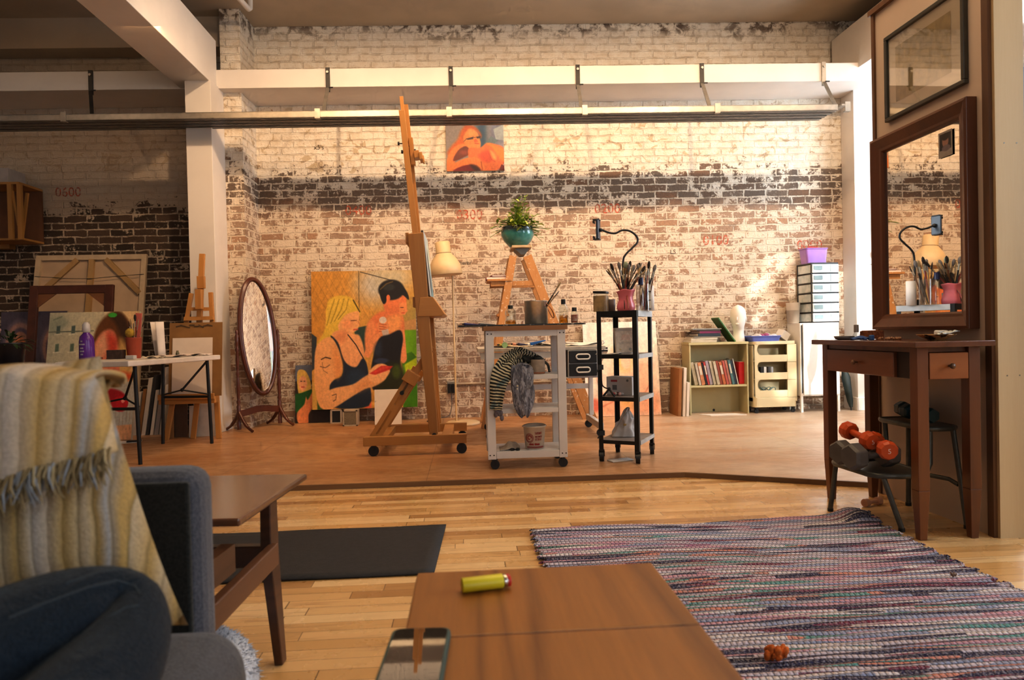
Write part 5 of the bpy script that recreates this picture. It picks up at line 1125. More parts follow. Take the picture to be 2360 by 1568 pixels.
MB().cyl((q.x, 4.80, zc + .02), (q.x, 4.785, zc + .02), .019, n=20).build('jar_body', WPLA, t); MB().cyl((q.x, 4.785, zc + .02), (q.x, 4.777, zc + .02), .0205, n=20).build('lid', pm('mint lid', (.35, .58, .32)), t, bevel=.003)
q = at(1388, 783, Y=4.76); t = one(MB().tube([(q.x - .03, 4.76, zc + .01), (q.x - .015, 4.76, zc + .03), (q.x, 4.76, zc + .02)], .003, 6).tube([V((q.x + .012 * math.cos(a), 4.76, zc + .022 + .012 * math.sin(a))) for a in [i * PI / 6 for i in range(12)]], .003, 6, closed=True).tube([V((q.x - .012 + .010 * math.cos(a), 4.78, zc + .02 + .010 * math.sin(a))) for a in [i * PI / 6 for i in range(12)]], .003, 6, closed=True), 'scissors', CHROME, 'metal scissors handles at right end of drawing table', 'scissors', (q.x, 4.76, zc))
# ================= white shelving cart =================
wc = thing('utility_cart', 'white wooden rolling cart with oak top and shelves', 'cart', (.33, 4.1, ST))
WP = mat('white painted cart wood', (.78, .77, .78), .4, .06, 5.); OAK = wood('oak cart top', (.30, .135, .04), (.42, .20, .07), 'X', .45)
wx0, wx1, wy0, wy1 = .098, .565, 3.965, 4.30; pw = .048
zB, zW = .085, .862
MB().lohi((wx0 - .012, wy0 - .012, zW - .026), (wx1 + .012, wy1 + .012, zW)).build('cart_top', OAK, wc, bevel=.002)
for xx in (wx0, wx1 - pw):
    for yy in (wy0, wy1 - .035): MB().lohi((xx, yy, zB), (xx + pw, yy + .035, zW - .027)).build('post', WP, wc, bevel=.002)
for nm, z0, th_ in (('shelf', .548, .026), ('shelf', .352, .026), ('shelf', zB + .004, .040)):
    mb = MB(); mb.lohi((wx0 + pw + .001, wy0 + .002, z0), (wx1 - pw - .001, wy0 + .03, z0 + th_)); mb.lohi((wx0 + .008, wy0 + .036, z0 + th_ - .016), (wx1 - .008, wy1 - .036, z0 + th_)); mb.build(nm, WP, wc, bevel=.0015)
mb = MB(); mb.lohi((wx0 + pw, wy0 + .004, zW - .062), (wx1 - pw, wy0 + .022, zW - .027)); mb.lohi((wx0 + .006, wy0 + .04, zW - .062), (wx0 + .022, wy1 - .04, zW - .027)); mb.lohi((wx1 - .022, wy0 + .04, zW - .062), (wx1 - .006, wy1 - .04, zW - .027)); mb.build('top_rail', WP, wc)
for xx in (wx0 + .022, wx1 - .022):
    for dx in (-.010, .012):
        for zz in (zW - .045, zB + .025): MB().cyl((xx + dx, wy0 - .0008, zz), (xx + dx, wy0 + .002, zz), .0042, n=10).build('screw', DST, wc)
for xx in (wx0 + .04, wx1 - .025):
    for yy in (wy0 + .03, wy1 - .04): wheel(wc, (xx, yy, ST + .027), .0265)
zs1, zs2, zs3 = .548 + .0262, .352 + .0262, zB + .0442
# dark glass palette on the cart top
gx0, gx1 = at(1056, 745, Y=4.05).x, at(1345, 743, Y=4.05).x; zg = zW + .0005
m, nt, b, tc = newmat('dark paint-smeared glass'); c = mixc(nt, mapr(nt, noise(nt, tc, 25., 4., .6), .55, .62), (.015, .018, .02), (.22, .20, .18)); c = mixc(nt, mapr(nt, noise(nt, mapping(nt, tc, (1, 1, 1), (3, 1, 0)), 14., 3.), .66, .7), c, (.06, .10, .30)); nt.links.new(c, b.inputs['Base Color']); setp(b, rough=.25)
one(MB().lohi((gx0, 3.98, zg), (gx1, 4.34, zg + .009)), 'glass_palette', m, 'long dark paint-smeared glass palette lying across the white cart top', 'palette', ((gx0 + gx1) / 2, 4.1, zg), bevel=.002)
zg += .0095
# pot
def cx_(px, Y): return at(px, 745, Y=Y).x
pY = 4.10; pr_ = (at(1262, 720, Y=pY).x - at(1209, 720, Y=pY).x) / 2; pcx = (at(1262, 720, Y=pY).x + at(1209, 720, Y=pY).x) / 2; pH = at(1235, 694, Y=pY).z - zg
po = thing('cooking_pot', 'steel cooking pot with wire bail used as a brush washer', 'pot', (pcx, pY, zg))
MB().lathe([(.0001, 0), (pr_ - .004, 0), (pr_, .004), (pr_, pH - .004), (pr_ + .004, pH), (pr_ - .003, pH), (pr_ - .003, .01), (.0001, .008)], (pcx, pY, zg), 40).build('pot_body', mat('satin pot steel', (.80, .77, .72), .34, .1, 60., metal=.9), po, shell=True)
COP = mat('copper wire', (.45, .20, .11), .3, .1, metal=.8)
MB().tube(smooth([(pcx + pr_ * .75, pY - pr_ * .6, zg + pH - .012), (pcx + pr_ * 1.25, pY - .05, zg + pH * .62), (pcx + pr_ * 1.52, pY - .02, zg + pH * .32), (pcx + pr_ * 1.45, pY + .02, zg + pH * .28), (pcx + pr_ * 1.1, pY + .03, zg + pH * .62), (pcx + pr_ * .82, pY + pr_ * .55, zg + pH - .012)]), .003, 6).build('bail', COP, po)
MB().box((pcx + pr_ * .72, pY - pr_ * .70, zg + pH - .02), (.02, .006, .03), rot=(0, 0, .7)).build('ear', CHROME, po)
# ---- brushes ----
HM = [mat('brush handle brown', (.16, .075, .03), .35), mat('brush handle black', (.02, .018, .016), .35), mat('brush handle tan', (.40, .26, .12), .4), mat('brush handle red', (.28, .05, .03), .35)]
FER = mat('brush ferrule', (.45, .40, .32), .3, metal=.9); BR = [mat('dark bristle', (.03, .02, .015), .9), mat('hog bristle', (.45, .33, .18), .9), mat('grey bristle', (.22, .20, .19), .9)]
def brush_proto(k, L, r, br):
    o = thing('paintbrush', 'x', 'brush', (0, 0, 0))
    MB().tube([(0, 0, 0), (0, 0, L * .12), (0, 0, L * .45), (0, 0, L * .70)], [r * .45, r * .8, r * 1.15, r * .8], 8).build('handle', HM[k % 4], o)
    MB().tube([(0, 0, L * .70), (0, 0, L * .84)], [r * .85, r * 1.05], 8).build('ferrule', FER, o)
    MB().tube([(0, 0, L * .84), (0, 0, L * .91), (0, 0, L * .97), (0, 0, L)], [r * 1.0, r * br, r * br * .8, r * .15], 8).build('bristle', BR[k % 3], o)
    return o
PRO = [brush_proto(k, L, r, br) for k, (L, r, br) in enumerate(((.26, .0032, 1.1), (.28, .0042, 1.5), (.24, .0036, 1.0), (.30, .0050, 1.9), (.27, .0034, 1.2), (.29, .0062, 1.8)))]
_used = set()
def brush(k, base, tip, label, group=None):
    base, tip = V(base), V(tip); d = (tip - base); q = V((0, 0, 1)).rotation_difference(d.normalized()).to_euler()
    k %= len(PRO)
    if k in _used: o = dup(PRO[k], base, q, label, group)
    else: _used.add(k); o = PRO[k]; o.location = base; o.rotation_euler = q; tag(o, label, None, group)
    o['category'] = 'paintbrush'; return o
brush(2, (pcx - .01, pY, zg + .012), at(1299, 658, Y=4.02), 'long thin paintbrush standing in the steel pot')
brush(1, (pcx + .0, pY - .02, zg + .012), at(1272, 684, Y=4.06), 'short thick paintbrush leaning over the steel pot rim')
# jars and bottles
CLG = glass('jar glass', (.93, .95, .92)); AMB = glass('amber liquid', (.85, .55, .08), .05, ior=1.36)
def bottle(name, px, Y, w_px, py_top, label, cat, liquid=.35, capm=BLK, neck=.45, z0=None, lm=None, gl=None, capf=.14, body=.72):
    z0 = zg if z0 is None else z0; x = at(px, 740, Y=Y).x; r = w_px / 2 / 1573 * Y; H = at(px, py_top, Y=Y).z - z0
    t = thing(name, label, cat, (x, Y, z0))
    MB().lathe([(.0001, 0), (r * .95, 0), (r, .004), (r, H * body * .9), (r * neck, H * (body + .1)), (r * neck, H * (1 - capf))], (x, Y, z0), 24).build('bottle_body', gl or CLG, t, shell=True)
    if liquid: MB().lathe([(.0001, .003), (r * .93, .003), (r * .93, H * liquid), (.0001, H * liquid)], (x, Y, z0), 24).build('liquid', lm or AMB, t, shell=True)
    MB().lathe([(r * neck * 1.12, H * (1 - capf * 1.3)), (r * neck * 1.12, H * .99), (r * neck, H), (.0001, H)], (x, Y, z0), 20).build('cap', capm, t)
    return t
bottle('glass_jar', 1177, 4.12, 26, 704, 'clear jar with black lid and a little yellow liquid, left of the pot', 'jar', .22, neck=.42, body=.78)
bottle('medium_bottle', 1299, 4.10, 22, 690, 'clear bottle of amber painting medium right of the steel pot', 'bottle', .34, capf=.16, neck=.42)
o = bottle('medium_bottle', 1324, 4.06, 16, 709, 'small bottle with black cap and red-brown label at palette end', 'bottle', .5, lm=glass('brown medium', (.5, .2, .08), .05), neck=.62, capf=.2, body=.7)
x = at(1324, 740, Y=4.06).x; r = 16 / 2 / 1573 * 4.06; MB().lathe([(r * 1.015, .012), (r * 1.015, .05)], (x, 4.06, zg), 20).build('paper_label', mat('red brown label', (.35, .09, .05), .6, c2=(.6, .5, .42)), o, shell=True)
q = at(1085, 742, Y=4.02); tub('paint_tube', 1090, 4.04, pm('ultramarine tube', (.05, .06, .25)), 'blue paint tube at the left end of the glass palette', .10, .008, .05, z0=zg)
tub('paint_tube', 1125, 4.10, pm('grey tube', (.30, .30, .32)), 'grey paint tube beside the blue one on the palette', .09, .007, -.1, z0=zg)
# striped cloth and grey plastic bag hanging on the shelf
def stripeblack():
    m, nt, b, tc = newmat('black and cream striped knit'); sp = node(nt, 'ShaderNodeAttribute', attribute_name='paint').outputs[2]
    f = mth(nt, 'FRACT', mth(nt, 'MULTIPLY', sp, 24.)); c = mixc(nt, mapr(nt, f, .50, .54), (.012, .014, .014), (.62, .56, .40)); c = mixc(nt, mapr(nt, noise(nt, tc, 12., 2.), .56, .62, 0, .8), c, mixc(nt, mapr(nt, f, .5, .54), (.01, .012, .014), (.16, .30, .34)))
    nt.links.new(c, b.inputs['Base Color']); setp(b, rough=.9); return m
STR = stripeblack()
def ribbon_cloth(name, path, half, m, nv=40, nu=12, fold=.012, seed=1, par=None):
    rr = random.Random(seed); P_ = smooth(path, 8); n = len(P_); mb = MB(); cols = []
    ph_ = rr.random() * 6
    def fn(u, v):
        i = min(int(v * (n - 1)), n - 2); t = v * (n - 1) - i; c = P_[i].lerp(P_[i + 1], t); d = (P_[i + 1] - P_[i]).normalized()
        s = d.cross(V((0, -1, .25))).normalized(); k = 2 * u - 1; nn_ = d.cross(s)
        cols.append((v, v, v, 1)); hw = half(v) if callable(half) else half
        return c + s * k * hw + nn_ * (fold * math.sin(u * 9 + v * 7 + ph_) + fold * .6 * math.sin(u * 17 - v * 11))
    mb.grid(fn, nu, nv); mb.cols = cols
    return mb
def w(px, py, Y): return at(px, py, Y=Y)
sc_ = ribbon_cloth('cloth', [w(1235, 835, 4.12), w(1190, 828, 4.05), w(1165, 850, 3.955), w(1150, 880, 3.932), w(1145, 915, 3.930), w(1143, 945, 3.930)], lambda v: .050 + .014 * math.sin(v * 5), STR, 60, 16, .008, 2)
sct = thing('striped_cloth', 'black and cream striped knit cloth hanging over the white cart shelf', 'cloth', w(1155, 880, 3.95))
sc_.build('front_drape', STR, sct, shell=True, solid=.004)
sc2 = ribbon_cloth('cloth', [w(1250, 840, 4.18), w(1225, 822, 4.10), w(1195, 815, 4.04), w(1172, 832, 4.0), w(1160, 860, 3.99)], lambda v: .035, STR, 50, 14, .014, 5)
sc2.build('bunched_fold', STR, sct, shell=True, solid=.004)
mb = MB(); rr = random.Random(8)
for k in range(9):
    c = w(rr.uniform(1185, 1245), rr.uniform(815, 838), 4.10 + rr.uniform(-.03, .03)); mb.ball(c, (rr.uniform(.03, .05), .03, rr.uniform(.014, .022)), 12, 8, 0, Euler((rr.random(), rr.random() * .6, rr.random() * 3)).to_matrix())
mb.tube(smooth([w(1235, 822, 4.08), w(1260, 838, 4.05), w(1265, 850, 4.05), w(1266, 857, 4.04)]), .008, 8)
one(mb, 'black_bag', mat('black nylon', (.014, .015, .014), .55, .5, 40., .5, 50., c2=(.05, .055, .045)), 'crumpled black nylon bag on upper shelf of the white cart', 'bag', w(1220, 850, 4.1))
m, nt, b, tc = newmat('grey translucent plastic'); c = mixc(nt, mapr(nt, noise(nt, mapping(nt, tc, (3, 3, 1)), 18., 4., .65, 1.), .38, .64), (.10, .105, .14), (.38, .39, .46)); nt.links.new(c, b.inputs['Base Color']); setp(b, rough=.3); bumpn(nt, b, noise(nt, mapping(nt, tc, (3, 3, .8)), 22., 4., .6, 1.), .9, .02); GBAG = m
gb = thing('plastic_bag', 'grey plastic bag hanging over the front edge of the cart shelf', 'bag', w(1200, 900, 3.94))
def bagf(u, v):
    t = 2 * PI * u; wd = .066 * (math.sin(PI * min(1, v * .84 + .14))) ** .42 * (1 - .10 * v); cpx = 1200 + 8 * v; py_ = 846 + 112 * v
    c = w(cpx, py_, 3.918); k = 1 + .12 * math.sin(5 * t + 3 * v) + .07 * math.sin(9 * t - 6 * v)
    return c + V((wd * math.cos(t) * k, .030 * math.sin(t) * k * (.4 + v) - .004, .012 * math.sin(3 * t)))
MB().grid(bagf, 48, 30, wrap=True).build('bag_body', GBAG, gb)
MB().tube(smooth([w(1180, 860, 3.93), w(1196, 842, 3.96), w(1222, 850, 3.95), w(1222, 885, 3.90), w(1212, 900, 3.895)]), [.006 + .010 * math.sin(PI * i / 24) for i in range(25)], 8).build('bag_handle', GBAG, gb)
mb = MB(); 
for py in (890, 897, 905, 912): mb.ball(w(1192 + R.uniform(-1, 1), py, 3.895), (.006, .003, .006), 8, 6)
mb.build('cream_tag', mat('cream tag', (.70, .66, .52), .6), gb)
fluffp = MB(); rr = random.Random(4)
for k in range(7): c = w(rr.uniform(1142, 1158), rr.uniform(948, 968), 3.945); fluffp.ball(c, (.012, .012, .018), 8, 6)
fluffp.build('bag_corner', mat('mauve rag', (.24, .21, .25), .8, .4), gb)
# mug on the shelf
q = at(1241, 870, Y=4.03); mug = thing('clay_mug', 'pale earthenware cup on the upper shelf of the white cart', 'cup', (q.x, 4.05, zs1))
r = .042; MB().lathe([(.0001, 0), (r * .92, 0), (r, .008), (r, .082), (r * .95, .086), (r * .92, .082), (r * .92, .01), (.0001, .008)], (q.x, 4.05, zs1), 28).build('cup_body', mat('pale clay', (.46, .37, .29), .6, .2, 30.), mug, shell=True)
MB().lathe([(r * 1.005, .002), (r * 1.005, .012)], (q.x, 4.05, zs1), 28).build('foot_ring', mat('terracotta', (.40, .17, .09), .7), mug, shell=True)
# bucket with red print
q = at(1234, 1040, Y=4.02); bk = thing('paint_bucket', 'translucent white bucket with red printed label on the bottom shelf', 'bucket', (q.x, 4.06, zs3))
bz_ = zs3; BW = mat('milky plastic', (.66, .58, .48), .35, .1); RED = mat('red print', (.35, .045, .04), .5)
MB().lathe([(.0001, 0), (.053, 0), (.056, .003), (.066, .128), (.070, .130), (.070, .138), (.064, .138), (.062, .125), (.053, .006), (.0001, .005)], (q.x, 4.06, bz_), 36).build('bucket_body', BW, bk, shell=True)
MB().tube([V((q.x + .072 * math.cos(a), 4.06 - .072 * abs(math.sin(a)) * .4, bz_ + .132 + .022 * math.sin(a))) for a in [i * PI / 14 for i in range(15)]], .0022, 6).build('bail', STEEL, bk)
lb = MB(); cyl_pt = lambda a, z: V((q.x + (.0562 + .0781 * z) * math.sin(a), 4.06 - (.0562 + .0781 * z) * math.cos(a), bz_ + z))
RQ = random.Random(2)
def strokes(a0, a1, z, h, r_=.0016):          # print too worn to read: short uprights
    a = a0
    while a < a1: lb.tube([cyl_pt(a, z) - V((0, .0004, 0)), cyl_pt(a, z + h * RQ.uniform(.6, 1)) - V((0, .0004, 0))], r_, 5); a += RQ.uniform(.05, .10)
for z_, h_ in ((.090, .016), (.072, .011), (.054, .010)): strokes(-.02, .62, z_, h_)
strokes(-.62, -.16, .026, .012, .0028); strokes(-.05, .45, .026, .012, .0028)
lb.tube([cyl_pt(-.02 + i * .08, .067) - V((0, .0004, 0)) for i in range(9)], .0014, 5)
for rr_ in (.026, .020): 
    pts = [cyl_pt(-.62 + rr_ * math.cos(t) / .062, .068 + rr_ * math.sin(t)) - V((0, .0006, 0)) for t in [i * PI / 14 for i in range(28)]]; lb.tube(pts, .0016, 5, closed=True)
lb.tube([cyl_pt(-.62 + .014 * math.cos(t) * (1 - t / 9) / .062, .068 + .016 * math.sin(t) * (1 - t / 9)) - V((0, .0006, 0)) for t in [i * .35 for i in range(18)]], .003, 5)
for zz in (.010, .016): lb.tube([cyl_pt(a, zz) - V((0, .0003, 0)) for a in [-.95 + i * .1 for i in range(20)]], .0022, 5)
lb.build('printed_label', RED, bk)
# bits on the bottom shelf
q = at(1175, 1042, Y=4.05); mb = MB(); mb.grid(lambda u, v: V((q.x - .0 + .10 * (u - .5) * 2 * .6, 4.07 + .07 * (v - .5) * 2, zs3 + .002 + .045 * math.exp(-((u - .62) ** 2 * 9 + (v - .5) ** 2 * 6)) * (1 + .2 * math.sin(u * 13 + v * 5)))), 20, 14)
one(mb, 'rag', mat('pale rag', (.58, .50, .42), .9, .3, 20., .4), 'pale folded rag on bottom shelf beside the bucket', 'rag', (q.x, 4.07, zs3), solid=.003, shell=True)
for k, px in enumerate((1181, 1194)):
    q = at(px, 1046, Y=3.99); one(MB().lathe([(.0001, 0), (.010, 0), (.011, .004), (.010, .015), (.0001, .016)], (q.x, 3.995, zs3), 14), 'bottle_cap', BLK, ('left black cap' if k == 0 else 'right black cap') + ' on the bottom shelf near the bucket', 'cap', (q.x, 3.995, zs3))
# ================= black metal cart =================
BC = V((.975, 4.205, 0)); BR_ = -.52; bw, bd = .25, .35
bc = thing('metal_cart', 'tall black metal cart with four shelves on casters', 'cart', (BC.x, BC.y, ST), BR_)
RB = Matrix.Rotation(BR_, 3, 'Z'); TB = Matrix.Translation((BC.x, BC.y, 0)) @ RB.to_4x4()
SHZ = [(.135, .022), (.395, .024), (.652, .024), (.905, .034)]
GS = mat('grey zinc angle', (.52, .54, .55), .4, .15, metal=.2)
for sx in (-1, 1):
    for sy in (-1, 1):
        mb = MB(TB); x_, y_ = sx * bw / 2, sy * bd / 2
        mb.lohi((x_, y_, .085), (x_ - sx * .028, y_ - sy * .003, .94)); mb.lohi((x_, y_, .085), (x_ - sx * .003, y_ - sy * .028, .94)); mb.build('post', BLKM, bc, bevel=.001)
        wheel(bc, TB @ V((x_ - sx * .012, y_ - sy * .012, ST + .031)), .030, RB @ V((1, .25, 0)))
for z0, h in SHZ:
    mb = MB(TB); mb.lohi((-bw / 2 + .004, -bd / 2 + .004, z0 + h - .003), (bw / 2 - .004, bd / 2 - .004, z0 + h)); o = mb.build('shelf', mat('grey shelf board', (.30, .24, .20), .55), bc)
    mb = MB(TB); mb.lohi((-bw / 2 + .003, -bd / 2 + .003, z0), (bw / 2 - .003, -bd / 2 + .006, z0 + h)); mb.lohi((-bw / 2 + .003, bd / 2 - .006, z0), (bw / 2 - .003, bd / 2 - .003, z0 + h)); mb.lohi((-bw / 2 + .003, -bd / 2, z0), (-bw / 2 + .006, bd / 2, z0 + h)); mb.build('shelf_rim', BLKM, o)
    mb = MB(TB); mb.lohi((bw / 2 - .002, -bd / 2 + .026, z0 - .002), (bw / 2 + .003, bd / 2 - .0, z0 + h)); mb.build('side_angle', GS, o)
def tp(x, y, z): return TB @ V((x, y, z))
zt1, zt2, zt3, zt4 = [z0 + h + .0005 for z0, h in SHZ][::-1]
# top shelf
def onb(px, y_, z):          # local y on the cart shelf, sighted across px
    best = min(((abs_(px, tp(-bw / 2 + .265 * k / 100, y_, z)), k) for k in range(-10, 111)), key=lambda q: q[0]); return tp(-bw / 2 + .265 * best[1] / 100, y_, z)
def abs_(px, p):
    d = CM.transposed() @ (p - V((0, 0, CAMZ))); return abs(1180 + 1573 * d.x / -d.z - px)
# jar with black lid
c = onb(1385, -.10, zt1); jr = thing('storage_jar', 'square glass jar of tan powder with black lid on the black cart', 'jar', c); 
mb = MB(); mb.prism(rrect(0, 0, .082, .07, .012), .098, Matrix.Translation(c) @ RB.to_4x4()); mb.build('jar_body', mat('tan powder', (.44, .30, .14), .3, .5, 16., c2=(.24, .17, .09)), jr)
mb = MB(); mb.prism(rrect(0, 0, .078, .066, .012), .016, Matrix.Translation(c + V((0, 0, .098))) @ RB.to_4x4()); mb.build('jar_neck', CLG, jr); mb = MB(); mb.prism(rrect(0, 0, .085, .073, .012), .014, Matrix.Translation(c + V((0, 0, .112))) @ RB.to_4x4() @ Matrix.Rotation(.05, 4, 'Y')); mb.build('lid', BLK, jr, bevel=.002)
c = onb(1408, -.04, zt1); lathe_thing('clay_cup', [(.0001, 0), (.026, 0), (.028, .075), (.026, .076), (.024, .01), (.0001, .008)], c, mat('grey brown cup', (.20, .15, .14), .5), 'plain grey-brown cup between the jar and the pink vase', 'cup')
# pink vase, square with flaring rim
vc_ = onb(1443, -.125, zt1); VH = at(1443, 667, Y=vc_.y).z - zt1
pv = thing('vase', 'translucent pink wavy-rimmed vase full of paintbrushes', 'vase', vc_)
PINK = mat('pink frosted plastic', (.72, .20, .24), .35, .12, 12.); PINK.node_tree.nodes['Principled BSDF'].inputs['Subsurface Weight'].default_value = .25; PINK.node_tree.nodes['Principled BSDF'].inputs['Subsurface Radius'].default_value = (.04, .02, .02)
def vz(u, v):
    t = 2 * PI * u; sq = 1 / max(abs(math.cos(t)), abs(math.sin(t))) ** .55
    pr2 = (.046, .051, .047, .040, .039, .043, .052)[min(int(v * 6), 6)]; nx_ = (.046, .051, .047, .040, .039, .043, .052)[min(int(v * 6) + 1, 6)]; r = pr2 + (nx_ - pr2) * (v * 6 - int(v * 6))
    z = v * VH * (1 - .05 * v * (1 - math.cos(4 * t)) * .5 - .09 * v * max(0, math.cos(t - PI)))
    return vc_ + RB @ V((r * sq * math.cos(t), r * sq * math.sin(t), z))
mb = MB(); mb.grid(vz, 40, 18, wrap=True); mb.add([vz(i / 40, 0) for i in range(40)], [tuple(range(40))]); mb.build('vase_body', PINK, pv, shell=True, solid=.003)
tips = [(1396, 622), (1400, 619), (1406, 618), (1411, 617), (1419, 618), (1427, 612), (1431, 622), (1437, 628), (1443, 620), (1452, 608), (1457, 612), (1462, 610), (1468, 617), (1474, 625), (1480, 605), (1487, 613), (1490, 620), (1448, 630), (1466, 634), (1476, 616), (1415, 628), (1440, 634)]
RR = random.Random(21)
for k, (px, py) in enumerate(tips):
    tp_ = at(px, py, Y=vc_.y + RR.uniform(-.05, .09)); mouth = vc_ + V(((tp_.x - vc_.x) * .25 + RR.uniform(-.012, .012), RR.uniform(-.02, .02), VH)); d = (tp_ - mouth).normalized(); Lb = (.26, .28, .24, .30, .27, .29)[k % 6]
    base = tp_ - d * Lb
    if base.z < zt1 + .006: base = tp_ - d * ((tp_.z - zt1 - .008) / d.z)
    brush(k, base, tp_, 'paintbrush standing fanned out in the pink vase on the black cart', 'paintbrushes in the pink vase')
# tall clear holder with brushes
hc = onb(1484, -.02, zt1); th_ = thing('brush_holder', 'tall clear plastic brush holder right of the pink vase', 'holder', hc); ACR = glass('clear acrylic', (.97, .97, .98), .03)
HH = at(1484, 656, Y=hc.y).z - zt1
mb = MB(); RBi = Matrix.Translation(hc) @ RB.to_4x4(); pl_ = rrect(0, 0, .075, .075, .006, 3); n = len(pl_)
mb.add([RBi @ V((x_, y_, .0)) for x_, y_ in pl_] + [RBi @ V((x_, y_, HH)) for x_, y_ in pl_], [(i, (i + 1) % n, n + (i + 1) % n, n + i) for i in range(n)]); mb.add([RBi @ V((x_, y_, .001)) for x_, y_ in pl_], [tuple(range(n))]); mb.build('holder_wall', ACR, th_, shell=True, solid=.0025)
for k in range(12):
    px, py = 1476 + RR.uniform(-4, 34), RR.uniform(612, 640); tp_ = at(px, py, Y=hc.y + RR.uniform(-.03, .05)); base = hc + RB @ V((RR.uniform(-.026, .026), RR.uniform(-.026, .026), .006)); d = (tp_ - base).normalized(); Lb = (.26, .28, .24, .30, .27, .29)[(k + 3) % 6]
    base = tp_ - d * Lb
    if base.z < zt1 + .006: base = hc + RB @ V((RR.uniform(-.026, .026), RR.uniform(-.026, .026), .006))
    brush(k + 3, base, tp_, 'paintbrush standing in the tall clear holder on the black cart', 'paintbrushes in the clear holder')
# blue topped tube + white roll
c = onb(1478, -.075, zt1); t = thing('marker_tube', 'tall white tube with navy cap beside the brush holder', 'tube', c); Hc = at(1478, 640, Y=c.y).z - zt1
MB().lathe([(.0001, 0), (.013, 0), (.014, .004), (.014, Hc * .8), (.0001, Hc * .8)], c, 18).build('tube_body', CLG, t, shell=True); MB().lathe([(.0155, Hc * .78), (.0155, Hc * .98), (.013, Hc), (.0001, Hc)], c, 18).build('cap', mat('navy cap', (.012, .015, .07), .35), t)
c = onb(1497, .075, zt1); lathe_thing('paper_roll', [(.0001, 0), (.030, 0), (.030, .155), (.022, .155), (.022, .02), (.0001, .02)], c, WPAPER, 'white paper roll standing at the back of the black cart top', 'roll')
# scraper sponge on stick in vase
tp_ = at(1442, 604, Y=vc_.y + .03); t = thing('sponge_brush', 'pale green rounded sponge brush standing in the pink vase', 'brush', vc_ + V((0, .01, .01)))
MB().tube([vc_ + V((0, .01, .01)), tp_ - V((0, 0, .05))], .004, 8).build('handle', HM[2], t); MB().ball(tp_ - V((0, 0, .02)), (.016, .012, .024), 12, 8).build('sponge', mat('sage sponge', (.34, .38, .26), .9), t); MB().bar(tp_ - V((0, 0, .075)), tp_ - V((0, 0, .04)), .018, .012, up=(0, 1, 0)).build('ferrule', mat('copper ferrule', (.38, .17, .06), .35, metal=.7), t)
# gooseneck phone holder
gn = thing('phone_holder', 'black gooseneck phone holder clamped to the black cart', 'holder', tp(-.02, .16, zt1))
GY = tp(0, .17, 0).y
path = [at(px, py, Y=GY) for px, py in ((1437, 712), (1436, 660), (1436, 605), (1442, 587), (1458, 571), (1469, 558), (1467, 545), (1452, 533), (1434, 531), (1418, 538), (1402, 536), (1389, 531))]
MB().tube(smooth(path, 5), .0065, 10).build('gooseneck', BLK, gn)
g0 = path[0]; MB().lohi((g0.x - .02, GY - .02, g0.z - .05), (g0.x + .02, GY + .02, g0.z + .02)).build('clamp', BLK, gn, bevel=.004)
h0, h1 = at(1378, 507, Y=GY), at(1379, 552, Y=GY); hc_ = (h0 + h1) / 2; M_ = Matrix.Translation(hc_) @ Matrix.Rotation(1.15, 4, 'Z'); hh = (h0.z - h1.z)
mb = MB(M_); mb.lohi((-.032, -.008, -hh / 2), (.032, .008, hh / 2)); mb.build('cradle', mat('blue black plastic', (.04, .055, .085), .3), gn, bevel=.004)
for s in (-1, 1): mb = MB(M_); mb.lohi((-.026, -.012, s * hh / 2 - .004), (.026, .03, s * hh / 2 + .004)); mb.lohi((-.026, .024, s * hh / 2 - s * .014 - .008), (.026, .03, s * hh / 2 - s * .014 + .008)); mb.build('jaw', BLK, gn, bevel=.002)
MB().ball(hc_ + (path[-1] - hc_) * .55, .013, 12, 8).build('ball_joint', BLK, gn); MB().tube([path[-1], hc_], .007, 8).build('neck_end', BLK, gn)
# shelf 2: white tub
c = onb(1438, -.02, zt2); HH = at(1436, 756, Y=c.y).z - zt2; tb = thing('plastic_tub', 'white square tub with faded pink print on the second shelf', 'tub', c)
TM = Matrix.Translation(c) @ RB.to_4x4() @ Matrix.Rotation(.32, 4, 'Z')
mb = MB(TM); b0 = rrect(0, 0, .105, .10, .016, 4); n = len(b0)
mb.add([V((x_, y_, 0)) for x_, y_ in b0] + [V((x_ * 1.2, y_ * 1.2, HH)) for x_, y_ in b0], [(i, (i + 1) % n, n + (i + 1) % n, n + i) for i in range(n)] + [tuple(range(n)), tuple(range(2 * n - 1, n - 1, -1))]); mb.build('tub_body', mat('tub plastic', (.66, .60, .54), .4, .08), tb)
mb = MB(TM); b1 = [(x_ * 1.23, y_ * 1.23) for x_, y_ in b0]; mb.prism(b1, .008, Matrix.Translation((0, 0, HH - .008))); mb.build('rim', mat('tub plastic', (.66, .6, .54)), tb, bevel=.002)
ar = Art(60, 70, (226, 214, 200)); ar.poly([(.35, .45), (.7, .05), (.95, .45)], (240, 232, 222)); 
for k in range(5): ar.line([(.3 + .02 * k, .40 - .05 * k), (.8, .40 - .05 * k)], .012, (225, 150, 130), .6)
ar.line([(.2, .55), (.9, .55)], .012, (150, 140, 140), .8); ar.line([(.2, .60), (.9, .60)], .008, (160, 150, 150), .7); ar.ell(.78, .85, .07, .06, (120, 130, 130)); ar.ell(.78, .85, .045, .04, (220, 215, 205)); ar.line([(.75, .88), (.81, .82)], .01, (90, 110, 110)); ar.ell(.22, .86, .06, .05, (220, 200, 160)); ar.rough(.03, 3)
f = lambda x_, z_: TM @ V((x_ * (1 + .2 * z_ / HH), -.0505 * (1 + .2 * z_ / HH) - .0012, z_))
ar.panel(f(-.046, HH * .88), f(.046, HH * .88), f(-.046, HH * .06)).build('printed_label', vcol_mat('tub print', .4, 0), tb, shell=True)
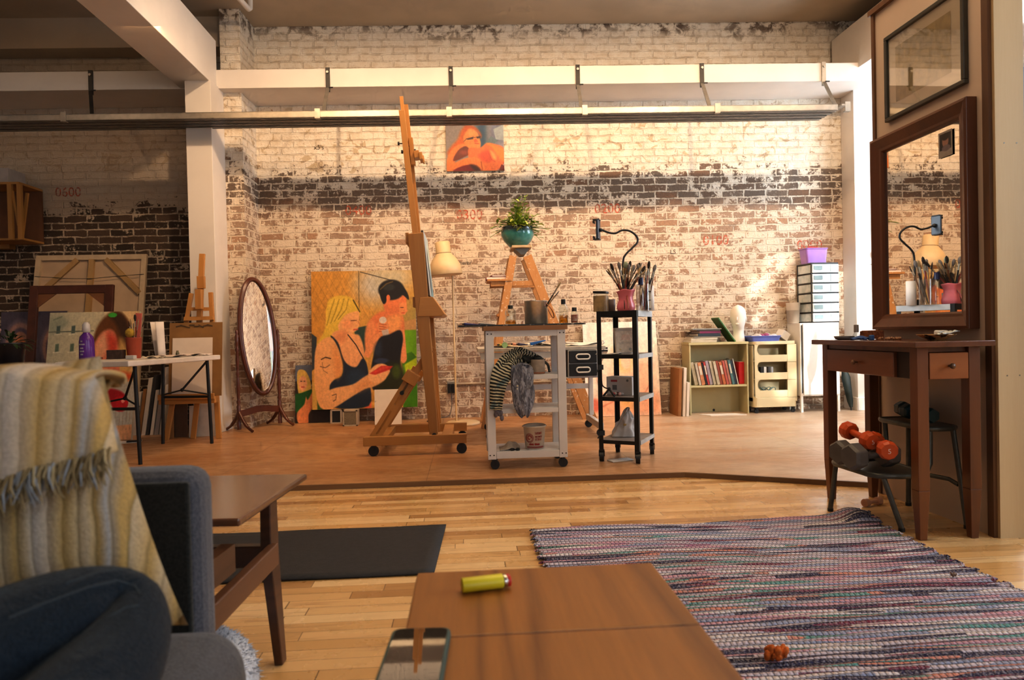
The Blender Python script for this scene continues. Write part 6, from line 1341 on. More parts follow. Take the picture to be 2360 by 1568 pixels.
# papers on shelf 2
c = onb(1404, -.12, zt2); p = V((c.x, c.y, zt2)); mb = MB(); mb.grid(lambda u, v: p + RB @ V(((u - .5) * .15, (v - .5) * .09, .0015 + .012 * max(0, u - .45) ** 1.5 + .004 * math.sin(v * 5))), 10, 8); one(mb, 'leaflet', WPAPER, 'curling white leaflet on the second shelf of the black cart', 'leaflet', p, solid=.0012, shell=True)
# shelf 3: box, spectacles, small packets
c = onb(1434, .00, zt3); bxh = at(1420, 868, Y=c.y).z - zt3; bo = thing('cardboard_box', 'white printed carton with red apple marks on the third shelf', 'box', c); TM = Matrix.Translation(c) @ Matrix.Rotation(-.62, 4, 'Z')
mb = MB(TM); mb.lohi((-.085, -.045, 0), (.085, .045, bxh)); mb.build('carton', mat('grey white carton', (.58, .54, .52), .6, .06), bo, bevel=.0015)
mb = MB(TM); mb.lohi((-.07, -.0462, bxh * .62), (.02, -.0454, bxh * .66)); F2 = TM @ Matrix.Translation((-.028, -.0458, bxh * .80)) @ FACE_CAM; 
mb = MB(TM); mb.lohi((-.055, -.0462, bxh * .72), (-.012, -.0454, bxh * .83)); mb.build('red_print', mat('carton red', (.45, .06, .06), .5), bo)
mb = MB(TM); mb.cyl((.055, -.0457, bxh * .80), (.055, -.0452, bxh * .80), .008, n=16); mb.build('round_mark', mat('carton grey print', (.16, .16, .17), .5), bo); mb = MB(TM); mb.lohi((-.045, -.0457, bxh * .28), (-.015, -.0453, bxh * .55)); mb.build('dark_print', mat('carton grey print', (.16, .16, .17), .5), bo)
for zz in (.68, .32): mb = MB(TM); mb.ball((.0855, 0, bxh * zz), (.0006, .013, .013), 14, 10); mb.build('apple_mark', mat('carton apple', (.42, .03, .05), .5), bo); mb = MB(TM); mb.ball((.0858, -.006, bxh * zz), (.0006, .004, .007), 10, 8); mb.build('apple_highlight', WPAPER, bo)
c = onb(1404, -.135, zt3); sg = thing('metal_clip_stand', 'dark folded phone tripod on the third shelf in front of carton', 'tripod', c); u = RB @ V((1, 0, 0))
for a, bq in (((-.035, -.01, .003), (.0, .0, .045)), ((.04, -.02, .003), (.0, .0, .045)), ((.02, .025, .003), (0, 0, .045))): MB().tube([c + RB @ V(a), c + RB @ V(bq)], .006, 8).build('leg', BLK, sg)
MB().tube(smooth([c + V((0, 0, .045)), c + RB @ V((-.03, 0, .055)), c + RB @ V((-.045, 0, .075)), c + RB @ V((-.047, 0, .13))]), .004, 8).build('arm', BLK, sg); MB().ball(c + V((0, 0, .047)), .010, 10, 8).build('head', BLK, sg)
RR = random.Random(5)
for k in range(5):
    c2 = onb(1414 + k * 5, -.10 + .015 * (k % 3), zt3); one(MB().ball(c2 + V((0, 0, .012)), (.012, .009, .011), 8, 6, 0, Euler((k, k * .7, 0)).to_matrix()), 'foil_sweet', mat('foil wrapper %d' % k, ((.45, .08, .08), (.55, .48, .42), (.12, .05, .06), (.60, .35, .30), (.40, .36, .36))[k], .35, .4, 60.), ('red', 'pale', 'dark brown', 'pink', 'silver')[k] + ' wrapped sweet beside the tripod on the third shelf', 'sweet', c2)
# bottom shelf: white bag
from mathutils import noise as NZ
c = onb(1440, .02, zt4); wb = []
def wbf(u, v):
    t = 2 * PI * u; r = .078 * (1 - v) ** .75 * (1 + .10 * math.sin(4 * t + 4 * v) + .05 * math.sin(9 * t)); return c + V((.012 * v * 2 + r * math.cos(t) * 1.1, r * math.sin(t) * .8, .002 + .17 * v * (1 + .0 * math.cos(t)) + .01 * (1 - v) * math.sin(3 * t) * v)) + NZ.noise_vector(V((math.cos(t) * 2, math.sin(t) * 2, v * 5))) * (.016 * min(1, v * 4))
o = one(MB().grid(wbf, 40, 18, wrap=True), 'paper_bag', mat('white bag', (.66, .62, .59), .7, .15, 12., .6, 18.), 'crumpled white peaked bag on the bottom shelf of the black cart', 'bag', c, shell=True)
MB().ball(wbf(.70, .42) + V((0, -.001, 0)), (.010, .002, .008), 10, 8).build('sticker', mat('gold sticker', (.45, .30, .10), .5), o)
# black clips on the cart post
for zz, lab in ((.60, 'upper'), (.20, 'lower')):
    p = tp(-bw / 2 + .0, -bd / 2 - .0, zz); mb = MB(); mb.box(p + V((.018, -.010, 0)), (.03, .02, .03)); mb.tube([p + V((.002, -.02, -.01)), p + V((-.012, -.028, -.03))], .004, 6)
    one(mb, 'clamp', BLK, lab + ' black clamp on the front left post of the black cart', 'clamp', p)
# flat card on the floor under the cart
p = at(1430, 1062, Z=ST); one(MB().box((p.x, p.y, ST + .004), (.15, .07, .005), rot=(0, 0, .35)), 'card', WPAPER, 'flat white card on the stage floor under the black cart', 'card', (p.x, p.y, ST))
# ================= tall pale canvas behind the black cart =================
N = Art(110, 130, (236, 214, 190)); N.grad((246, 232, 218), np.clip(1 - N.y * 2.2, 0, 1)); N.blob([(.35, .52), (.5, .35), (.62, .42), (.66, .6), (.6, .75), (.40, .75)], (240, 196, 160), .9, .05); N.blob([(.42, .30), (.56, .26), (.66, .36), (.60, .50), (.46, .48)], (228, 190, 90), .8, .06); N.ell(.56, .42, .07, .09, (243, 205, 175), .9, .4)
N.blob([(.66, .45), (.86, .42), (.92, .6), (.84, .78), (.68, .76)], (238, 184, 146), .9, .06); N.line([(.86, .48), (.90, .62), (.80, .76), (.64, .78)], .012, (196, 110, 80), .7); N.blob([(.05, .86), (.3, .78), (.55, .82), (.95, .76), (1, .9), (.9, 1), (.05, 1)], (232, 160, 118), .8, .06); N.ell(.1, .88, .10, .07, (214, 96, 66), .8, .5); N.line([(.2, .9), (.5, .8), (.8, .84)], .012, (205, 120, 85), .7); N.blob([(.45, .82), (.62, .80), (.60, .92), (.48, .9)], (214, 160, 70), .7, .06); N.line([(.18, .42), (.16, .62), (.24, .78)], .008, (220, 150, 115), .7); N.grad((250, 246, 240), np.clip((.12 - N.x) * 8, 0, 1) * .6); N.rough(.05, 3)
q0, q1 = at(1352, 955, Y=6.22), at(1528, 955, Y=6.22); zt_ = at(1440, 742, Y=6.3).z
canvas_thing('pale_figure_painting', 'tall pale pink unfinished figure painting leaning behind the black cart', N, (q0.x, 6.355, zt_), (q1.x - .015, 6.355, zt_), (q0.x, 6.215, ST + .002), .022)
# ================= book case =================
MET = mat('olive cream enamel steel', (.56, .49, .27), .45, .08, 6.)
f0, f1 = at(1591, 958, Y=6.13), at(1727, 955, Y=6.13); sx0, sx1 = f0.x, f1.x; sy0, sy1 = 6.13, 6.345; szt = at(1655, 789, Y=6.13).z; shz = at(1655, 888, Y=6.14).z
bcse = thing('bookcase', 'olive cream metal bookcase with one shelf of leaning books', 'bookcase', ((sx0 + sx1) / 2, 6.26, ST))
t_ = .014
MB().lohi((sx0, sy0, ST), (sx0 + t_, sy1, szt - .001)).build('side_panel', MET, bcse, bevel=.002); MB().lohi((sx1 - t_, sy0, ST), (sx1, sy1, szt - .001)).build('side_panel', MET, bcse, bevel=.002)
MB().lohi((sx0 - .004, sy0 - .004, szt - .022), (sx1 + .004, sy1, szt)).build('top_panel', MET, bcse, bevel=.002); mb = MB(); mb.lohi((sx0 + t_, sy0 + .004, shz - .018), (sx1 - t_, sy1 - .01, shz)); mb.build('shelf', MET, bcse, bevel=.002)
mb = MB(); mb.lohi((sx0 + t_, sy1 - .012, ST), (sx1 - t_, sy1 - .002, szt - .022)); xh = at(1641, 944, Y=6.38); mb.cyl((xh.x, sy1 - .0125, xh.z), (xh.x, sy1 - .0115, xh.z), .012, n=16, m=1); mb.build('back_panel', [MET, BLK], bcse)
# upright books, leaning left at the top
spec = [(.034, .215, (.56, .49, .36), 'cream'), (.024, .205, (.60, .52, .42), 'pale buff'), (.036, .21, (.58, .24, .11), 'orange tan'), (.018, .205, (.03, .03, .035), 'black'), (.022, .215, (.50, .06, .06), 'crimson'), (.030, .225, (.42, .36, .42), 'lilac grey'), (.028, .222, (.60, .55, .44), 'ivory'), (.030, .218, (.55, .47, .33), 'speckled cream'), (.026, .222, (.32, .07, .04), 'maroon'), (.030, .212, (.55, .17, .07), 'rust orange'), (.026, .222, (.50, .12, .09), 'brick red'), (.024, .225, (.58, .26, .20), 'salmon'), (.024, .228, (.10, .20, .21), 'teal'), (.020, .225, (.04, .05, .07), 'black and navy'), (.014, .240, (.62, .58, .50), 'white')]
x = sx0 + t_ + .045; lean = -.20; bpos = [x]
ordn = ['first', 'second', 'third', 'fourth', 'fifth', 'sixth', 'seventh', 'eighth', 'ninth', 'tenth', 'eleventh', 'twelfth', 'thirteenth', 'fourteenth', 'fifteenth']
TOTW = sum(s[0] for s in spec); kW = (sx1 - t_ - .065 - x) / TOTW
for k, (w_, h_, c, nm) in enumerate(spec):
    w_ *= kW; ln = lean; t = thing('book', '%s book, %s from the left on the bookcase shelf' % (nm, ordn[k]), 'book', (x, sy0 + .02, shz + .0008), rot=(0, ln, 0), group='books leaning on the bookcase shelf')
    wl = w_ * .955; d = R.uniform(.13, .17); y0_ = R.uniform(.0, .02)
    cm = mat('cover ' + nm, c, .5, .25, 25.); mb = MB(); mb.lohi((0, y0_, 0), (.0025, d, h_)); mb.lohi((wl - .0025, y0_, 0), (wl, d, h_)); mb.lohi((0, y0_, 0), (wl, y0_ + .003, h_)); mb.build('cover', cm, t, local=True)
    MB().lohi((.0026, y0_ + .0032, .003), (wl - .0026, d - .003, h_ - .004)).build('pages', WPAPER, t, local=True)
    if k in (2, 4, 7, 9, 12): MB().lohi((wl * .2, y0_ - .0006, h_ * .45), (wl * .8, y0_ + .0006, h_ * .85)).build('spine_label', mat('spine label', (.60, .54, .44), .6), t, local=True)
    x += w_
t = thing('book', 'bright red upright book at the right end of the bookcase shelf', 'book', (sx1 - t_ - .052, sy0 + .06, shz + .0008), group='books leaning on the bookcase shelf')
MB().lohi((0, 0, 0), (.050, .14, .205)).build('cover', mat('scarlet cover', (.55, .015, .015), .45), t, local=True, bevel=.002); MB().lohi((.004, .004, .002), (.046, .142, .2055)).build('pages', WPAPER, t, local=True)
# stack of large books on top
bz = szt + .0005; stack = [(.245, .024, (.60, .52, .40), 'thick cream magazine at the bottom of the bookcase stack', -.03), (.245, .016, (.66, .60, .48), 'cream book second from the bottom of the bookcase stack', -.02), (.255, .012, (.30, .26, .20), 'thin brown book in the middle of the bookcase stack', 0), (.215, .028, (.035, .05, .07), 'dark blue book above the brown one in bookcase stack', .02), (.20, .020, (.22, .03, .10), 'plum book second from the top of bookcase stack', .03), (.215, .014, (.07, .055, .05), 'thin dark book just under the grey board on the stack', .02), (.275, .010, (.36, .36, .34), 'wide grey board on top of the bookcase stack', 0)]
bxc = at(1625, 780, Y=6.2).x
for k, (w_, h_, c, lab, off) in enumerate(stack):
    t = thing('book', lab, 'book', (bxc + off, 6.26, bz), rz=R.uniform(-.04, .04), group='stacked large books on the bookcase')
    MB().lohi((-w_ / 2, -.11, 0), (w_ / 2, .11, h_)).build('cover', mat('stack cover %d' % k, c, .5, .15), t, local=True, bevel=.0015)
    MB().lohi((-w_ / 2 - .001, -.108, .003), (w_ / 2 - .004, .1105, h_ - .003)).build('pages', WPAPER, t, local=True); bz += h_ + .0006
g0 = at(1688, 787, Y=6.22); g1 = at(1648, 732, Y=6.22); d = V((g1.x - g0.x, 0, g1.z - g0.z)); Lg = d.length; t = thing('book', 'tall green book leaning against the book stack on bookcase', 'book', (g0.x, 6.22, szt + .001), rot=(0, math.atan2(d.x, d.z), 0))
MB().lohi((-.012, -.09, .004), (0, .09, Lg)).build('cover', mat('leaf green cover', (.035, .12, .02), .5), t, local=True, bevel=.0015); MB().lohi((.0002, -.088, .006), (.006, .088, Lg - .002)).build('pages', mat('pale green board', (.50, .52, .34), .6), t, local=True)
# foam mannequin head
hx = at(1702, 760, Y=6.24); hz = szt + .0005; HT = at(1696, 703, Y=6.24).z - hz
FOAM = mat('white foam', (.80, .74, .66), .8, .04)
hd = thing('mannequin_head', 'white foam mannequin head on top of the bookcase', 'mannequin head', (hx.x, 6.24, hz), rz=-.5)
mb = MB(); prf = [(0, .058, .058), (.06, .056, .056), (.16, .050, .050), (.26, .047, .048), (.34, .050, .056), (.40, .052, .064), (.47, .060, .074), (.58, .068, .084), (.70, .073, .090), (.82, .070, .086), (.91, .055, .068), (.97, .032, .040), (1., .002, .002)]
rows = []
for zf, rx, ry in prf:
    row = []
    for j in range(32):
        a = 2 * PI * j / 32; x_, y_ = rx * math.cos(a), ry * math.sin(a) * 1.0; z_ = zf * HT
        f = max(0, -math.sin(a)) ** 8          # face looks along -y
        if .36 < zf < .92: y_ -= .004 * f
        row.append(V((x_, y_ - .012 * (zf > .36), z_)))
    rows.append(row)
vs = sum(rows, []); mb.add(vs, [(i * 32 + j, i * 32 + (j + 1) % 32, (i + 1) * 32 + (j + 1) % 32, (i + 1) * 32 + j) for i in range(len(rows) - 1) for j in range(32)], 0, True); mb.add(rows[0], [tuple(range(32))])
mb.build('head', FOAM, hd, local=True, sub=1)
yf = -.095
mb = MB(); mb.bar((0, yf - .002, HT * .70), (0, yf - .014, HT * .555), .012, .012, up=(0, 1, 0), w2=.024, h2=.02); mb.build('nose', FOAM, hd, local=True, sub=2)
mb = MB(); mb.ball((0, yf + .002, HT * .485), (.018, .008, .006), 12, 8).ball((0, yf + .003, HT * .465), (.015, .008, .006), 12, 8); mb.build('lips', FOAM, hd, local=True)
for s in (-1, 1): MB().ball((s * .028, yf + .014, HT * .655), (.015, .008, .008), 12, 8).build('eye', FOAM, hd, local=True); MB().ball((s * .071, .0, HT * .60), (.007, .014, .024), 10, 8).build('ear', FOAM, hd, local=True)
# boards on the floor and at the side of the bookcase
p = at(1668, 958, Z=ST); one(MB().prism([(-.13, -.05), (.20, -.05), (.13, .055), (-.20, .055)], .008, Matrix.Translation((p.x, 6.06, ST + .0005))), 'board', PRIM, 'flat white board lying on the stage floor before the bookcase', 'board', (p.x, 6.06, ST))
RAWC = mat('brown hardboard', (.40, .18, .06), .6)
def side_board(px0, px1, pyt, Y0, Y1, m, label, edge=None):
    a, bq = at(px0, 960, Y=Y0), at(px1, 958, Y=Y0); z1 = at((px0 + px1) / 2, pyt, Y=Y0).z; t = thing('canvas_board', label, 'canvas', (a.x, (Y0 + Y1) / 2, ST), group='boards leaning beside the bookcase')
    dx = .018 * (z1 - ST) / .4; sx_ = bq.x - a.x
    vs = [V((a.x + o, y, ST + .001)) for o, y in ((0, Y0), (sx_, Y0), (sx_, Y1), (0, Y1))] + [V((a.x + o + dx, y, z1)) for o, y in ((0, Y0), (sx_, Y0), (sx_, Y1), (0, Y1))]
    MB().add(vs, [(0, 3, 2, 1), (4, 5, 6, 7), (0, 1, 5, 4), (1, 2, 6, 5), (2, 3, 7, 6), (3, 0, 4, 7)]).build('board_edge', m, t)
    if edge: MB().bar(vs[0] + V((-.002, .02, .02)), vs[4] + V((-.002, .02, -.02)), .03, .004, up=(1, 0, 0)).build('wood_strip', edge, t)
side_board(1563, 1570, 850, 6.07, 6.34, RAWC, 'brown hardboard panel, outermost of the boards beside the bookcase')
side_board(1574, 1580, 848, 6.05, 6.33, PRIM, 'tall white canvas board between the brown panel and the short one')
side_board(1582, 1588, 882, 6.04, 6.30, PRIM, 'shorter white canvas board nearest the bookcase')
# ================= cream storage trolley =================
CRM = mat('cream ABS plastic', (.72, .62, .40), .3, .04, 4.)
b0, b1 = at(1737, 950, Y=6.12), at(1836, 947, Y=6.12); X0, X1 = b0.x, b1.x; Y0, Y1 = 6.10, 6.34; ZT_ = at(1785, 791, Y=6.12).z
bt = thing('storage_trolley', 'cream plastic three-tier storage trolley on casters', 'trolley', ((X0 + X1) / 2, 6.26, ST)); Zb = ST + .055; Ht = (ZT_ - Zb); W = X1 - X0
MB().prism(rrect((X0 + X1) / 2, (Y0 + Y1) / 2, W, Y1 - Y0, .035, 5), .03, Matrix.Translation((0, 0, ZT_ - .012))).build('top_tray', CRM, bt, bevel=.004)
MB().prism(rrect((X0 + X1) / 2, (Y0 + Y1) / 2, W, Y1 - Y0, .035, 5), .09, Matrix.Translation((0, 0, Zb))).build('base', CRM, bt, bevel=.004)
xr = X1 - W * .22
for k in range(3):
    z0_ = Zb + .09 + k * (Ht - .10) / 3; hh = (Ht - .10) / 3
    mb = MB(); mb.prism(rrect((X0 + X1) / 2, (Y0 + Y1) / 2 + .01, W - .004, Y1 - Y0 - .02, .03, 5), .008, Matrix.Translation((0, 0, z0_)))
    mb.lohi((X0 + .03, Y0 + .004, z0_ + .002), (xr, Y0 + .012, z0_ + hh * .40)); mb.lohi((X0 + .012, Y1 - .02, z0_), (X1 - .012, Y1 - .01, z0_ + hh)); tr_ = mb.build('tier_tray', CRM, bt)
    # rounded mouth: side cheeks with curved edge
    cur = [(X0 + .012, z0_), (X0 + .045, z0_)] + [(X0 + .045 + .018 * (1 - math.cos(a)), z0_ + hh * .40 + .02 * math.sin(a) * 0) for a in (0,)] + [(X0 + .062, z0_ + hh * .40), (X0 + .040, z0_ + hh * .55), (X0 + .036, z0_ + hh * .80), (X0 + .045, z0_ + hh * .93), (X0 + .062, z0_ + hh), (X0 + .012, z0_ + hh)]
    MB().prism(cur, .01, Matrix.Translation((0, Y0 + .013, 0)) @ FACE_CAM).build('cheek', CRM, tr_)
MB().lohi((X0, Y0 + .03, Zb + .05), (X0 + .012, Y1 - .03, ZT_ - .02)).build('side_wall', CRM, bt, bevel=.003)
MB().lohi((xr, Y0 + .002, Zb + .05), (X1, Y0 + .014, ZT_ - .012)).build('door_panel', CRM, bt, bevel=.004); MB().lohi((X1 - .012, Y0 + .014, Zb + .05), (X1, Y1 - .03, ZT_ - .012)).build('side_wall', CRM, bt, bevel=.003)
for k in range(3): z0_ = Zb + .09 + k * (Ht - .10) / 3; MB().lohi((xr, Y0 - .0006, z0_ - .003), (X1 - .006, Y0 + .003, z0_)).build('seam', mat('shadow seam', (.35, .28, .15), .6), bt)
for xx in (X0 + .03, X1 - .03):
    for yy in (Y0 + .03, Y1 - .04): wheel(bt, (xx, yy, ST + .020), .0195, w=.018)
hh = (Ht - .10) / 3
z_ = Zb + .09 + hh + .0085
for k in range(4): q = V((X0 + .09 + .03 * k, Y0 + .05 + .01 * (k % 2), z_)); one(MB().box(q + V((0, 0, .055)), (.028, .05, .108), rot=(0, 0, .2 * k)), 'tool_pack', [BLK, WPLA, DGREY, mat('grey foil', (.42, .42, .42), .3)][k], ('black', 'white', 'charcoal', 'silver')[k] + ' packet in the middle tier of the cream trolley', 'packet', q, bevel=.004)
z_ = Zb + .09 + .0085; mb = MB()
for k in range(5): c = V((X0 + .11 + .022 * k, Y0 + .06, z_ + .006)); mb.tube([c + V((.03 * math.cos(a), .02 * math.sin(a), .03 + .045 * math.sin(a * .5 + k * .6) ** 2)) for a in [i * PI / 8 for i in range(16)]], .0035, 6, closed=True)
one(mb, 'cable_coil', mat('teal grey cable', (.16, .24, .22), .5), 'coiled grey-green cable in the bottom tier of the cream trolley', 'cable', (X0 + .15, Y0 + .06, z_))
# on the trolley: blue tray with bits, white box
zt_ = ZT_ + .0185; q = at(1757, 785, Y=6.2); BLU = mat('periwinkle tray', (.13, .17, .50), .35, .1)
tb_ = thing('plastic_tray', 'periwinkle blue plastic tray with bits on the cream trolley', 'tray', (q.x, 6.22, zt_)); mb = MB(); a_ = rrect(0, 0, .26, .18, .02, 4); n = len(a_); TM = Matrix.Translation((q.x, 6.22, zt_))
mb.add([TM @ V((x_, y_, 0)) for x_, y_ in a_] + [TM @ V((x_ * 1.12, y_ * 1.12, .046)) for x_, y_ in a_], [(i, (i + 1) % n, n + (i + 1) % n, n + i) for i in range(n)] + [tuple(range(n - 1, -1, -1))]); mb.build('tray_body', BLU, tb_, shell=True, solid=.004); MB().tube([TM @ V((x_ * 1.13, y_ * 1.13, .046)) for x_, y_ in a_], .005, 6, closed=True).build('tray_rim', BLU, tb_)
RR = random.Random(9)
for k, (c, nm) in enumerate((((.62, .56, .52), 'white'), ((.40, .10, .20), 'magenta'), ((.66, .60, .58), 'pale'))):
    c0 = V((q.x + (-.07, .01, .075)[k] * 1., 6.20, zt_ + .003)); mb = MB()
    for j in range(6): mb.ball(c0 + V((RR.uniform(-.03, .03), RR.uniform(-.03, .03), .03 + RR.uniform(0, .022))), (.032, .026, .022), 10, 7)
    one(mb, 'rag_bundle', mat('bundle ' + nm, c, .85, .3, 30.), nm + ' rag bundle heaped in the blue tray', 'rag', c0)
q = at(1806, 772, Y=6.22); one(MB().box((q.x, 6.24, zt_ + .052), (.085, .09, .075), rot=(.15, .55, .3)), 'paper_box', WPAPER, 'tilted white box between the blue tray and the locker', 'box', (q.x, 6.24, zt_), bevel=.003)
# ================= white locker =================
LOCK = mat('white lacquer steel', (.78, .75, .70), .35, .03)
l0, l1 = at(1847, 950, Y=6.07), at(1937, 948, Y=6.07); X0, X1 = l0.x, l1.x; Y0, Y1 = 6.07, 6.325; zl0, zl1 = at(1890, 912, Y=6.1).z, at(1890, 744, Y=6.1).z
lk = thing('metal_locker', 'white metal locker cabinet on legs beside the white column', 'cabinet', ((X0 + X1) / 2, 6.25, ST))
MB().lohi((X0, Y0 + .002, zl0), (X1, Y1, zl1)).build('cabinet_body', LOCK, lk, bevel=.003)
MB().lohi((X0 + .022, Y0 - .014, zl0 + .012), (X1 - .008, Y0 + .001, zl1 - .006)).build('door', LOCK, lk, bevel=.003)
MB().lohi((X0 + .010, Y0 - .003, zl0 + .03), (X0 + .020, Y0 + .003, zl1 - .02)).build('door_gap', DGREY, lk)
for xx in (X0, X1 - .022):
    for yy in (Y0 + .002, Y1 - .03): MB().lohi((xx, yy, ST), (xx + .022, yy + .022, zl0)).build('leg', LOCK, lk, bevel=.002)
# waste bin
q = at(1829, 740, Y=6.2); bx_ = X0 + .035; zl = zl1 + .0005
HB_ = at(1829, 698, Y=6.24).z - zl; bxm = (at(1812, 700, Y=6.27).x + at(1851, 700, Y=6.27).x) / 2
lathe_thing('waste_bin', [(.0001, 0), (.046, 0), (.049, .004), (.064, HB_ - .004), (.066, HB_), (.062, HB_), (.053, .008), (.0001, .007)], V((X0 + .026, 6.25, zl)), mat('white bin plastic', (.74, .66, .56), .4, .04), 'white plastic waste bin standing on the locker left of drawers', 'bin', 32)
# drawer tower, turned
DTx = at(1888, 742, Y=6.2); rzD = .05; DW, DD = .265, .25; HD = at(1895, 606, Y=6.1).z - zl
dtw = thing('drawer_tower', 'black framed tower of six clear drawers standing on the locker', 'drawers', (X0 + .085 + .155, 6.20, zl), rz=rzD)
mb = MB(); 
for xx in (-DW / 2, DW / 2 - .012):
    for yy in (-DD / 2, DD / 2 - .012): mb.lohi((xx, yy, 0), (xx + .012, yy + .012, HD))
n_ = 6
for k in range(n_ + 1): z_ = k * (HD - .012) / n_; mb.lohi((-DW / 2, -DD / 2, z_), (DW / 2, DD / 2, z_ + .008 if k < n_ else HD))
mb.build('frame', mat('black frame plastic', (.035, .03, .028), .4), dtw, local=True)
CLD = mat('frosted clear drawer', (.52, .60, .60), .15, .25, 18., c2=(.72, .75, .74))
for k in range(n_):
    z_ = k * (HD - .012) / n_ + .009; h_ = (HD - .012) / n_ - .012
    o = MB().lohi((-DW / 2 + .006, -DD / 2 - .012, z_), (DW / 2 - .004, DD / 2 - .004, z_ + h_)).build('drawer', CLD, dtw, local=True, bevel=.003)
    MB().lohi((-DW / 2 + .02, -DD / 2 - .016, z_ + h_ * .35), (-DW / 2 + .10, -DD / 2 - .0115, z_ + h_ * .8)).build('handle', mat('drawer lip', (.30, .40, .42), .2), o, local=True)
    MB().lohi((DW * .18, -DD / 2 - .0135, z_ + .01), (DW * .19, -DD / 2 - .0118, z_ + h_ - .004)).build('divider_line', mat('drawer lip', (.3, .4, .42)), o, local=True)
# purple tub with red packet
zp = zl + HD + .0005; pt_ = thing('purple_tub', 'purple rectangular plastic tub on top of the drawer tower', 'tub', (X0 + .20, 6.19, zp), rz=rzD); PUR = mat('purple plastic', (.38, .20, .55), .35, .06)
mb = MB(); a_ = rrect(0, 0, .185, .115, .015, 4); n = len(a_); hp = at(1872, 575, Y=6.2).z - zp
mb.add([V((x_, y_, 0)) for x_, y_ in a_] + [V((x_ * 1.14, y_ * 1.14, hp)) for x_, y_ in a_], [(i, (i + 1) % n, n + (i + 1) % n, n + i) for i in range(n)] + [tuple(range(n - 1, -1, -1))]); mb.build('tub_body', PUR, pt_, local=True, shell=True, solid=.004); MB().tube([V((x_ * 1.17, y_ * 1.17, hp)) for x_, y_ in a_], .006, 6, closed=True).build('rim', PUR, pt_, local=True)
one(MB().box((X0 + .20, 6.24, zp + hp + .004), (.11, .07, .022), rot=(.25, -.35, .5)), 'red_packet', mat('red card', (.55, .05, .05), .45), 'red packet poking out of the purple tub', 'packet', (X0 + .20, 6.19, zp + hp * .6), bevel=.002)
# folded umbrella against the column
u0, u1 = at(1962, 944, Y=6.12), at(1945, 848, Y=6.20); um = thing('umbrella', 'closed dark umbrella leaning in the corner behind the console', 'umbrella', (u0.x, 6.22, ST)); u0.z = ST + .03
d = u1 - u0
MB().tube([u0, u0 + d * .15, u0 + d * .75, u0 + d * 1.0], [.014, .026, .040, .02], 10).build('canopy', mat('dark green nylon', (.018, .028, .022), .6, .4), um); MB().tube([u0 + d * .98, u0 + d * 1.2], .008, 8).build('shaft', BLKM, um); MB().cyl(u0 - V((0, 0, .028)), u0 + d * .1, .006, n=8).build('tip', BLK, um)
# hook with blue tag on the column, green leaf behind the mirror
q = at(2013, 598, Y=5.95); q = at(2013, 598, Y=6.09); q.y = (WT @ V((q.x, 6.19, 0))).y - .041; hk = thing('wall_hook', 'small white wall hook with blue tag on the sunlit column', 'hook', (q.x, q.y, q.z))
MB().lohi((q.x - .010, q.y + .02, q.z + .02), (q.x + .010, q.y + .039, q.z + .075)).build('blue_tag', mat('blue tag', (.03, .16, .50), .4), hk, bevel=.002); MB().tube([(q.x - .03, q.y + .036, q.z - .045), (q.x - .02, q.y + .01, q.z - .055), (q.x + .02, q.y + .01, q.z - .055), (q.x + .03, q.y + .036, q.z - .045)], .004, 6).build('hook_bar', CHROME, hk)
q = at(2034, 800, Y=4.6); pl2 = thing('potted_plant', 'tall green-leaved plant mostly hidden behind the partition', 'plant', (q.x + .10, 4.6, ST)); mb = MB()
for k, (dx, dy, hgt) in enumerate(((-.04, 0, .98), (.05, .06, 1.05), (.12, -.03, .9), (.02, -.08, .85))): leaf(mb, V((q.x + .10 + dx * .3, 4.6 + dy * .3, ST + .55)), V((dx * 1.1, dy, hgt - .55)), hgt - .5, .10, 0, .12)
mb.build('foliage', mat('rubber plant leaf', (.06, .20, .05), .35), pl2, shell=True); MB().cyl((q.x + .10, 4.6, ST + .2), (q.x + .10, 4.6, ST + .56), .012, n=8).build('stem', mat('green stem', (.16, .22, .05)), pl2)
MB().lathe([(.0001, 0), (.08, 0), (.11, .2), (.115, .21), (.10, .2), (.0001, .19)], (q.x + .10, 4.6, ST), 24).build('pot', mat('terracotta', (.40, .17, .09)), pl2, shell=True)
# furniture glimpsed past the partition
q = at(2356, 800, Y=4.9); sdv = thing('shelf_unit', 'pale shelf unit glimpsed past the plywood edge at far right', 'shelf', (q.x + .3, 4.9, ST)); 
for z_ in (.62, .74): MB().lohi((q.x - .06, 4.7, z_), (q.x + .7, 5.1, z_ + .03)).build('shelf_board', mat('lilac white board', (.62, .60, .70), .4), sdv)
for xx in (q.x - .05, q.x + .66): MB().lohi((xx, 4.72, ST), (xx + .03, 5.08, .62)).build('leg', mat('cherry red leg', (.16, .06, .03), .4), sdv)
# ================= left bay: folding table =================
ft = thing('folding_table', 'white-topped folding table with black tube legs at left', 'table', (-2.3, 4.9, ST))
fA = V((-2.132, 4.54, ST)); fB = V((-1.977, 5.345, ST)); fC = V((-2.368, 5.41, ST)); ax = (fB - fA); ax.z = 0; ax.normalize(); lf_ = V((-ax.y, ax.x, 0))
WD = (fC - fB).length; fD = fA + lf_ * WD
TZ = .700
org = fA - ax * .16 - lf_ * .055
def tpt(a, l, z): q = org + ax * a + lf_ * l; return V((q.x, q.y, z))
LT = (fB - fA).length + .22; WT = WD + .11
mb = MB(); mb.prism([(p.x, p.y) for p in (tpt(0, 0, 0), tpt(LT, 0, 0), tpt(LT, WT, 0), tpt(0, WT, 0))], .036, Matrix.Translation((0, 0, TZ - .036))); mb.build('table_top', mat('white folding top', (.74, .68, .62), .5, .1), ft, bevel=.006)
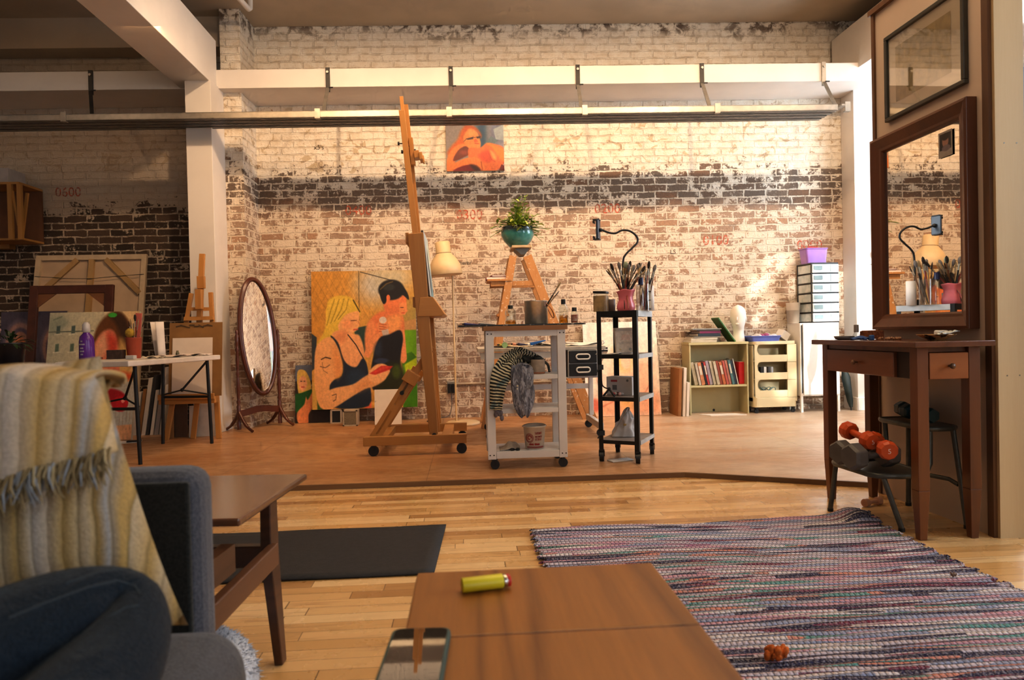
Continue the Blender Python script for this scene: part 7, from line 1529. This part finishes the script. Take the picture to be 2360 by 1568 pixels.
for p, q, inn in ((fA, fD, .16), (fB, fC, -.16)):
    for f in (p, q):
        top = V((f.x, f.y, TZ - .036)) - ax * 0 + (lf_ if f is p else -lf_) * .02; MB().cyl((f.x, f.y, ST), top, .0125, n=12).build('leg', BLKM, ft)
    a, b_ = p.lerp(q, .02) + V((0, 0, .36)), p.lerp(q, .98) + V((0, 0, .36)); MB().cyl(a, b_, .010, n=10).build('cross_bar', BLKM, ft)
    c = p.lerp(q, .42) + V((0, 0, .42)); MB().cyl(p + V((0, 0, .64)) + lf_ * .012, c + ax * inn * .6, .008, n=8).build('brace', BLKM, ft)
    for f in (p, q): MB().cyl(f + V((0, 0, .375)), c + ax * inn * .6, .006, n=8).build('spreader', BLKM, ft)
    MB().ball(c + ax * inn * .6, .014, 10, 8).build('brace_joint', BLKM, ft)
TZ += .0005
def ot(px, Y): p = at(px, 815, Y=Y); return V((p.x, Y, TZ))
# spray bottle, pot of brushes, papers
p = V((at(200, 800, Y=4.75).x, 4.75, TZ)); sbt = thing('spray_bottle', 'purple plastic bottle with clear spray cap on the folding table', 'bottle', p); HS = at(200, 743, Y=4.75).z - TZ
VIO = mat('violet plastic', (.13, .03, .30), .2, .15); r = .046
MB().lathe([(.0001, 0), (r, 0), (r * 1.02, .006), (r * .98, HS * .5), (r * .86, HS * .62), (r * .40, HS * .72), (r * .36, HS * .74), (.0001, HS * .74)], p, 28).build('bottle_body', VIO, sbt, shell=True)
MB().lathe([(r * .42, HS * .73), (r * .55, HS * .76), (r * .52, HS * .93), (r * .30, HS), (.0001, HS)], p, 20).build('cap', mat('milky cap', (.62, .60, .62), .2), sbt, shell=True)
mb = MB()
for zf, aw in ((.40, .9), (.30, .5), (.22, .7), (.14, .4), (.48, .3)): mb.grid(lambda u, v: p + V((r * 1.022 * math.sin(-.2 + (u - .5) * aw), -r * 1.022 * math.cos(-.2 + (u - .5) * aw), HS * zf + v * .010)), 6, 1)
mb.build('printed_label', mat('pale lilac print', (.42, .36, .52), .5), sbt, shell=True)
p = ot(309, 4.95); pot = thing('plastic_cup', 'terracotta red plastic cup of brushes on the folding table', 'cup', p); HC = at(309, 778, Y=4.95).z - TZ
MB().lathe([(.0001, 0), (.040, 0), (.042, .004), (.052, HC - .006), (.055, HC), (.049, HC), (.039, .008), (.0001, .007)], p, 28).build('cup_body', mat('terracotta plastic', (.42, .08, .04), .4), pot, shell=True)
RR = random.Random(33)
for k in range(7):
    tp_ = at(300 + k * 4.2, 757 + RR.uniform(-8, 10), Y=p.y + RR.uniform(-.03, .03)); bq = p + V((RR.uniform(-.02, .02), RR.uniform(-.02, .02), .01)); brush(k, bq, tp_, 'paintbrush standing in the red cup on the folding table', 'paintbrushes in the red cup')
tp_ = at(320, 722, Y=p.y); t = thing('pink_scraper', 'tall pink plastic scraper standing in the red cup', 'scraper', p + V((.018, 0, .012))); bq = p + V((.018, 0, .012)); MB().bar(bq, tp_, .030, .006, up=(0, 1, 0), w2=.045).build('blade', mat('coral plastic', (.62, .16, .12), .4), t, bevel=.002)
tp_ = at(299, 768, Y=p.y); t = thing('sponge', 'round yellow sponge stuck in the red cup', 'sponge', p + V((-.02, 0, .01))); MB().cyl(p + V((-.02, 0, .01)), tp_ - V((0, 0, .02)), .004, n=8).build('handle', HM[2], t); MB().ball(tp_, (.032, .018, .034), 16, 10).build('sponge_head', mat('yellow sponge', (.56, .36, .05), .9, .3, 60.), t)
p = ot(268, 4.9); one(MB().box(p + V((0, 0, .032)), (.10, .07, .062), rot=(0, 0, .1)), 'paint_box', mat('dark brown box', (.075, .04, .03), .5, .4, 40.), 'small dark brown box on the folding table behind the cushion', 'box', p, bevel=.002)
p = ot(302, 4.72); one(MB().box(p + V((0, 0, .014)), (.055, .04, .026), rot=(0, 0, -.1)), 'eraser_block', mat('grey white block', (.56, .54, .53), .6), 'small grey-white block before the red cup on folding table', 'block', p, bevel=.003)
# standing rolled sheet
p0_, = [ot(368, 5.25)]; HR_ = at(366, 742, Y=5.25).z - TZ
one(MB().grid(lambda u, v: p0_ + V(((-.040 - .012 * v) * math.cos(.3 + u * 4.2) - .02 * v * (v > 0), .045 * math.sin(.3 + u * 4.2), v * HR_)), 24, 4), 'paper_cone', mat('rolled white paper', (.74, .66, .60), .8, .05), 'white sheet rolled into a standing cone on the folding table', 'paper', p0_, shell=True, solid=.0015)
RR = random.Random(7)
for k, (px, Y, w_, d_, lab) in enumerate(((395, 5.0, .22, .16, 'pink-white paper sheets at the middle of folding table'), (450, 5.3, .20, .16, 'loose pale sheet at the far end of folding table'), (355, 4.8, .12, .10, 'folded cream cloth edge right of the red cup'))):
    p = ot(px, Y); one(MB().grid(lambda u, v: p + V(((u - .5) * w_, (v - .5) * d_, .003 + .014 * abs(math.sin(u * 5 + k)) * (1 - v * .4) + .004 * math.sin(v * 9))), 14, 10), 'loose_paper', mat('loose paper %d' % k, ((.70, .56, .48), (.72, .62, .55), (.68, .58, .44))[k], .8), lab, 'paper', p, solid=.002, shell=True)
p = ot(409, 5.1); one(MB().lathe([(.0001, 0), (.012, 0), (.012, .03), (.008, .032), (.008, .045), (.0001, .045)], p, 12), 'small_bottle', mat('dark olive glass', (.10, .09, .05), .2), 'tiny dark bottle standing among the papers on the folding table', 'bottle', p, shell=True)
# ================= small easel behind it =================
e0 = V((-2.16, 5.72, ST)); se = thing('wooden_easel', 'small beech easel with a brown drawing board before the white column', 'easel', (-2.24, 5.62, ST))
Ye = 5.60
def ae(px, py, Y=Ye): return at(px, py, Y=Y)
def fl_(p): return V((p.x, p.y, ST))
m0, m1 = ae(452, 930), ae(455, 582); m1.y = Ye + .10; MB().bar(m0, m1, .045, .022, up=(0, 1, 0)).build('mast', BEE, se, bevel=.004)
for b_, t_x, t_y in (((382, 985), 433, 675), ((504, 990), 478, 673)):
    a, bq = fl_(ae(*b_)), ae(t_x, t_y); bq.y = Ye + .07; MB().bar(a, bq, .042, .022, up=(0, 1, 0), w2=.034).build('front_leg', BEE, se, bevel=.003)
a = fl_(ae(441, 992)); a.y = Ye - .0; bq = ae(452, 900); MB().bar(V((a.x, Ye + .03, ST)), V((bq.x, Ye + .05, bq.z)), .04, .02, up=(0, 1, 0)).build('centre_leg', BEE, se, bevel=.003)
a, bq = ae(420, 735), ae(488, 733); MB().bar(a + V((0, .035, 0)), bq + V((0, .035, 0)), .02, .03).build('crossbar', BEE, se); a, bq = ae(425, 712), ae(482, 712); MB().bar(a + V((0, .06, 0)), bq + V((0, .06, 0)), .02, .028).build('crossbar', BEE, se)
q = ae(458, 690); MB().box((q.x, Ye + .01, q.z), (.05, .05, .16)).build('clamp_block', BEE, se, bevel=.003); q = ae(458, 650); MB().box((q.x, Ye + .05, q.z), (.06, .03, .10)).build('clamp_block', BEE, se, bevel=.003)
a, bq = ae(376, 918), ae(504, 916); MB().lohi((a.x, Ye - .085, a.z - .045), (bq.x, Ye - .01, a.z + .012)).build('tray', BEX, se, bevel=.003); MB().lohi((a.x, Ye - .10, a.z - .01), (bq.x, Ye - .085, a.z + .035)).build('tray_lip', BEX, se, bevel=.003)
zt2_ = a.z + .0125
a, bq = ae(386, 745, 5.56), ae(508, 742, 5.56); dbd = thing('drawing_board', 'brown cardboard drawing board standing on the small easel', 'board', ((a.x + bq.x) / 2, 5.55, zt2_)); KRAFT = mat('kraft board', (.30, .15, .045), .75, .15, 8.)
mb = MB(); Y0_, Y1_ = 5.535, 5.60; vs = [V((a.x, Y0_, zt2_)), V((bq.x, Y0_, zt2_)), V((bq.x, Y1_, a.z)), V((a.x, Y1_, a.z))]; mb.add(vs + [v_ + V((0, .008, 0)) for v_ in vs], [(0, 1, 2, 3), (7, 6, 5, 4), (0, 4, 5, 1), (1, 5, 6, 2), (2, 6, 7, 3), (3, 7, 4, 0)]); mb.build('board_panel', KRAFT, dbd)
mb = MB(); 
for k in range(8): z_ = a.z - .03; mb.bar((a.x + .05 + .035 * k, Y1_ - .0045 - .003, z_ + .012 * (k % 2)), (a.x + .09 + .035 * k, Y1_ - .0045 - .003, z_ - .01 * (k % 3 - 1)), .008, .0015, up=(0, 1, 0))
mb.build('tape_residue', mat('dark tape residue', (.10, .06, .03), .8), dbd)
a, bq = ae(391, 780, 5.52), ae(484, 778, 5.52); wsb = thing('paper_sheet', 'white sheet of paper clipped on the brown drawing board', 'paper', ((a.x + bq.x) / 2, 5.52, zt2_ + .0)); vs = [V((a.x, 5.522, zt2_ + .001)), V((bq.x, 5.522, zt2_ + .001)), V((bq.x, 5.574, a.z)), V((a.x, 5.574, a.z))]
MB().add(vs + [v_ + V((0, .003, 0)) for v_ in vs], [(0, 1, 2, 3), (7, 6, 5, 4), (0, 4, 5, 1), (1, 5, 6, 2), (2, 6, 7, 3), (3, 7, 4, 0)]).build('sheet', mat('warm white paper', (.74, .63, .53), .8, .03), wsb)
# boards stored under the easel
for k, (px0, px1, pyt, Y, m, lab) in enumerate(((388, 398, 935, 5.72, RAWC, 'narrow brown board behind the small easel tray'), (400, 430, 930, 5.74, mat('dark brown canvas', (.12, .06, .03), .7), 'dark brown canvas under the small easel'), (434, 446, 936, 5.70, PRIM, 'slim white board under the small easel'), (448, 500, 932, 5.74, mat('pale grey board', (.60, .54, .50), .7), 'wide pale board under the small easel right side'))):
    slab('stored_board', lab, 'board', px0, px1, pyt, Y, m, .02, .010)
# canvases standing in a row on edge
cols_ = [PRIM, RAWC, PRIM, mat('dark canvas side', (.05, .045, .045), .7), PRIM, mat('grey canvas side', (.50, .44, .40), .7), PRIM]
xs = [(302, 312, 905), (316, 323, 898), (325, 334, 872), (336, 342, 866), (345, 352, 900), (355, 364, 848), (366, 370, 888)]
names = ['white', 'brown', 'white', 'black', 'white', 'grey', 'white']
order = ['leftmost', 'second from the left', 'third from the left', 'middle', 'third from the right', 'second from the right', 'rightmost']
for k, (a0_, a1_, pyt) in enumerate(xs):
    a, bq = at(a0_, 990, Y=5.92), at(a1_, 990, Y=5.92); z1 = at(a1_, pyt, Y=5.92).z; dx = .055 * (z1 - ST) / .35; t = thing('stored_canvas', '%s-edged canvas, %s in the row stored behind the folding table' % (names[k], order[k]), 'canvas', (a.x, 6.1, ST), group='canvases stored on edge'); w_ = bq.x - a.x
    vs = [V((a.x + o, y, ST + .001)) for o, y in ((0, 5.92), (w_, 5.92), (w_, 6.36), (0, 6.36))]; vs += [v_ + V((dx, 0, z1 - ST)) for v_ in vs]
    MB().add(vs, [(0, 3, 2, 1), (4, 5, 6, 7), (0, 1, 5, 4), (1, 2, 6, 5), (2, 3, 7, 6), (3, 0, 4, 7)]).build('canvas_edge', cols_[k], t)
# ================= big canvas seen from behind, brown frame, face painting =================
PINE = wood('pine stretcher', (.46, .27, .10), (.56, .36, .16), 'Z', .6, rings=7.); LINEN = mat('raw canvas back', (.58, .42, .28), .85, .12, 4.)
TLb, TRb = at(88, 592, Y=6.50), at(341, 586, Y=6.50); bc_ = thing('stretched_canvas', 'huge canvas turned to show its pine stretcher bars, leaning on the brick', 'canvas', ((TLb.x + TRb.x) / 2, 6.3, ST)); ztb = (TLb.z + TRb.z) / 2
x0_, x1_ = TLb.x, TRb.x
def lean(x, z, off=0.): f = (z - ST) / (ztb - ST); return V((x, 6.20 + .30 * f - off, z))
MB().add([lean(x0_, ST + .003), lean(x1_, ST + .003), lean(x1_, ztb), lean(x0_, ztb)], [(0, 1, 2, 3)]).build('canvas_back', LINEN, bc_, shell=True, solid=.003)
for a, bq, nm in (((x0_ + .02, ST + .003), (x0_ + .02, ztb), 'stretcher_bar'), ((x1_ - .02, ST + .003), (x1_ - .02, ztb), 'stretcher_bar'), ((x0_ + .04, ztb - .02), (x1_ - .04, ztb - .02), 'stretcher_bar'), (((x0_ + x1_) / 2, ST + .003), ((x0_ + x1_) / 2, ztb - .04), 'centre_brace'), ((x0_ + .04, ztb - .36), (x0_ + .36, ztb - .04), 'corner_brace'), ((x1_ - .04, ztb - .36), (x1_ - .36, ztb - .04), 'corner_brace')):
    MB().bar(lean(a[0], a[1], .016), lean(bq[0], bq[1], .016), .045, .028, up=(0, 1, 0)).build(nm, mat('pale pine edge', (.62, .48, .32), .6) if nm == 'stretcher_bar' else PINE, bc_)
MB().tube([lean(x0_ + .01, ztb - .19, .035), lean(x0_ + .3, ztb - .215, .035), lean((x0_ + x1_) / 2, ztb - .22, .036), lean(x1_ - .3, ztb - .205, .035), lean(x1_ - .01, ztb - .185, .035)], .0025, 6).build('hanging_wire', DST, bc_)
# brown frame
BRF = mat('dark red-brown frame', (.10, .030, .015), .45, .3, 10.); T0, T1 = at(72, 660, Y=6.05), at(262, 656, Y=6.05); bf = thing('picture_frame', 'empty dark brown picture frame back with corner blocks, leaning on canvas', 'frame', ((T0.x + T1.x) / 2, 6.0, ST)); zf = (T0.z + T1.z) / 2
def lf2(x, z, o=0.): f = (z - ST) / (zf - ST); return V((x, 5.86 + .19 * f - o, z))
for a, bq in (((T0.x + .03, ST + .02), (T0.x + .03, zf)), ((T1.x - .03, ST + .02), (T1.x - .03, zf)), ((T0.x + .06, zf - .035), (T1.x - .06, zf - .035)), ((T0.x + .06, ST + .04), (T1.x - .06, ST + .04))): MB().bar(lf2(*a), lf2(*bq), .07, .03, up=(0, 1, 0)).build('frame_rail', BRF, bf, bevel=.004)
for s, xx in ((1, T0.x + .06), (-1, T1.x - .06)): q = [lf2(xx, zf - .07, .004), lf2(xx + s * .15, zf - .07, .004), lf2(xx, zf - .19, .004)]; MB().add(q + [v_ + V((0, .012, 0)) for v_ in q], [(0, 1, 2), (5, 4, 3), (0, 3, 4, 1), (1, 4, 5, 2), (2, 5, 3, 0)]).build('corner_block', mat('corner block wood', (.22, .09, .035), .5), bf)
# face painting
G = Art(160, 190, (206, 196, 166)); G.grad((188, 184, 160), np.clip(1 - G.x * 2, 0, 1)); G.grad((226, 190, 140), np.clip((G.x - .55) * 3, 0, 1) * (G.y < .5)); G.blob([(.0, .06), (.14, .04), (.22, .08), (.12, .16), (.0, .14)], (150, 156, 138), .8, .03)
for i, yy in enumerate((.08, .22, .36)):
    for j in range(4): G.poly([(.09 + j * .165, yy + .03), (.13 + j * .165, yy + .025), (.13 + j * .165, yy + .085), (.09 + j * .165, yy + .09)], ((70, 88, 86), (92, 112, 96), (120, 118, 60))[i], .9); G.line([(.07 + j * .165, yy + .095), (.15 + j * .165, yy + .09)], .005, (230, 225, 205), .8)
G.line([(0, .155), (.5, .15)], .006, (105, 112, 100)); G.line([(.05, .06), (.14, .035)], .008, (130, 140, 120))
G.blob([(.48, .40), (.52, .16), (.62, .04), (.76, .0), (.90, .10), (.96, .28), (.92, .46), (.80, .30), (.66, .16), (.56, .3)], (112, 66, 30), 1., .015); G.blob([(.66, .03), (.80, .02), (.90, .14), (.94, .32), (.84, .24), (.74, .10)], (64, 40, 22), .9, .02); G.ell(.70, .03, .05, .018, (70, 170, 60)); G.blob([(.80, .22), (.92, .34), (.94, .52), (.80, .50)], (222, 180, 110), .9, .03)
G.blob([(.50, .30), (.58, .18), (.68, .14), (.76, .20), (.78, .36), (.82, .46), (.78, .56), (.66, .60), (.54, .54), (.50, .44)], (222, 130, 98), 1., .012); G.blob([(.52, .28), (.62, .17), (.68, .28), (.62, .36), (.54, .36)], (236, 176, 138), .9, .03); G.blob([(.66, .18), (.76, .22), (.78, .38), (.70, .40), (.68, .30)], (205, 72, 50), .9, .03)
G.ell(.585, .40, .035, .016, (60, 26, 24)); G.ell(.72, .405, .04, .018, (70, 26, 22)); G.line([(.54, .365), (.62, .365)], .009, (120, 40, 30)); G.line([(.67, .37), (.77, .375)], .009, (110, 34, 28)); G.blob([(.64, .38), (.68, .48), (.64, .51), (.61, .48)], (240, 160, 120), .8, .02); G.blob([(.50, .5), (.9, .48), (.94, .54), (.5, .56)], (226, 84, 40), .9, .02); G.line([(.56, .545), (.66, .55)], .012, (160, 40, 40))
G.poly([(0, .56), (1, .555), (1, 1), (0, 1)], (190, 188, 178)); G.poly([(.5, .9), (1, .88), (1, 1), (.5, 1)], (232, 176, 130)); 
for k in range(26): G.line([(k / 26, .74 + .02 * math.sin(k)), (k / 26 + .01, .92)], .003, (150, 120, 95), .6)
G.blob([(.58, .64), (.70, .60), (.86, .63), (.93, .70), (.88, .78), (.70, .70)], (168, 22, 34), 1., .01); G.ell(.85, .72, .09, .06, (196, 30, 40)); G.ell(.88, .70, .02, .014, (236, 150, 140)); G.rough(.06, 2)
q0, q1 = at(112, 722, Y=5.78), at(333, 716, Y=5.78); ql = (q0.z + q1.z) / 2
canvas_thing('portrait_painting', 'colourful painting of a face and pale building, behind the folding table', G, (q0.x, 5.80, ql), (q1.x - .05, 5.80, ql), (q0.x - .03, 5.66, ST + .003), .03)
# swirl painting at far left
K = Art(110, 80, (84, 76, 92)); 
for cx_, cy_ in ((.30, .42), (.86, .46)):
    for rr, c in ((.26, (112, 98, 112)), (.22, (168, 130, 120)), (.17, (92, 80, 100)), (.13, (178, 128, 104)), (.08, (206, 128, 80))): K.ell(cx_, cy_, rr, rr * 1.25, c, .95, .12)
K.poly([(0, .68), (1, .66), (1, .74), (0, .75)], (190, 150, 120)); K.poly([(.0, .75), (.42, .75), (.40, 1), (0, 1)], (186, 138, 100)); K.poly([(.42, .75), (1, .74), (1, 1), (.42, 1)], (150, 84, 26)); K.rough(.10, 2)
q0, q1 = at(-40, 718, Y=5.9), at(118, 716, Y=5.9)
canvas_thing('swirl_painting', 'dark painting of swirling plates at the far left edge', K, (q0.x, 6.125, q0.z), (q1.x, 6.125, q0.z), (q0.x, 6.06, .42), .015)
# table-edge plant at far left
q = at(22, 735, Y=5.0); fp = thing('flower_pot', 'shadowy potted plant with pale flowers at the far left', 'plant', (q.x, 5.0, .5)); lf = MB(); RR = random.Random(4)
for k in range(46): a = RR.uniform(0, 2 * PI); e = RR.uniform(.1, 1.5); d = V((math.cos(a) * math.cos(e), math.sin(a) * math.cos(e), math.sin(e))); leaf(lf, V((q.x, 5.0, .80)) + d * RR.uniform(.02, .09), d, RR.uniform(.06, .11), RR.uniform(.018, .03), 0, .6)
lf.build('foliage', mat('shadow leaf', (.03, .06, .02), .5), fp, shell=True); fb = MB()
for k in range(7): fb.ball(V((q.x - .03 + RR.uniform(-.05, .04), 4.92 + RR.uniform(-.02, .02), .90 + RR.uniform(-.03, .04))), .014, 8, 6)
fb.build('blossom', mat('pale blossom', (.55, .36, .34), .7), fp); MB().lathe([(.0001, 0), (.07, 0), (.09, .16), (.095, .17), (.08, .165), (.0001, .15)], (q.x, 5.0, .66), 24).build('pot', mat('dark glazed pot', (.02, .02, .025), .3), fp, shell=True)
st_ = thing('plant_stand', 'dark wooden plant stand under the shadowy plant', 'stand', (q.x, 5.0, ST)); MB().lathe([(.0001, .632), (.14, .632), (.14, .655), (.0001, .655)], (q.x, 5.0, 0), 24).build('stand_top', WALD, st_)
for k in range(3): a = k * 2.1 + .4; MB().cyl((q.x + .09 * math.cos(a), 5.0 + .09 * math.sin(a), .631), (q.x + .15 * math.cos(a), 5.0 + .15 * math.sin(a), ST), .012, n=10).build('leg', WALD, st_)
# white paper with black pen on the floor
p = at(290, 1020, Z=ST); one(MB().box((p.x, p.y, ST + .002), (.22, .14, .002), rot=(0, 0, .3)), 'paper_sheet', WPAPER, 'white sheet on the stage floor under the folding table', 'paper', (p.x, p.y, ST)); one(MB().bar((p.x + .02, p.y - .03, ST + .009), (p.x + .12, p.y + .0, ST + .011), .03, .012), 'marker_pen', BLK, 'black marker pen lying on the sheet under folding table', 'pen', (p.x, p.y, ST), bevel=.004)
# ---- crate and stretcher bars hung on the wall at far left ----
PN2 = wood('orange pine', (.42, .20, .05), (.56, .30, .09), 'Z', .5, rings=7.)
c0, c1 = at(-70, 420, Y=6.22), at(48, 552, Y=6.22); cr = thing('wall_crate', 'orange pine slatted crate hung high on the brick at left edge', 'crate', ((c0.x + c1.x) / 2, 6.4, c1.z))
MB().lohi((c0.x, 6.26, c1.z), (c1.x, 6.55, c1.z + .018)).build('bottom_board', PN2, cr); MB().lohi((c0.x, 6.22, c0.z - .02), (c1.x, 6.55, c0.z)).build('top_board', PN2, cr); MB().lohi((c0.x, 6.53, c1.z + .018), (c1.x, 6.55, c0.z - .02)).build('back_board', mat('dark pine back', (.16, .065, .025), .7), cr)
for px in (22, 44): q = at(px, 480, Y=6.22); MB().lohi((q.x - .018, 6.22, c1.z + .0), (q.x + .018, 6.25, c0.z - .02)).build('slat', PN2, cr)
a, bq = at(29, 440, Y=6.24), at(43, 520, Y=6.24); MB().bar(a, bq, .02, .012, up=(0, 1, 0)).build('slat', PN2, cr)
a, bq = at(60, 445, Y=6.32), at(48, 545, Y=6.32); t = thing('stretcher_bar', 'loose pine stretcher bar leaning beside the wall crate', 'bar', bq); MB().bar(bq + V((.012, 0, 0)), a + V((.012, 0, 0)), .022, .02, up=(0, 1, 0)).build('bar', PN2, t)
q = at(5, 565, Y=6.5); one(MB().lohi((q.x - .10, 6.52, q.z - .03), (q.x + .05, yw(q.x) - .001, q.z + .03)), 'shelf_cleat', PN2, 'small pine cleat screwed to the brick under the wall crate', 'cleat', (q.x, 6.55, q.z), bevel=.002)
a, bq = at(-60, 386, Y=6.24), at(15, 416, Y=6.24); one(MB().lohi((a.x, 6.26, c0.z + .0008), (bq.x, 6.50, a.z)), 'speaker_box', mat('grey white box', (.55, .50, .47), .6), 'grey-white box standing on top of the wall crate', 'box', (bq.x, 6.2, c0.z), bevel=.003)
# ================= light and camera =================
sc = bpy.context.scene
w = bpy.data.worlds.new('sky'); sc.world = w; w.use_nodes = True
wn = w.node_tree; bg = wn.nodes['Background']
sky = node(wn, 'ShaderNodeTexSky', sky_type='HOSEK_WILKIE', turbidity=3.)
sky.sun_direction = V((.2, -1, .3)).normalized()
wn.links.new(mixc(wn, .55, sky.outputs[0], (.62, .72, .9)), bg.inputs[0]); bg.inputs[1].default_value = .55
def lamp(name, typ, loc, target, energy, color, **k):
    l = bpy.data.lights.new(name, typ); l.energy = energy; l.color = color
    for q, v in k.items(): setattr(l, q, v)
    o = bpy.data.objects.new(name, l); COL.objects.link(o); o.location = loc
    o.rotation_euler = (V(target) - V(loc)).to_track_quat('-Z', 'Y').to_euler()
    return o
WARM = (1, .71, .455)
for i, (x, e) in enumerate(((-1.5, 96), (.1, 108), (1.6, 100), (2.9, 64))):
    lamp('track_spot_light', 'SPOT', (x + .35, 4.10, 3.62), (x, 6.35, 1.45), e, WARM, spot_size=math.radians(104), spot_blend=.85, shadow_soft_size=.035)
lamp('track_spot_light', 'SPOT', (-3.6, 4.3, 3.6), (-3.6, 6.35, 1.9), 15, WARM, spot_size=math.radians(95), spot_blend=.9, shadow_soft_size=.04)
# warm floor-level wash by the wall
lamp('wall_washer', 'AREA', (-.1, 4.9, 3.0), (-.1, 6.2, .2), 12, (1, .58, .25), shape='RECTANGLE', size=4.5, size_y=.2)
lamp('ceiling_fill', 'AREA', (.9, 2.5, 3.6), (.9, 2.6, 0), 34, (1, .74, .46), shape='RECTANGLE', size=2.6, size_y=1.6)  # unseen warm area lamps added under the ceiling as room fill
lamp('ceiling_fill', 'AREA', (.8, 4.2, 3.65), (.8, 4.3, 0), 30, (1, .70, .40), shape='RECTANGLE', size=4.5, size_y=.8)
# unseen leaf cards and branches added outside the window to dapple the sun
tr_ = MB(); RT = random.Random(12)
for k in range(520):
    c = V((RT.uniform(.9, 4.4), RT.uniform(-6.2, -4.6), RT.uniform(1.2, 5.4))); a, b_ = V((RT.uniform(-1, 1), RT.uniform(-.3, .3), RT.uniform(-1, 1))).normalized() * .16, V((RT.uniform(-1, 1), RT.uniform(-.3, .3), RT.uniform(-1, 1))).normalized() * .08
    tr_.add([c - a, c - b_, c + a, c + b_], [(0, 1, 2, 3)], 0)
for k in range(9): tr_.tube([(RT.uniform(1, 4), -5.4, RT.uniform(.5, 2)), (RT.uniform(1, 4), -5.4, RT.uniform(2.5, 3.5)), (RT.uniform(1, 4.4), -5.4, RT.uniform(4, 5.5))], .05, 6, m=1)
struct(tr_, 'dapple_tree', [mat('dapple leaf', (.08, .16, .03), .6), mat('dapple bark', (.10, .07, .05), .9)], shell=True)
lamp('sun', 'SUN', (2.6, -5, 4), (2.6 + .75, -5 + 9.2, 4 - 1.75), 3.0, (1, .97, .93), angle=math.radians(.6))
# daylight through the window openings
lamp('window_daylight', 'AREA', (1.9, YB + .25, 2.2), (1.6, 3, 1.2), 40, (.86, .93, 1), shape='RECTANGLE', size=4., size_y=2.2)
for h in HR: lamp('window_daylight', 'AREA', (XR - .05, (h[0] + h[2]) / 2, 2.0), (0, (h[0] + h[2]) / 2, 1.0), 72, (.74, .87, 1), shape='RECTANGLE', size=1.4, size_y=2.)
cd = bpy.data.cameras.new('camera'); cam = bpy.data.objects.new('camera', cd); COL.objects.link(cam); sc.camera = cam
cd.sensor_width = 36; cd.lens = 1573 / 2360 * 36; cam.location = (0, 0, CAMZ); cam.rotation_euler = CM.to_euler(); cd.clip_start = .02
cd.dof.use_dof = True; cd.dof.focus_distance = 4.3; cd.dof.aperture_fstop = 5.6
sc.view_settings.view_transform = 'Standard'; sc.view_settings.look = 'None'; sc.view_settings.exposure = .42; sc.view_settings.gamma = .86
sc.cycles.caustics_reflective = False; sc.cycles.caustics_refractive = False; sc.cycles.use_denoising = True; sc.cycles.max_bounces = 5; sc.cycles.diffuse_bounces = 3; sc.cycles.glossy_bounces = 3; sc.cycles.transmission_bounces = 5; sc.cycles.use_adaptive_sampling = True; sc.cycles.adaptive_threshold = .1; sc.cycles.adaptive_min_samples = 12; sc.cycles.transparent_max_bounces = 8; sc.cycles.sample_clamp_indirect = 6.
